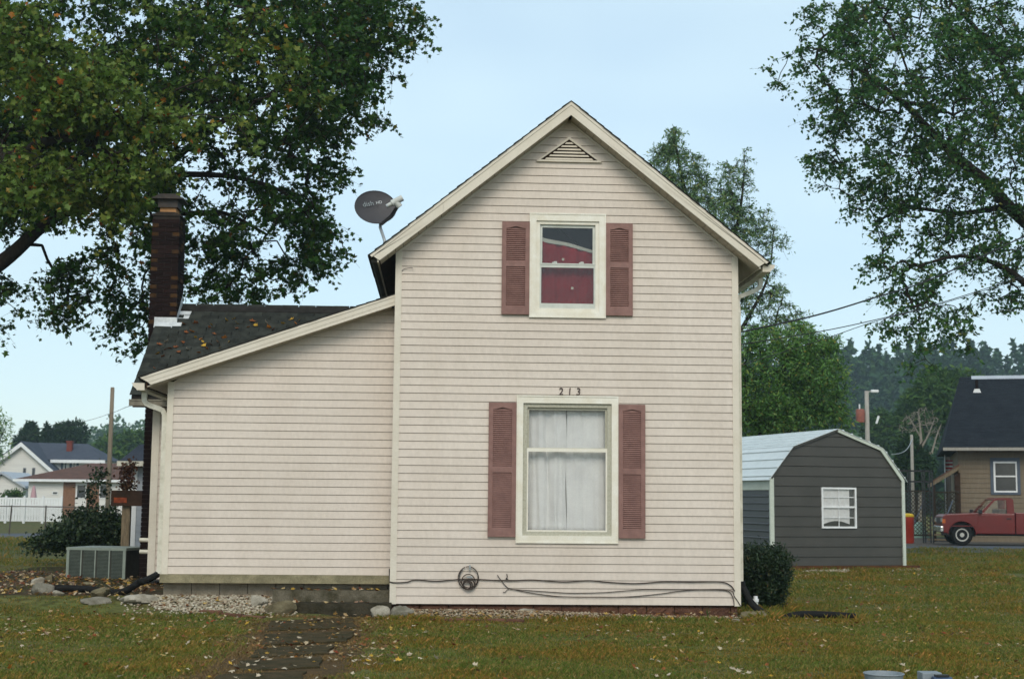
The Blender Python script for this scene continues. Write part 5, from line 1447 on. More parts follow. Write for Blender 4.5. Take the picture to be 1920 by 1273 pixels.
# barrel and green tarp
bq = at_z(1703, 1018, .01); bs = LENS_PX/np.dot(bq-CAM, _fw)
br = thing('barrel', 'red barrel with a yellow lid half hidden by the shed', 'barrel', (bq[0], bq[1], .0))
r_b = 11/bs; hb = 55/bs
MB().lathe([(r_b*.9, 0), (r_b, hb*.1), (r_b*.97, hb*.35), (r_b*1.02, hb*.37), (r_b*.97, hb*.65), (r_b*1.02, hb*.67), (r_b, hb*.9)], (0, 0, 0), 20).build('body', 'barrel_red', br, auto=True)
MB().lathe([(r_b*1.05, hb*.9), (r_b*1.05, hb*.96), (r_b*.8, hb), (r_b*.3, hb*1.02)], (0, 0, 0), 20).build('lid', 'barrel_yellow', br, auto=True)
gq_ = at_z(1722, 1008, 0); gs = LENS_PX/np.dot(gq_-CAM, _fw)
mb = MB()
for i in range(9):
    for j in range(7):
        u, v = i/8-.5, j/6-.5; hgt = max(0, 1-(abs(u)*2)**2.2)*max(0, 1-(abs(v)*2)**2)
        mb.v.append((gq_[0]+u*38/gs+.02*math.sin(j*3+i), gq_[1]+v*.9, 30/gs*hgt*(1+.3*u)))
for i in range(8):
    for j in range(6): a = i*7+j; mb.f.append((a, a+7, a+8, a+1))
tag(mb.build('tarp', 'tarp_green', None, smooth=True), 'pale green tarpaulin heaped beside the barrel', 'tarpaulin')

# ------------------------------------------------------------------ utility poles
def pole(px, ytop, depth, r, mt, label, extras=None):
    p = at_y(px, 900, depth); h = at_y(px, ytop, depth)[2]
    t = thing('utility_pole', label, 'utility pole', (p[0], depth, 0))
    MB().tube([(0, 0, -.3), (0, 0, h*.5), (0, 0, h)], [r*1.15, r, r*.85], 10).build('shaft', mt, t, smooth=True)
    if extras: extras(t, h)
    return t, h
def transf(t, h):
    z = at_y(1622, 780, 92.)[2]
    MB().lathe([(.0, z-.55), (.34, z-.5), (.36, z), (.36, z+.45), (.3, z+.55), (0., z+.58)], (-.55, 0, 0), 14).build('transformer', 'transformer', t, auto=True)
    MB().tube([(-.6, 0, z+.5), (-.6, 0, z+.95)], .06, 8).build('bushing', 'white_paint', t)
    MB().tube([(0, 0, h-.1), (.5, 0, h+.0), (.75, 0, h-.02)], .05, 8).build('lamp_arm', 'pole_grey', t)
    MB().box(.35, .95, -.15, .15, h-.12, h+.1).build('lamp_head', 'white_paint', t, bevel=.05)
    MB().tube([(.75, 0, h-2.6), (.95, 0, h-2.0)], .09, 8).build('insulator', 'white_paint', t)
pole(1628, 733, 92., .19, 'pole_grey', 'pale utility pole carrying a rust-red transformer behind the shed', transf)
pole(1711, 815, 52., .085, 'pole_grey', 'slim pale service pole between the shed and the neighbouring house')
pole(204, 726, 62., .13, 'pole_wood', 'bare brown wooden pole standing over the low brown roof')
def far_wire(pts, ys, r, label):
    cable('overhead_wire', [at_y(px, py, y) for (px, py), y in zip(pts, ys)], r, 'wire', label, 'wire', n=4)
far_wire([(-420, 905), (-100, 850), (130, 797), (204, 776), (235, 764), (262, 756)], [140, 100, 70, 62, 40, 12], .012, 'thin overhead wire running from the brown wooden pole to the rear eave')
far_wire([(1400, 838), (1560, 815), (1628, 800), (1700, 800), (1790, 802)], [110, 98, 92, 92, 92], .02, 'thin overhead wire strung from the pole with the transformer')
cable('overhead_wire', [at_y(1711, 822, 52.), at_y(1702, 840, 49), at_y(1690, 849, 47.5), at_y(1672, 852, 46)], .02, 'galvanised', 'pale looping wire sagging from the slim service pole', 'wire', n=5)

# ------------------------------------------------------------------ left background: fences and houses
def box_local(o, mb, name, mt, **k): return mb.build(name, mt, o, **k)
# white vinyl fence
va = at_y(-60, 970, 64.); vb = at_y(114, 970, 64.)
vf = thing('vinyl_fence', 'white vinyl fence panel run behind the chain-link fence', 'fence', (va[0], 64., 0))
vL = vb[0]-va[0]; vh = at_y(50, 933, 64.)[2]; vlo = .12
npn = 5
for i in range(npn+1):
    x = vL*i/npn; MB().box(x-.06, x+.06, -.06, .06, 0, vh+.05).prism([(x-.07, vh+.05), (x+.07, vh+.05), (x, vh+.12)], -.07, .07).build('post', 'white_paint', vf)
for z_ in (vh-.08, vlo): MB().box(0, vL, -.025, .025, z_, z_+.09).build('rail', 'white_paint', vf)
n_ = int(vL/.155); me = MB().box(-.066, .066, -.012, .012, vlo+.08, vh-.07).mesh('board', 'white_paint')
for i in range(n_): inst('board', me, vf, ((i+.5)*vL/n_, 0, 0))
# chain-link fence
ca = at_y(-70, 1000, 40.); cb_ = at_y(165, 1000, 40.)
cf = thing('chain_link_fence', 'rusty chain-link fence in front of the white vinyl fence', 'fence', (ca[0], 40., 0))
cL = cb_[0]-ca[0]; chh = at_y(50, 949, 40.)[2]
for px in (-45, 18, 85, 150):
    x = at_y(px, 980, 40.)[0]-ca[0]; MB().tube([(x, 0, 0), (x+(.05 if px == 18 else 0), 0, chh+.04)], .028, 8).build('post', 'chainlink', cf)
MB().tube([(0, 0, chh), (cL, 0, chh-.01)], .022, 8).build('rail', 'chainlink', cf)
mb = MB(); x = -1.2
while x < cL:
    for sg in (1, -1):
        t0 = max(0, -x)/1.; xa, xb = max(x, 0), min(x+chh, cL)
        if xb > xa:
            za, zb = xa-x, xb-x
            if sg < 0: za, zb = chh-za, chh-zb
            mb.tube([(xa, .02*sg, za), (xb, .02*sg, zb)], .0028, 3, False)
    x += .075
mb.build('wire_mesh', 'chainlink', cf, kind='stuff')
poly_sheet('pavement', [at_z(-300, 1009, .0), at_z(90, 1008, .0), at_z(95, 1000, .0), at_z(-300, 1001, .0)], 'asphalt', .015)

# brown-roofed bungalow
BY = 92.
b0 = at_y(45, 960, BY); bun = thing('bungalow', 'low white bungalow with brown hipped roof behind the fences', 'house', (b0[0], BY, 0))
bq = lambda px, py, off=0.: at_y(px, py, BY+off)-np.array([b0[0], BY, 0])
bez = bq(100, 899)[2]; bx1 = bq(330, 900)[0]
bwall = MB().box(.25, bx1, .0, 7.0, 0, bez).build('wall', 'house_white', bun)
e0, e1 = bq(24, 899, -.5), bq(345, 899, -.5)
rx0, rx1 = bq(172, 868, 3.6)[0], bq(300, 868, 3.6)[0]; rzz = bq(172, 868, 3.6)[2]
rfb = MB()
V = [(e0[0], -.5, bez), (e1[0], -.5, bez), (e1[0], 7.6, bez), (e0[0], 7.6, bez), (rx0, 3.6, rzz), (rx1, 3.6, rzz)]
rfb.add(V, [(0, 1, 5, 4), (1, 2, 5), (2, 3, 4, 5), (3, 0, 4), (3, 2, 1, 0)])
rfb = rfb.build('roof', 'brown_roof', bun)
MB().box(e0[0], e1[0], -.56, -.505, bez-.16, bez+.03).build('fascia', 'white_paint', rfb)
MB().box(bq(162, 897, 1.2)[0], bq(172, 897, 1.2)[0], 1.2, 1.4, bez+.35, bez+.55).build('roof_vent', 'white_paint', rfb)
ba, bb = bq(118, 935), bq(142, 906)
MB().box(ba[0], bb[0], -.03, .0, 0, bez-.06).build('brick_panel', 'brick_far', bun)
for (pa, pb_) in (((143, 934), (162, 908)), ((186, 934), (206, 908)), ((98, 927), (109, 921))):
    a, b = bq(*pa), bq(*pb_)
    w_ = link(bpy.data.objects.new('window', frame(MB(), a[0], b[0], a[2], b[2], .05, -.05, .0).mesh('window', 'white_paint')), bun)
    MB().box(a[0]+.05, b[0]-.05, -.02, -.012, a[2]+.05, b[2]-.05).build('pane', 'dark_window', w_)
MB().box(bq(162, 935)[0], bq(186, 935)[0], -.03, .0, 0, bez-.06).build('brick_panel', 'brick_far', bun)
# tan stone base showing under the fence end
# pale closed parasol by the fence
pu = at_y(62, 950, 72.); par = thing('patio_parasol', 'closed pink patio parasol behind the white vinyl fence', 'parasol', (pu[0], 72., 0))
pz = at_y(62, 911, 72.)[2]
MB().tube([(0, 0, 0), (0, 0, pz)], .03, 8).build('pole', 'white_paint', par)
mb = MB(); k0 = 0
for (rr_, zz) in ((.05, pz+.02), (.13, pz-.25), (.2, pz-.7), (.24, pz-1.1), (.12, pz-1.15)):
    for j in range(12): a = 2*math.pi*j/12; f_ = rr_*(1 if j % 2 else .7); mb.v.append((f_*math.cos(a), f_*math.sin(a), zz))
for i in range(4):
    for j in range(12): a = i*12+j; b = i*12+(j+1) % 12; mb.f.append((a, a+12, b+12, b))
mb.build('canopy', 'pink_cloth', par, smooth=True)
# white two-storey house behind
TY = 128.
t0 = at_y(-60, 930, TY); two = thing('white_house', 'white gabled house with blue-grey roof and a small brick chimney', 'house', (t0[0], TY, 0))
tq2 = lambda px, py, off=0.: at_y(px, py, TY+off)-np.array([t0[0], TY, 0])
gA, gL, gR = tq2(42, 829), tq2(-50, 898), tq2(104, 884)
MB().prism([(gL[0]+.3, 0), (gR[0]-.3, 0), (gR[0]-.3, gR[2]-.1), (gA[0], gA[2]-.25), (gL[0]+.3, gL[2]+.1)], .0, 8).build('gable_wall', 'house_white', two)
for (a, b, nm) in ((gA, gL, 'rake_board'), (gA, gR, 'rake_board')):
    p = [(a[0], a[2]), (a[0], a[2]-.45), (b[0], b[2]-.42), (b[0], b[2])]
    ar = sum(u[0]*v[1]-v[0]*u[1] for u, v in zip(p, p[1:]+p[:1])); p = p if ar > 0 else p[::-1]
    MB().prism(p, -.5, -.42).build(nm, 'white_paint', two)
    p2 = [(a[0], a[2]+.12), (a[0], a[2]-.05), (b[0]+(b[0]-a[0])*.04, b[2]-.2), (b[0]+(b[0]-a[0])*.04, b[2]-.03)]
    ar = sum(u[0]*v[1]-v[0]*u[1] for u, v in zip(p2, p2[1:]+p2[:1])); p2 = p2 if ar > 0 else p2[::-1]
    MB().prism(p2, -.48, 8).build('gable_roof', 'slate_roof', two)
for px in (43, 60):
    a, b = tq2(px, 893), tq2(px+6, 877); w_ = link(bpy.data.objects.new('window', frame(MB(), a[0], b[0], a[2], b[2], .06, -.06, .0).mesh('window', 'blue_grey_trim')), two)
    MB().box(a[0]+.05, b[0]-.05, -.03, -.02, a[2]+.05, b[2]-.05).build('pane', 'dark_window', w_)
# main block with long roof to the right
me0, me1 = tq2(110, 862, 2.), tq2(198, 864, 2.)
MB().box(gR[0]-2.5, me1[0]-.4, 2.5, 9., 0, me0[2]).build('wall', 'house_white', two)
r0, r1 = tq2(45, 829, 6.), tq2(165, 832, 6.)
mr_ = MB()
mr_.add([(tq2(60, 862, 1.8)[0], 1.8, me0[2]), (me1[0], 1.8, me0[2]), (r1[0], 6., r1[2]), (r0[0], 6., r0[2]), (me1[0], 10.2, me0[2]), (tq2(60, 862, 1.8)[0], 10.2, me0[2])], [(0, 1, 2, 3), (1, 4, 2), (3, 2, 4, 5), (5, 4, 1, 0)])
mr_ = mr_.build('roof', 'slate_roof', two)
MB().box(tq2(95, 862, 1.8)[0], me1[0], 1.70, 1.79, me0[2]-.3, me0[2]+.02).build('fascia', 'white_paint', two)
cA, cB = tq2(125, 852, 4.2), tq2(136, 827, 4.2)
MB().box(cA[0], cB[0], 4.0, 4.6, cA[2]-.6, cB[2]).box(cA[0]-.05, cB[0]+.05, 3.95, 4.65, cB[2]-.12, cB[2]+.02).build('chimney', 'brick_chim', mr_)
MB().box(cA[0], cB[0]+.15, 3.75, 3.98, cA[2]-.15, cA[2]+.08).build('chimney_flashing', 'white_paint', mr_)
for px in (114, 130, 143):
    a, b = tq2(px, 884, 2.5), tq2(px+5, 866, 2.5); MB().box(a[0], b[0], 2.44, 2.5, a[2], b[2]).build('shutter', 'blue_grey_trim', two)
for px in (120, 136):
    a, b = tq2(px, 883, 2.5), tq2(px+6, 867, 2.5); w_ = link(bpy.data.objects.new('window', frame(MB(), a[0], b[0], a[2], b[2], .06, 2.42, 2.5).mesh('window', 'white_paint')), two)
    MB().box(a[0]+.05, b[0]-.05, 2.46, 2.47, a[2]+.05, b[2]-.05).build('pane', 'dark_window', w_)
# grey-roofed garage at the left and a far white gable
g0 = at_y(-40, 940, 100.); gar = thing('garage', 'low garage with a pale grey roof left of the bungalow', 'garage', (g0[0], 100., 0))
gqq = lambda px, py, off=0.: at_y(px, py, 100.+off)-np.array([g0[0], 100., 0])
ga, gb, gc = gqq(5, 886), gqq(50, 912), gqq(-45, 912)
MB().prism([(gc[0]+.3, 0), (gb[0]-.3, 0), (gb[0]-.3, gb[2]), (ga[0], ga[2]-.2), (gc[0]+.3, gc[2])], 0, 7).build('wall', 'house_white', gar)
for b in (gb, gc):
    p = [(ga[0], ga[2]+.1), (ga[0], ga[2]-.1), (b[0], b[2]-.15), (b[0], b[2]+.05)]
    ar = sum(u[0]*v[1]-v[0]*u[1] for u, v in zip(p, p[1:]+p[:1])); p = p if ar > 0 else p[::-1]
    MB().prism(p, -.4, 7.4).build('roof', 'grey_wall', gar)
h0 = at_y(226, 900, 150.); hs = thing('far_house', 'small white gable showing above the brown bungalow roof', 'house', (h0[0], 150., 0))
hq = lambda px, py: at_y(px, py, 150.)-np.array([h0[0], 150., 0])
ha, hl, hr = hq(228, 853), hq(206, 868), hq(252, 868)
MB().prism([(hl[0]+.3, 0), (hr[0]-.3, 0), (hr[0]-.3, hr[2]), (ha[0], ha[2]-.3), (hl[0]+.3, hl[2])], 0, 8).build('gable_wall', 'house_white', hs)
for b in (hl, hr):
    p = [(ha[0], ha[2]+.1), (ha[0], ha[2]-.4), (b[0], b[2]-.5), (b[0], b[2])]
    ar = sum(u[0]*v[1]-v[0]*u[1] for u, v in zip(p, p[1:]+p[:1])); p = p if ar > 0 else p[::-1]
    MB().prism(p, -.5, 8).build('roof', 'slate_roof', hs); MB().prism([(x, z-.02) for x, z in p], -.56, -.5).build('rake_board', 'white_paint', hs)
# ------------------------------------------------------------------ leaves
def tmpl_maple():
    half = [(0, 0), (.10, .36), (.29, .20), (.46, .52), (.63, .20), (1., 0)]
    v = [(x, y, .18*y) for x, y in half]+[(x, -y, .18*y) for x, y in half[1:-1]]
    n = len(half); r_ = list(range(n)); l = [0]+list(range(n, n+n-2))+[n-1]
    return np.array(v, float)-np.array([.0, 0, 0]), [tuple(r_[::-1]), tuple(l)]
def tmpl_simple():
    v = [(0, 0, 0), (.35, .36, .08), (.62, .22, .05), (1, 0, -.03), (.62, -.22, .05), (.35, -.36, .08)]
    return np.array(v, float), [(3, 2, 1, 0), (0, 5, 4, 3)]
def tmpl_blade():
    v = [(0, 0, 0), (.5, .17, .05), (1, 0, -.06), (.5, -.17, .05)]
    return np.array(v, float), [(2, 1, 0), (0, 3, 2)]
TM = {'maple': tmpl_maple(), 'simple': tmpl_simple(), 'blade': tmpl_blade()}
def leaf_arrays(pos, size, tm, rg, up=.7, spread=.8, droop=.35, out=None):
    T, fs = TM[tm]; n = len(pos)
    N = np.array([0, 0, up])+rg.normal(size=(n, 3))*spread; N /= np.linalg.norm(N, axis=1)[:, None]
    D = rg.normal(size=(n, 3)); D[:, 2] -= droop
    if out is not None: D += out
    D -= N*(D*N).sum(1)[:, None]; D /= np.linalg.norm(D, axis=1)[:, None]+1e-9
    B = np.cross(N, D); s = (size*rg.uniform(.65, 1.25, n))[:, None, None]
    V = pos[:, None]+s*(T[None, :, 0:1]*D[:, None]+T[None, :, 1:2]*B[:, None]+T[None, :, 2:3]*N[:, None])
    k_ = len(T)
    F = [np.array(f)[None]+k_*np.arange(n)[:, None] for f in fs]
    return V.reshape(-1, 3), F
def join_arrays(parts):
    Vs, Fs, off = [], [], 0
    for V, F in parts:
        Vs.append(V); Fs += [f+off for f in F]; off += len(V)
    return np.concatenate(Vs), Fs
def branch_mesh(seeds, targets, rg, base_r, twig=.006, name='branches', mt='bark', sag=.12, k=.011):
    """Grows a branching skeleton: seeds are limb polylines [(points, radii)], targets are joined to the nearest grown node."""
    pos, par, rad = [], [], []
    for pts, rr in seeds:
        prev = -1
        P_ = smooth_path(pts, 5); R2 = np.interp(np.linspace(0, 1, len(P_)), np.linspace(0, 1, len(rr)), rr)
        if pos:
            d = np.linalg.norm(np.array(pos)-P_[0], axis=1); prev = int(d.argmin()) if d.min() < 2.5 else -1
        for p, r_ in zip(P_, R2): pos.append(np.array(p)); par.append(prev); rad.append(r_); prev = len(pos)-1
    nseed = len(pos)
    A = np.array(pos); buf = np.zeros((len(pos)+len(targets)*3+10, 3)); buf[:len(A)] = A; cnt = len(A)
    d0 = np.min(np.linalg.norm(targets[:, None]-A[None], axis=2), axis=1) if len(targets)*len(A) < 3e6 else np.linalg.norm(targets-A[0], axis=1)
    flow = np.zeros(len(buf))
    for ti in np.argsort(d0):
        t = targets[ti]; d = np.linalg.norm(buf[:cnt]-t, axis=1); j = int(d.argmin()); L_ = d[j]
        a = buf[j]; m1 = a+(t-a)*.35+rg.normal(size=3)*.08*L_+np.array([0, 0, sag*L_]); m2 = a+(t-a)*.7+rg.normal(size=3)*.06*L_+np.array([0, 0, sag*.7*L_])
        pr = j
        for q_ in (m1, m2, t):
            buf[cnt] = q_; par.append(pr); rad.append(twig); pr = cnt; cnt += 1
    n = cnt
    child = np.zeros(n)
    isleaf = np.ones(n, bool)
    for i in range(n):
        if par[i] >= 0: isleaf[par[i]] = False
    child[isleaf] = 1
    for i in range(n-1, -1, -1):
        if par[i] >= 0 and par[i] < i: child[par[i]] += child[i]
    rad = np.array(rad)
    rad[nseed:] = np.maximum(twig, k*np.sqrt(child[nseed:]))
    m_ = 5; V = []; F = []
    ang_ = np.arange(m_)*2*math.pi/m_
    off = 0
    for i in range(n):
        p = par[i]
        if p < 0: continue
        a, b = buf[p], buf[i]; t = b-a; L_ = np.linalg.norm(t)
        if L_ < 1e-6: continue
        t = t/L_; u = np.cross(t, [0, 0, 1.] if abs(t[2]) < .9 else [1., 0, 0]); u /= np.linalg.norm(u); w_ = np.cross(t, u)
        ring = np.cos(ang_)[:, None]*u+np.sin(ang_)[:, None]*w_
        ra = min(rad[p], rad[i]*1.5) if p >= nseed or i >= nseed else rad[p]
        V.append(a+ring*ra); V.append(b+ring*rad[i])
        for j in range(m_): F.append((off+j, off+(j+1) % m_, off+m_+(j+1) % m_, off+m_+j))
        off += 2*m_
    return np.concatenate(V), [np.array(F)]
def px_clusters(ells, n, depth, thick, rg, edge=1.):
    """Centres of leaf clusters inside ellipses given as (px, py, rx, ry, weight) at a distance; thick = crown depth in metres."""
    w_ = np.array([e[2]*e[3]*e[4] for e in ells], float); w_ /= w_.sum()
    idx = rg.choice(len(ells), n, p=w_); out = []
    for i in idx:
        px, py, rx, ry, _ = ells[i]
        while True:
            a = rg.uniform(-1, 1, 3)
            if a @ a < 1: break
        sc_ = LENS_PX/(depth-CAM[1])
        th = min(thick/2, 1.6*max(rx, ry)/sc_)
        out.append(at_y(px+a[0]*rx, py+a[1]*ry, depth+a[2]*th))
    return np.array(out)
def make_tree(name, label, cat, base, seeds, cl, nleaf, crad, size, tm, mt, bark, seed, up=.7, spread=.8, droop=.35, k=.011, twig=.006, group=None, flat=.7, mt2=None, near=None, single=0, sag=.12):
    rg = np.random.RandomState(seed)
    t = thing(name, label, cat, base, 0., group)
    b = np.array(base, float)
    V, F = branch_mesh(seeds, cl, rg, .3, twig, k=k, sag=sag)
    link(bpy.data.objects.new('trunk', fast_mesh('trunk', V-b, F, bark, True)), t)
    K = len(cl)
    TV, TF = [], []
    def leaves(c, nm, mtx):
        nt_ = 5; m_ = max(3, nleaf//nt_); n = len(c)*nt_
        D = rg.normal(size=(n, 3)); D[:, 2] = rg.uniform(-.75, .45, n)*1.2; D /= np.linalg.norm(D, axis=1)[:, None]
        Lh = crad*rg.uniform(1.0, 2.3, n); st = np.repeat(c, nt_, 0)-D*(Lh*.15)[:, None]; sg = -.22*Lh
        u = np.sort(rg.uniform(.08, 1.05, (n, m_)), 1)
        P_ = st[:, None]+D[:, None]*(Lh[:, None]*u)[..., None]; P_[..., 2] += sg[:, None]*u*u
        P_ = P_+rg.normal(size=P_.shape)*crad*.13
        pos = P_.reshape(-1, 3)
        V, F = leaf_arrays(pos, size*np.repeat(rg.uniform(.75, 1.25, n), m_), tm, rg, up, spread, droop, out=np.repeat(D, m_, 0)*.8)
        o = link(bpy.data.objects.new('crown', fast_mesh('crown', V-b, F, mtx)), t); o['kind'] = 'stuff'
        # the fine twigs that carry them
        mid = st+D*(Lh*.5)[:, None]; mid[:, 2] += sg*.25; en = st+D*Lh[:, None]; en[:, 2] += sg
        s1 = np.cross(D, [0, 0, 1.]); s1 /= np.linalg.norm(s1, axis=1)[:, None]+1e-6; s2 = np.cross(D, s1)
        ring = [s1, -.5*s1+.87*s2, -.5*s1-.87*s2]; w3 = (twig*.8, twig*.6, twig*.25)
        VV = np.stack([q_+r_*w_ for q_, w_ in zip((st, mid, en), w3) for r_ in ring], 1).reshape(-1, 3)
        f_ = np.array([(j, (j+1) % 3, 3+(j+1) % 3, 3+j) for j in range(3)]+[(3+j, 3+(j+1) % 3, 6+(j+1) % 3, 6+j) for j in range(3)])
        FF = (f_[None]+9*np.arange(n)[:, None, None]).reshape(-1, 4)
        w = link(bpy.data.objects.new('twigs', fast_mesh('twigs', VV-b, [FF], bark)), t); w['kind'] = 'stuff'
        return o
    if near is not None:
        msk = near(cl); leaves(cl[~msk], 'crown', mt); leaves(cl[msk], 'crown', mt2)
        pool = cl[msk]
    else: leaves(cl, 'crown', mt); pool = cl
    if single:
        T, fs = TM[tm]; mb = MB(); mb.v = [tuple(p) for p in T]; mb.f = list(fs)
        me = mb.mesh('leaf', mt2 or mt)
        for i in range(single):
            c = pool[rg.randint(len(pool))]+rg.normal(size=3)*crad*.9
            o = inst('leaf', me, t, c-b, (rg.normal()*.7, rg.normal()*.7, rg.uniform(0, 6.28)), (size*rg.uniform(.8, 1.25),)*3)
    return t
# ---- left maple
D1 = 10.5
L1 = [(130, 90, 420, 210, 1.), (470, 110, 270, 190, 1.), (650, 55, 130, 95, .9), (620, 190, 105, 85, .9), (560, 290, 100, 75, .9), (470, 370, 125, 90, .85), (590, 415, 66, 48, 1.1), (590, 470, 60, 42, 1.1), (520, 515, 60, 42, 1.1),
      (430, 470, 75, 55, .7), (430, 545, 64, 28, 1.3), (330, 520, 60, 55, 1.), (245, 565, 44, 75, 1.1), (258, 635, 22, 26, 1.2), (125, 545, 54, 56, .9), (105, 590, 28, 22, .7), (15, 555, 36, 50, .7), (-5, 610, 26, 22, .7), (190, 470, 70, 45, .7),
      (150, 320, 200, 110, 1.), (40, 250, 150, 150, 1.), (300, 420, 75, 80, .9), (690, 130, 55, 60, .7), (770, 40, 45, 42, .8), (710, 235, 30, 30, .6), (640, 330, 40, 24, .6), (40, 400, 80, 35, .7),
      (-220, 150, 260, 300, .55), (150, -190, 520, 130, .45), (600, -110, 190, 80, .6)]
rgL = np.random.RandomState(11)
clL = px_clusters(L1, 2500, D1, 9., rgL)
# a nearer left bough, its light put into the paler leaf colour
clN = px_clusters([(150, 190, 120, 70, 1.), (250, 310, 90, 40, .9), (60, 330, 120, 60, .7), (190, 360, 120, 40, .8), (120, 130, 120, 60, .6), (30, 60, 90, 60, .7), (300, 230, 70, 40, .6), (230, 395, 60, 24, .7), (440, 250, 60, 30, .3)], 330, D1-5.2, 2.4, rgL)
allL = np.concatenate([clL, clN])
bL = at_y(-190, 960, D1); bL[2] = .1
pL = lambda px, py, y=D1: at_y(px, py, y)
seedsL = [([bL, bL+np.array([.05, 0, 2.2]), pL(-170, 640), pL(-120, 520), pL(-100, 380), pL(-60, 200), pL(0, 0), pL(40, -180)], [.42, .36, .34, .30, .24, .18, .12, .06]),
          ([pL(-120, 555, D1-.3), pL(-40, 520, D1-.4), pL(20, 480, D1-.5), pL(80, 425, D1-.5), pL(120, 400, D1-.4), pL(200, 372), pL(290, 330), pL(400, 240), pL(520, 170), pL(620, 110)], [.22, .19, .165, .14, .125, .11, .09, .07, .05, .035]),
          ([pL(-110, 430), pL(60, 260, D1+1), pL(200, 150, D1+1.5), pL(380, 60, D1+1.5), pL(560, 0, D1+1)], [.2, .16, .12, .09, .05]),
          ([pL(200, 372), pL(330, 400, D1+.5), pL(420, 400, D1+.6), pL(500, 440, D1+.6)], [.10, .07, .05, .03]),
          ([pL(290, 330), pL(420, 330, D1-.5), pL(530, 360, D1-.5), pL(590, 420, D1-.5)], [.09, .06, .04, .025]),
          ([pL(-80, 300), pL(0, 300, D1-3), pL(120, 260, D1-5), pL(240, 300, D1-5.2)], [.16, .12, .08, .05])]
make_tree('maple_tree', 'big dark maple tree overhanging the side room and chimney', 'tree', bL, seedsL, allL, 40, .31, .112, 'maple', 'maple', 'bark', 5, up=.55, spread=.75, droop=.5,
          mt2='maple_lit', near=lambda c: c[:, 1] < D1-3.2, single=240, k=.0085)
# ---- right maple
D2 = 17.5
L2 = [(1700, 90, 200, 130, 1.), (1560, 55, 75, 60, .8), (1500, 120, 38, 30, .7), (1455, 145, 26, 22, .5), (1600, 190, 105, 70, .9), (1555, 235, 50, 32, .7), (1545, 300, 40, 38, .7), (1570, 330, 45, 30, .7), (1690, 300, 120, 90, .9), (1640, 380, 60, 40, .7),
      (1720, 420, 90, 70, .8), (1660, 490, 45, 36, .6), (1710, 540, 75, 55, .75), (1690, 610, 45, 38, .75), (1770, 600, 60, 52, .7), (1740, 660, 34, 30, .7), (1725, 690, 22, 22, .6), (1800, 655, 26, 14, .5), (1850, 230, 150, 180, 1.), (1860, 440, 110, 90, .9), (1880, 560, 60, 34, .7), (1880, 50, 130, 100, .9),
      (2060, 200, 170, 300, .5), (1750, -90, 240, 70, .5)]
rgR = np.random.RandomState(12)
clR = px_clusters(L2, 1480, D2, 9., rgR)
bR = at_y(2075, 990, D2); bR[2] = 0
pR = lambda px, py, y=D2: at_y(px, py, y)
seedsR = [([bR, bR+np.array([0, 0, 2.5]), pR(2060, 640), pR(2040, 500), pR(2030, 300), pR(2000, 100), pR(1960, -90)], [.38, .33, .30, .26, .2, .12, .06]),
          ([pR(2055, 560), pR(1960, 450), pR(1890, 385), pR(1850, 340), pR(1800, 300), pR(1755, 255), pR(1690, 190), pR(1610, 130), pR(1540, 90)], [.24, .21, .18, .16, .14, .11, .08, .05, .03]),
          ([pR(2045, 600), pR(1960, 560, D2-.5), pR(1880, 500, D2-.8), pR(1800, 480, D2-.8), pR(1720, 500, D2-.8)], [.15, .12, .08, .05, .03]),
          ([pR(1890, 385), pR(1800, 400, D2+1), pR(1700, 390, D2+1), pR(1640, 420, D2+1)], [.1, .07, .05, .03]),
          ([pR(2030, 350), pR(1920, 200, D2+1), pR(1850, 80, D2+1), pR(1780, 0, D2+1)], [.15, .11, .08, .04])]
make_tree('maple_tree', 'tall maple tree hanging over the service wires beside the shed', 'tree', bR, seedsR, clR, 38, .31, .115, 'simple', 'maple_right', 'bark', 6, up=.55, spread=.75, droop=.5, k=.0085)
# ---- feathery tree behind the ridge
D3 = 36.
L3 = [(1262, 262, 15, 36, 1.), (1240, 290, 20, 30, 1.), (1262, 310, 38, 45, 1.), (1300, 350, 45, 40, .9), (1340, 400, 55, 50, .9), (1310, 310, 20, 25, .7), (1368, 340, 22, 40, .9), (1395, 310, 14, 30, .9), (1385, 370, 28, 40, .8), (1400, 420, 45, 40, .8), (1440, 420, 26, 30, .6), (1445, 455, 35, 24, .6),
      (1420, 500, 38, 34, .7), (1475, 450, 14, 10, .5), (1400, 560, 36, 40, .7), (1450, 560, 36, 34, .6), (1490, 600, 26, 22, .6), (1440, 620, 50, 40, .7), (1300, 450, 60, 60, .6), (1350, 520, 60, 60, .6), (1500, 640, 30, 30, .6)]
rg3 = np.random.RandomState(13)
cl3 = px_clusters(L3, 780, D3, 5., rg3)
b3 = at_y(1340, 950, D3); b3[2] = 0
p3 = lambda px, py: at_y(px, py, D3)
seeds3 = [([b3, p3(1340, 760), p3(1330, 600), p3(1310, 450), p3(1280, 340), p3(1262, 240)], [.28, .24, .19, .13, .08, .03]), ([p3(1335, 620), p3(1370, 480), p3(1390, 380), p3(1396, 305)], [.13, .09, .06, .02]), ([p3(1338, 700), p3(1400, 600), p3(1440, 520), p3(1450, 440)], [.12, .08, .05, .02])]
make_tree('poplar_tree', 'loose feathery tree rising behind the right roof slope', 'tree', b3, seeds3, cl3, 30, .27, .145, 'blade', 'poplar', 'bark', 7, up=.2, spread=1., droop=.3, k=.0075, twig=.008, flat=1.1)
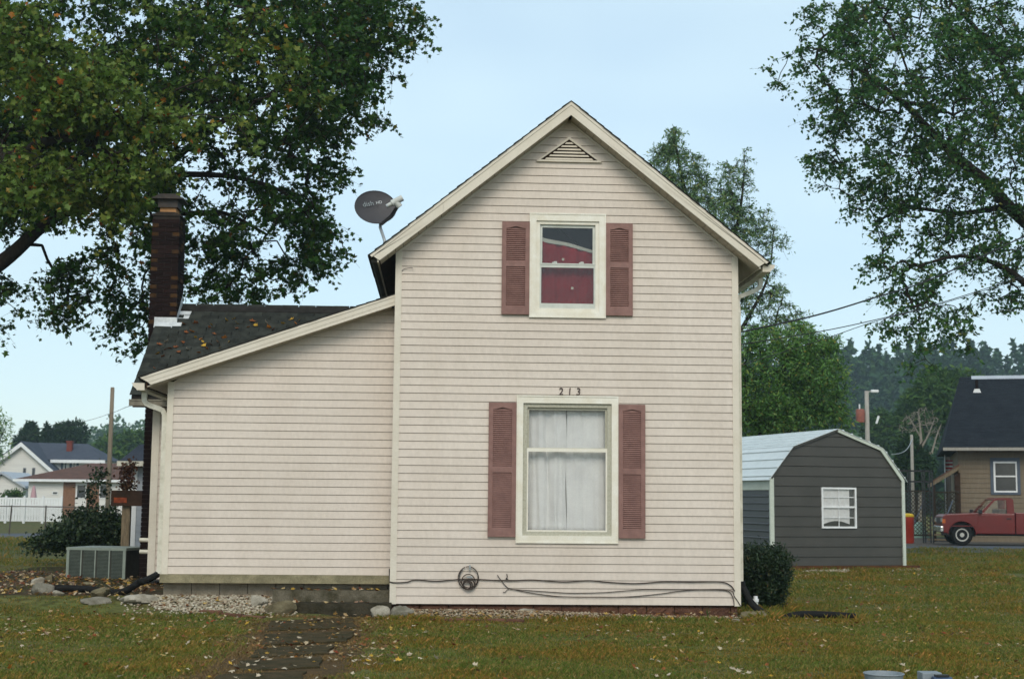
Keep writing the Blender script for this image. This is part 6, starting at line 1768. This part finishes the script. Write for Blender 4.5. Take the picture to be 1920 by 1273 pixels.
# ---- full green tree behind the shed
D4 = 30.
L4 = [(1450, 720, 80, 85, 1.), (1530, 700, 62, 75, 1.), (1500, 640, 50, 40, .8), (1420, 640, 45, 40, .8), (1552, 770, 36, 38, .9), (1574, 792, 18, 20, .9), (1410, 780, 60, 40, 1.), (1480, 790, 80, 40, 1.), (1340, 720, 60, 90, .5), (1555, 640, 24, 20, .5)]
rg4 = np.random.RandomState(14)
cl4 = px_clusters(L4, 1100, D4, 4.6, rg4)
b4 = at_y(1450, 990, D4); b4[2] = 0
p4 = lambda px, py: at_y(px, py, D4)
seeds4 = [([b4, p4(1450, 880), p4(1455, 760), p4(1480, 650)], [.2, .16, .12, .05]), ([p4(1452, 850), p4(1510, 760), p4(1550, 700)], [.1, .07, .03]), ([p4(1451, 860), p4(1400, 760), p4(1400, 660)], [.1, .07, .03])]
make_tree('broadleaf_tree', 'dense bright green tree filling the gap between house and shed', 'tree', b4, seeds4, cl4, 32, .26, .15, 'blade', 'green_tree', 'bark', 8, up=.5, spread=.8, droop=.3, k=.006)

# ---- simple crowns for distant trees and shrubs
def shell_pts(n, rg, core=.55):
    d = rg.normal(size=(n, 3)); d /= np.linalg.norm(d, axis=1)[:, None]
    return d*(core+(1-core)*rg.uniform(0, 1, n)**.5)[:, None]
def lump_crown(c, r, n, size, rg, lumps=9, tm='blade', up=.5, spread=.8, cone=0.):
    """Leaf faces on several overlapping lumps inside the ellipsoid c, r; cone > 0 narrows it towards the top."""
    c = np.array(c, float); r = np.array(r, float); parts = []
    lc = shell_pts(lumps, rg, .3)*.62; lc[0] = 0
    m_ = n//lumps
    for i in range(lumps):
        rr = (.42+.2*rg.rand())*r if i else .7*r
        p = shell_pts(m_, rg)*rr+lc[i]*r
        if cone: f_ = 1-cone*np.clip((p[:, 2]/r[2]+1)/2, 0, 1); p[:, 0] *= f_; p[:, 1] *= f_
        parts.append(p)
    pos = np.concatenate(parts)+c
    return leaf_arrays(pos, size, tm, rg, up, spread, .2, out=(pos-c)/r.max()*.8)
def simple_tree(name, label, cat, px, pbase, ptop, wpx, depth, mt, seed, n=2600, size=.3, trunk=.15, cone=0., group=None, zb=0., bark='bark', tm='blade', ry=None, lumps=9):
    rg = np.random.RandomState(seed)
    b = at_y(px, pbase, depth); top = at_y(px, ptop, depth)[2]; bot = max(at_y(px, pbase, depth)[2], zb+.05)
    r = wpx/2/(LENS_PX/(depth-CAM[1]))
    t = thing(name, label, cat, (b[0], depth, zb), 0, group)
    V, F = lump_crown((0, 0, (top+bot)/2-zb), (r, ry or r, (top-bot)/2), n, size, rg, cone=cone, tm=tm, lumps=lumps)
    o = link(bpy.data.objects.new('crown', fast_mesh('crown', V, F, mt)), t); o['kind'] = 'stuff'
    mb = MB().tube([(0, 0, -.1), (.03, 0, (bot-zb)*.6+.1), (0, .02, (top-zb)*.75)], [trunk, trunk*.8, trunk*.2], 8)
    for j in range(6):
        a = j*1.05+seed; h = bot-zb+(top-bot)*(.15+.1*j); mb.tube([(0, 0, h), (r*.5*math.cos(a), r*.5*math.sin(a), h+.25*(top-bot))], [trunk*.4, trunk*.12], 5)
    mb.build('trunk', bark, t, smooth=True)
    return t
# shrub beside the right corner of the house (yew) and the dark bush left
ys = thing('yew_shrub', 'dense dark green yew shrub against the right corner of the house', 'shrub', (at_y(1435, 1130, 1.6)[0], 1.6, 0))
rg = np.random.RandomState(31)
q0, q1 = at_y(1384, 1130, 1.6), at_y(1478, 1020, 1.6); hh_ = q1[2]*.86; ww = (q1[0]-q0[0])/2; cx_ = (q0[0]+q1[0])/2-ys.location[0]
nS = 900
a_ = rg.uniform(0, 6.28, nS); rr_ = np.sqrt(rg.uniform(0, 1, nS)); zz_ = rg.uniform(.05, 1, nS)
prof = np.interp(zz_, [0, .12, .5, .85, 1], [.35, .62, .9, 1.0, .62])
tips = np.stack([cx_+ww*prof*rr_*np.cos(a_), .62*prof*rr_*np.sin(a_), hh_*zz_*(.9+.16*rg.rand(nS))], 1)
pos = (tips[:, None]+rg.normal(size=(nS, 26, 3))*np.array([.045, .045, .07])).reshape(-1, 3)
V, F = leaf_arrays(pos, .065, 'blade', rg, .2, 1., -.7, out=np.repeat(tips-np.array([cx_, 0, 0]), 26, 0)*.6)
o = link(bpy.data.objects.new('foliage', fast_mesh('foliage', V, F, 'yew')), ys); o['kind'] = 'stuff'
mb = MB()
for j in range(26):
    q_ = tips[j*30]; mb.tube([(cx_+.08*math.cos(j), .08*math.sin(j), 0), ((cx_+q_[0])/2, q_[1]/2, q_[2]*.55), tuple(q_)], [.018, .012, .005], 5)
mb.build('stems', 'bark', ys)
# dark rambling bush on the left
bb_ = thing('bush', 'dark rambling bush growing behind the air conditioner', 'shrub', (at_y(160, 1030, 9.5)[0], 9.5, .15))
rg = np.random.RandomState(32); ob = np.array([bb_.location[0], 9.5, .15])
clB = px_clusters([(170, 994, 54, 40, 1.), (125, 1006, 42, 26, .8), (210, 978, 20, 26, .7), (95, 1015, 32, 18, .7), (150, 965, 22, 14, .4), (180, 905, 6, 32, .25), (195, 900, 5, 28, .3), (172, 930, 12, 18, .4), (60, 1022, 22, 10, .5), (215, 1005, 26, 30, .9)], 420, 9.5, 2.0, rg)
clB[:, 2] = np.maximum(clB[:, 2], .2)
V, F = branch_mesh([([ob, ob+np.array([0, 0, .5]), ob+np.array([.2, 0, 1.0])], [.03, .025, .015])], clB, rg, .03, .004, k=.0025, sag=.2)
link(bpy.data.objects.new('stems', fast_mesh('stems', V-ob, F, 'bark', True)), bb_)
pos = (clB[:, None]+rg.normal(size=(len(clB), 22, 3))*.085).reshape(-1, 3)
V, F = leaf_arrays(pos, .075, 'simple', rg, .6, .8, .2)
o = link(bpy.data.objects.new('foliage', fast_mesh('foliage', V-ob, F, 'shrub_dark')), bb_); o['kind'] = 'stuff'
# maroon plant in the planter
mp0 = at_y(240, 915, 7.65); mpl = thing('potted_plant', 'tall maroon-leaved plant growing from the raised planter box', 'plant', (mp0[0], 7.65, mp0[2]-.15))
rg = np.random.RandomState(33); om = np.array(mpl.location)
clP = px_clusters([(238, 900, 10, 22, 1.), (246, 880, 8, 16, .8), (234, 872, 6, 10, .6)], 26, 7.65, .5, rg)
V, F = branch_mesh([([om, om+np.array([0, 0, .25]), om+np.array([.05, 0, .5])], [.012, .01, .006])], clP, rg, .01, .003, k=.002)
link(bpy.data.objects.new('stems', fast_mesh('stems', V-om, F, 'bark', True)), mpl)
pos = (clP[:, None]+rg.normal(size=(len(clP), 20, 3))*.06).reshape(-1, 3)
V, F = leaf_arrays(pos, .07, 'simple', rg, .4, .9, .5)
o = link(bpy.data.objects.new('foliage', fast_mesh('foliage', V-om, F, 'maroon_leaf')), mpl); o['kind'] = 'stuff'
# weeds: in the pebbles, at the pipe, at the wall
def weed(px, py, z, n, l, mt, label, seed, wide=.5):
    c = at_z(px, py, z); rg = random.Random(seed); t = thing('weed', label, 'weed', tuple(c))
    for i in range(n):
        a = rg.uniform(0, 6.28); lean = rg.uniform(.3, 1)*wide; L_ = l*rg.uniform(.6, 1.1); w_ = .007+.05*L_*.2
        d = np.array([math.cos(a), math.sin(a), 0]); s_ = np.array([-math.sin(a), math.cos(a), 0]); mb = MB(); pts = []
        for j in range(5):
            u = j/4; p = d*L_*lean*u+np.array([0, 0, L_*(u-.45*lean*u*u)]); ww_ = w_*(1-u)**.6*(.6+u)
            mb.v += [tuple(p-s_*ww_), tuple(p+s_*ww_)]
        for j in range(4): mb.f.append((2*j, 2*j+1, 2*j+3, 2*j+2))
        mb.build('blade', mt, t, smooth=True)
    return t
mat('weed_green', (.05, .10, .02), (.04, .075, .018), rough=.6, scale=9, transl=.3)
weed(1404, 1135, .03, 12, .34, 'weed_green', 'green strap-leaved weed growing behind the black pipe at the corner', 1, .8)
weed(1327, 1160, .0, 5, .20, 'weed_green', 'single upright weed at the red foundation blocks', 2, .3)
weed(362, 1135, .10, 16, .13, 'weed_green', 'low leafy weed growing among the white pebbles', 3, 1.1)
# ---- distant trees, left
simple_tree('evergreen_tree', 'broad dark evergreen tree behind the white gabled house', 'tree', 52, 850, 785, 62, 150., 'evergreen', 41, n=5200, size=.55, trunk=.3, cone=.45)
simple_tree('evergreen_tree', 'narrow dark evergreen tree between two wider trees', 'tree', 88, 850, 790, 32, 146., 'evergreen', 42, n=3000, size=.5, trunk=.25, cone=.6)
simple_tree('broadleaf_tree', 'rounded dark tree behind the blue-grey roof', 'tree', 134, 852, 784, 70, 152., 'evergreen', 43, n=5200, size=.6, trunk=.3)
simple_tree('broadleaf_tree', 'wide green tree left of the far hill, behind the brown pole', 'tree', 205, 880, 800, 80, 175., 'broadleaf_far', 44, n=4200, size=.8, trunk=.3)
simple_tree('broadleaf_tree', 'green tree at the foot of the far hill beside the house wall', 'tree', 255, 880, 795, 70, 165., 'broadleaf_far', 45, n=4200, size=.8, trunk=.3)
simple_tree('broadleaf_tree', 'pale green low tree above the brown bungalow roof', 'tree', 215, 885, 838, 80, 140., 'broadleaf_far', 46, n=3000, size=.6, trunk=.25)
simple_tree('birch_tree', 'wispy thin-leaved tree behind the white gabled house roof', 'tree', -8, 900, 752, 60, 118., 'poplar', 47, n=900, size=.4, trunk=.2)
simple_tree('hedge_shrub', 'small green shrub in front of the garage', 'shrub', 22, 950, 915, 46, 84., 'broadleaf_far', 48, n=900, size=.3, trunk=.08)
# ---- distant trees, right
simple_tree('cedar_tree', 'bushy green cedar tree left of the neighbouring house', 'tree', 1715, 935, 808, 92, 70., 'evergreen', 51, n=6500, size=.32, trunk=.2, cone=.35)
simple_tree('broadleaf_tree', 'big rounded dark tree behind the neighbouring house roof', 'tree', 1775, 830, 683, 150, 105., 'broadleaf_far', 52, n=8000, size=.6, trunk=.4, lumps=14)
simple_tree('broadleaf_tree', 'smaller tree at the roof edge of the neighbouring house', 'tree', 1715, 830, 735, 80, 118., 'broadleaf_far', 53, n=4500, size=.6, trunk=.3)
simple_tree('broadleaf_tree', 'yellowish tree at the foot of the wooded hill', 'tree', 1655, 860, 760, 80, 135., 'broadleaf_far', 54, n=4000, size=.7, trunk=.3)
# bare pale tree
bt = at_y(1722, 880, 76.); rg = np.random.RandomState(55)
tb = thing('bare_tree', 'leafless pale-barked tree beside the neighbouring roof', 'tree', (bt[0], 76., 0))
obt = np.array([bt[0], 76., 0])
p5 = lambda px, py, y=76.: at_y(px, py, y)
cl5 = px_clusters([(1722, 785, 30, 22, 1.), (1700, 800, 18, 24, .8), (1750, 800, 18, 24, .8), (1755, 830, 14, 18, .6), (1735, 770, 20, 10, .7)], 240, 76., 3.2, rg)
V, F = branch_mesh([([obt, p5(1727, 850), p5(1726, 810), p5(1722, 775)], [.16, .13, .09, .03]), ([p5(1727, 840), p5(1742, 812), p5(1752, 785)], [.09, .06, .02]), ([p5(1726, 820), p5(1712, 795), p5(1704, 780)], [.07, .05, .02]), ([p5(1747, 850), p5(1757, 815), p5(1765, 795)], [.08, .05, .02])], cl5, rg, .1, .012, k=.009, sag=.0)
link(bpy.data.objects.new('trunk', fast_mesh('trunk', V-obt, F, 'bark_pale', True)), tb)
# ---- wooded hills
def hill(name, pts, mt):
    """pts: rows (distance, [(px, height px)...]) -> a terrain strip; heights from the photograph's skyline."""
    rows = []
    for y, prof in pts: rows.append([(at_y(px, py, y)[0], y, max(-1., at_y(px, py, y)[2]-drop)) for px, py, drop in prof])
    n = len(rows[0]); V = [p for r_ in rows for p in r_]; mb = MB(); mb.v = [tuple(map(float, p)) for p in V]
    for j in range(len(rows)-1):
        for i in range(n-1): a = j*n+i; mb.f.append((a, a+1, a+n+1, a+n))
    o = mb.build(name, mt, smooth=True); o['kind'] = 'structure'
    return rows
pxs = list(range(1180, 2240, 60))
sky_r = lambda px: np.interp(px, [1180, 1500, 1580, 1700, 1760, 1920, 2240], [700, 672, 664, 662, 664, 658, 640])
rowsR = hill('hill', [(150., [(px, 950, 2) for px in pxs]), (215., [(px, 870, 10) for px in pxs]), (280., [(px, 780, 9) for px in pxs]), (330., [(px, sky_r(px), 7.5) for px in pxs]), (420., [(px, sky_r(px)+40, 9) for px in pxs])], 'hill_green')
pxl = list(range(-400, 520, 60))
sky_l = lambda px: np.interp(px, [-400, 0, 60, 160, 200, 240, 275, 520], [880, 850, 850, 822, 797, 786, 780, 740])
rowsL = hill('hill', [(230., [(px, 940, 3) for px in pxl]), (320., [(px, (sky_l(px)+930)/2, 10) for px in pxl]), (420., [(px, sky_l(px), 7) for px in pxl]), (540., [(px, sky_l(px)+30, 9) for px in pxl])], 'hill_green')
def forest(name, rows, label, n, seed, px0, px1, mtx, conif):
    rg = np.random.RandomState(seed); parts = []
    for i in range(n):
        j = rg.randint(1, len(rows)-1); t = rg.rand(); k_ = rg.randint(0, len(rows[0])-1); u = rg.rand()
        a = np.array(rows[j][k_])*(1-u)+np.array(rows[j][k_+1])*u; b = np.array(rows[j-1][k_])*(1-u)+np.array(rows[j-1][k_+1])*u
        p = a*(1-t*t)+b*t*t
        h = rg.uniform(6.5, 11.5)*(1 if conif else .85); r_ = h*rg.uniform(.20, .28) if conif else h*rg.uniform(.35, .5)
        m_ = 70
        if conif:
            # whorls of drooping boughs
            zz = rg.rand(m_)**.8; a_ = rg.uniform(0, 6.28, m_); rad_ = r_*(1.05-zz)*(.55+.5*rg.rand(m_))
            pos = np.stack([p[0]+rad_*np.cos(a_), p[1]+rad_*np.sin(a_), p[2]+h*(.1+.9*zz)], 1)
            o_ = np.stack([np.cos(a_), np.sin(a_), rg.uniform(-.2, .5, m_)], 1)*2
            parts.append(leaf_arrays(pos-o_*.3, 1.6, 'simple', rg, .6, .6, .1, out=o_))
        else:
            pos = shell_pts(m_, rg)*np.array([r_, r_, h*.45])+p+np.array([0, 0, h*.55])
            parts.append(leaf_arrays(pos, 1.3, 'simple', rg, .5, .8, .1))
    V, F = join_arrays(parts)
    # merge index blocks of equal width
    by = {}
    for f in F: by.setdefault(f.shape[1], []).append(f)
    o = link(bpy.data.objects.new(name, fast_mesh(name, V, [np.concatenate(v) for v in by.values()], mtx)))
    return tag(o, label, 'forest', kind='stuff')
forest('pine_wood', rowsR, 'bluish pine wood covering the hill on the right', 1550, 61, 0, 0, 'conifer_far', True)
forest('hill_wood', rowsR[:3], 'mixed leafy wood along the foot of the right hill', 230, 63, 0, 0, 'broadleaf_far', False)
forest('hill_wood', rowsL, 'hazy wood covering the far hill on the left', 500, 62, 0, 0, 'broadleaf_far', False)
# ------------------------------------------------------------------ lawn, dry path edges, fallen leaves
rg = np.random.RandomState(77)
def in_house(x, y):
    a = (x > -.15) & (x < 4.95) & (y > -.50+.06*np.sin(x*3)) & (y < 7.5)
    b = (x > -3.9) & (x <= -.15) & (y > -.40) & (y < 7.5)
    c = (x > -4.8) & (x < -3.0) & (y > 2.4) & (y < 12)
    return a | b | c
slabs = [np.array([at_z(px, py, 0)[:2] for px, py in q4]) for q4 in ps]
pc = np.array([s.mean(0) for s in slabs])
def path_dist(x, y):
    """sideways distance from the middle of the path, 9 where the path does not run"""
    xc = np.interp(-y, -pc[:, 1], pc[:, 0]); return np.where((y < .1), np.abs(x-xc), 9.)
def on_slab(x, y):
    r_ = np.zeros(len(x), bool)
    for s in slabs:
        lo_, hi_ = s.min(0)+.05, s.max(0)-.05; r_ |= (x > lo_[0]) & (x < hi_[0]) & (y > lo_[1]) & (y < hi_[1])
    return r_
def grass(name, zones, mt, label, hgt, seed, keep):
    rg = np.random.RandomState(seed); P2, H2 = [], []
    for (x0, x1, y0, y1, dens, hm) in zones:
        n = int((x1-x0)*(y1-y0)*dens); x = rg.uniform(x0, x1, n); y = rg.uniform(y0, y1, n)
        k_ = keep(x, y, rg); P2.append(np.stack([x[k_], y[k_]], 1)); H2.append(np.full(k_.sum(), hm))
    P2 = np.concatenate(P2); H2 = np.concatenate(H2); n = len(P2)
    patch = .80+.75*(np.sin(P2[:, 0]*1.7+np.sin(P2[:, 1]*1.1)*1.5)*np.sin(P2[:, 1]*1.9+1)+.6*np.sin(P2[:, 0]*4.1+P2[:, 1]*3.3)*np.sin(P2[:, 0]*2.3-P2[:, 1]*4.9))*.5
    patch = np.clip(patch, .4, 1.7)
    h = hgt*H2*rg.uniform(.5, 1.25, n)*patch; a = rg.uniform(0, 6.28, n); ln = rg.uniform(.15, 1.0, n)*h*1.1; w_ = .0042*(.7+.5*H2)*rg.uniform(.7, 1.3, n)
    z = ground_h(P2[:, 0], P2[:, 1])-.004
    dx, dy = np.cos(a), np.sin(a); sx, sy = -dy*w_, dx*w_
    b = np.stack([P2[:, 0], P2[:, 1], z], 1); s = np.stack([sx, sy, 0*sx], 1); d = np.stack([dx, dy, 0*dx], 1); up = np.array([0, 0, 1.])
    mid = b+d*(ln*.3)[:, None]+up*(h*.62)[:, None]; tip = b+d*ln[:, None]+up*h[:, None]
    V = np.stack([b-s, b+s, mid+s*.7, tip, ], 1).reshape(-1, 3)
    i = 4*np.arange(n)[:, None]
    o = link(bpy.data.objects.new(name, fast_mesh(name, V, [i+np.array([[0, 1, 2]]), i+np.array([[0, 2, 3]])], mt)))
    return tag(o, label, 'grass', kind='stuff')
def keep_lawn(x, y, rg):
    pd = path_dist(x, y)
    return ~in_house(x, y) & ~((pd < .62) & (rg.rand(len(x)) < .93)) & ~on_slab(x, y) & ~((pd < .95) & (rg.rand(len(x)) < .5)) & ~((x < -3.3) & (y > .2+.25*np.sin(x*2.3)) & (y < 9) & (rg.rand(len(x)) < .9))
grass('lawn_grass', [(-4.8, 7.4, -8.4, -4.4, 2300, 1.), (-5.8, 8.0, -4.4, -.1, 1800, 1.), (-7.5, -3., -.6, 3., 600, 1.), (-9.5, -4.4, 3., 12., 260, 1.3), (7.9, 9.6, -4., 0., 1200, 1.), (4.9, 11.2, -.1, 6., 800, 1.15), (5.5, 13.5, 6., 13., 480, 1.5), (7.5, 16.5, 13, 19, 300, 1.8), (12.2, 25, 19., 31., 130, 2.2), (-24, -9, 12., 36., 40, 2.4)], 'grass', 'short patchy green lawn grass', .046, 71, keep_lawn)
grass('lawn_edge_grass', [(-3.3, 5.6, -.95, -.46, 900, 1.), (4.8, 6.9, -.6, .2, 1500, 1.3), (4.95, 6.0, .2, 1.4, 700, 1.3)], 'grass', 'longer uncut grass along the gravel and the drain pipe', .085, 72, lambda x, y, rg: ~in_house(x, y) & (path_dist(x, y) > .8) & ~((x > 5.35) & (y > -.75) & (y < .05) & (rg.rand(len(x)) < .9)))
grass('dry_grass', [(-2.9, .4, -8.4, -.3, 2600, 1.)], 'dry_grass', 'dry trampled grass between the path slabs', .034, 73, lambda x, y, rg: (path_dist(x, y) < .92+.18*np.sin(y*3.1)) & (~on_slab(x, y) | (rg.rand(len(x)) < .28)) & ~in_house(x, y))
# fallen leaves
LEAF = []
for sd_ in range(5):
    T, fs = TM['maple']; r2 = np.random.RandomState(sd_+200); v = T.copy(); v[:, 0] -= .5
    cu = r2.uniform(.3, 1.0); v[:, 2] = cu*(.35*v[:, 0]**2+.9*v[:, 1]**2)*r2.choice([1, -1])+r2.normal(size=len(v))*.03
    LEAF.append((v, fs))
def leaf_spots(zones, rg):
    out = []
    for (x0, x1, y0, y1, dens) in zones:
        n = int((x1-x0)*(y1-y0)*dens); x = rg.uniform(x0, x1, n); y = rg.uniform(y0, y1, n)
        k_ = ~in_house(x, y) & (rg.rand(n) < .55+.45*np.sin(x*1.3+y*.9)*np.sin(y*1.1-x*.4)); out.append(np.stack([x[k_], y[k_]], 1))
    return np.concatenate(out)
rg = np.random.RandomState(88)
sp = leaf_spots([(-4.2, 7., -8., -4.5, 15), (-5.2, 7.5, -4.5, -.45, 26), (-2.8, .3, -6.5, -.35, 34), (-6.5, -3.2, -.6, 5., 26), (4.9, 9, -.4, 6, 13), (5.5, 13.5, 6, 11, 16), (6.5, 15.5, 10, 14.5, 42), (-5.2, -2., -3.5, -.3, 30), (-1.8, 0., -.42, .1, 30), (-.1, 4.9, -.86, -.50, 34)], rg)
order = np.argsort(np.linalg.norm(sp-CAM[:2], axis=1)); sp = sp[order]
ks = ('leaf_pale', 'leaf_yellow', 'leaf_rust', 'leaf_brown', 'leaf_orange')
ad = {'leaf_pale': 'pale tan', 'leaf_yellow': 'yellow', 'leaf_rust': 'rust-brown', 'leaf_brown': 'dark brown', 'leaf_orange': 'orange'}
lm = {}
for m_ in ks:
    for i, (v, fs) in enumerate(LEAF):
        mb = MB(); mb.v = [tuple(p) for p in v]; mb.f = list(fs); lm[m_, i] = mb.mesh('fallen_leaf', m_)
NI = 250
for i in range(NI):
    x, y = sp[i]; m_ = ks[rg.choice(5, p=[.50, .15, .17, .12, .06])]; s = rg.uniform(.040, .074)
    o = inst('fallen_leaf', lm[m_, rg.randint(5)], None, (x, y, float(ground_h(x, y))+.030+rg.uniform(0, .012)), (rg.normal()*.35, rg.normal()*.35, rg.uniform(0, 6.28)), (s, s, s))
    tag(o, 'curled %s maple leaf lying on the front lawn' % ad[m_], 'leaf', '%s leaves on the front lawn' % ad[m_])
def leaf_stuff(name, P3, size, label, seed):
    rg = np.random.RandomState(seed); parts = []
    for i, (v, fs) in enumerate(LEAF):
        q_ = P3[i::5]; n = len(q_); a = rg.uniform(0, 6.28, n); s = rg.uniform(.6, 1.2, n)*size
        tx, ty = rg.normal(size=n)*.3, rg.normal(size=n)*.3
        x = v[None, :, 0]*np.cos(a)[:, None]-v[None, :, 1]*np.sin(a)[:, None]; y = v[None, :, 0]*np.sin(a)[:, None]+v[None, :, 1]*np.cos(a)[:, None]
        z = v[None, :, 2]+x*tx[:, None]+y*ty[:, None]
        V = np.stack([x, y, z], 2)*s[:, None, None]+q_[:, None]
        k_ = v.shape[0]; parts.append((V.reshape(-1, 3), [np.array(f)[None]+k_*np.arange(n)[:, None] for f in fs]))
    V, F = join_arrays(parts)
    o = link(bpy.data.objects.new(name, fast_mesh(name, V, [np.concatenate(F)], 'fallen')))
    return tag(o, label, 'leaves', kind='stuff')
r3 = sp[NI:]
leaf_stuff('fallen_leaves', np.concatenate([r3, (ground_h(r3[:, 0], r3[:, 1])+.026)[:, None]], 1), .058, 'scattered brown and yellow fallen leaves over the lawn', 5)
# litter on the pebbles, the gravel and beside the chimney
e_ = np.concatenate([rg.uniform([-3.6, -.45], [-.3, .35], (120, 2)), rg.uniform([0, -.5], [4.8, -.06], (170, 2)), rg.uniform([-7.5, .3], [-3.6, 6.5], (1500, 2)), rg.uniform([-1.75, .07], [-.15, .32], (34, 2)), rg.uniform([-1.45, -.24], [-.15, .0], (22, 2))])
zz = ground_h(e_[:, 0], e_[:, 1])+.035+np.where(e_[:, 0] > 0, .05*sst((e_[:, 1]+.55)/.55), 0)
zz[-56:-22] = s1a[2]+.012; zz[-22:] = at_y(640, 1131, -.25)[2]+.012
leaf_stuff('leaf_litter', np.concatenate([e_, zz[:, None]], 1), .07, 'brown leaf litter caught on the gravel and under the chimney wall', 6)
# single leaves on the roof of the rear wing
spots = [(360, 622), (392, 614), (397, 608), (408, 640), (438, 598), (480, 610), (474, 602), (366, 632), (330, 650), (345, 640), (352, 655), (372, 660), (383, 648), (420, 633), (428, 640), (444, 606), (512, 618), (503, 614), (547, 598), (560, 601), (555, 606), (300, 645), (310, 655), (318, 652), (305, 668), (380, 640), (388, 652), (395, 645), (412, 652), (350, 623), (366, 606), (290, 690), (306, 700), (445, 615), (499, 605), (343, 607), (465, 613), (530, 606), (402, 626), (335, 660), (376, 634), (424, 600), (296, 662), (311, 640)]
for i, (px, py) in enumerate(spots):
    d = ray(px, py); n_ = np.array([0, -PT, 1.]); t = ((np.array([0, YE, ZE+.028])-CAM) @ n_)/(d @ n_); p = CAM+d*t
    tt = (.1-CAM[1])/(p[1]-CAM[1]); xx = CAM[0]+(p[0]-CAM[0])*tt; zq = CAM[2]+(p[2]-CAM[2])*tt
    if xx > -3.7 and zq < zw(xx)+.02: continue
    m_ = ks[rg.choice([1, 2, 4, 0], p=[.3, .3, .3, .1])]; s = rg.uniform(.07, .12)
    o = inst('fallen_leaf', lm[m_, rg.randint(5)], None, tuple(p), (ang+rg.normal()*.15, rg.normal()*.15, rg.uniform(0, 6.28)), (s, s, s))
    tag(o, '%s maple leaf lying on the dark shingles of the rear wing' % ad[m_], 'leaf', '%s leaves on the rear wing roof' % ad[m_])
# ------------------------------------------------------------------ haze
hz_ = MB().box(-700, 900, -60, 700, -3, 120).build('haze', None)
hz_['kind'] = 'stuff'
hm_ = bpy.data.materials.new('haze'); hm_.use_nodes = True
nt = hm_.node_tree; nt.nodes.clear()
o = nt.nodes.new('ShaderNodeOutputMaterial'); v = nt.nodes.new('ShaderNodeVolumePrincipled')
v.inputs['Color'].default_value = (.70, .90, 1., 1)
v.inputs['Density'].default_value = .00045
v.inputs['Anisotropy'].default_value = .2
nt.links.new(v.outputs[0], o.inputs['Volume'])
hz_.data.materials.append(hm_)
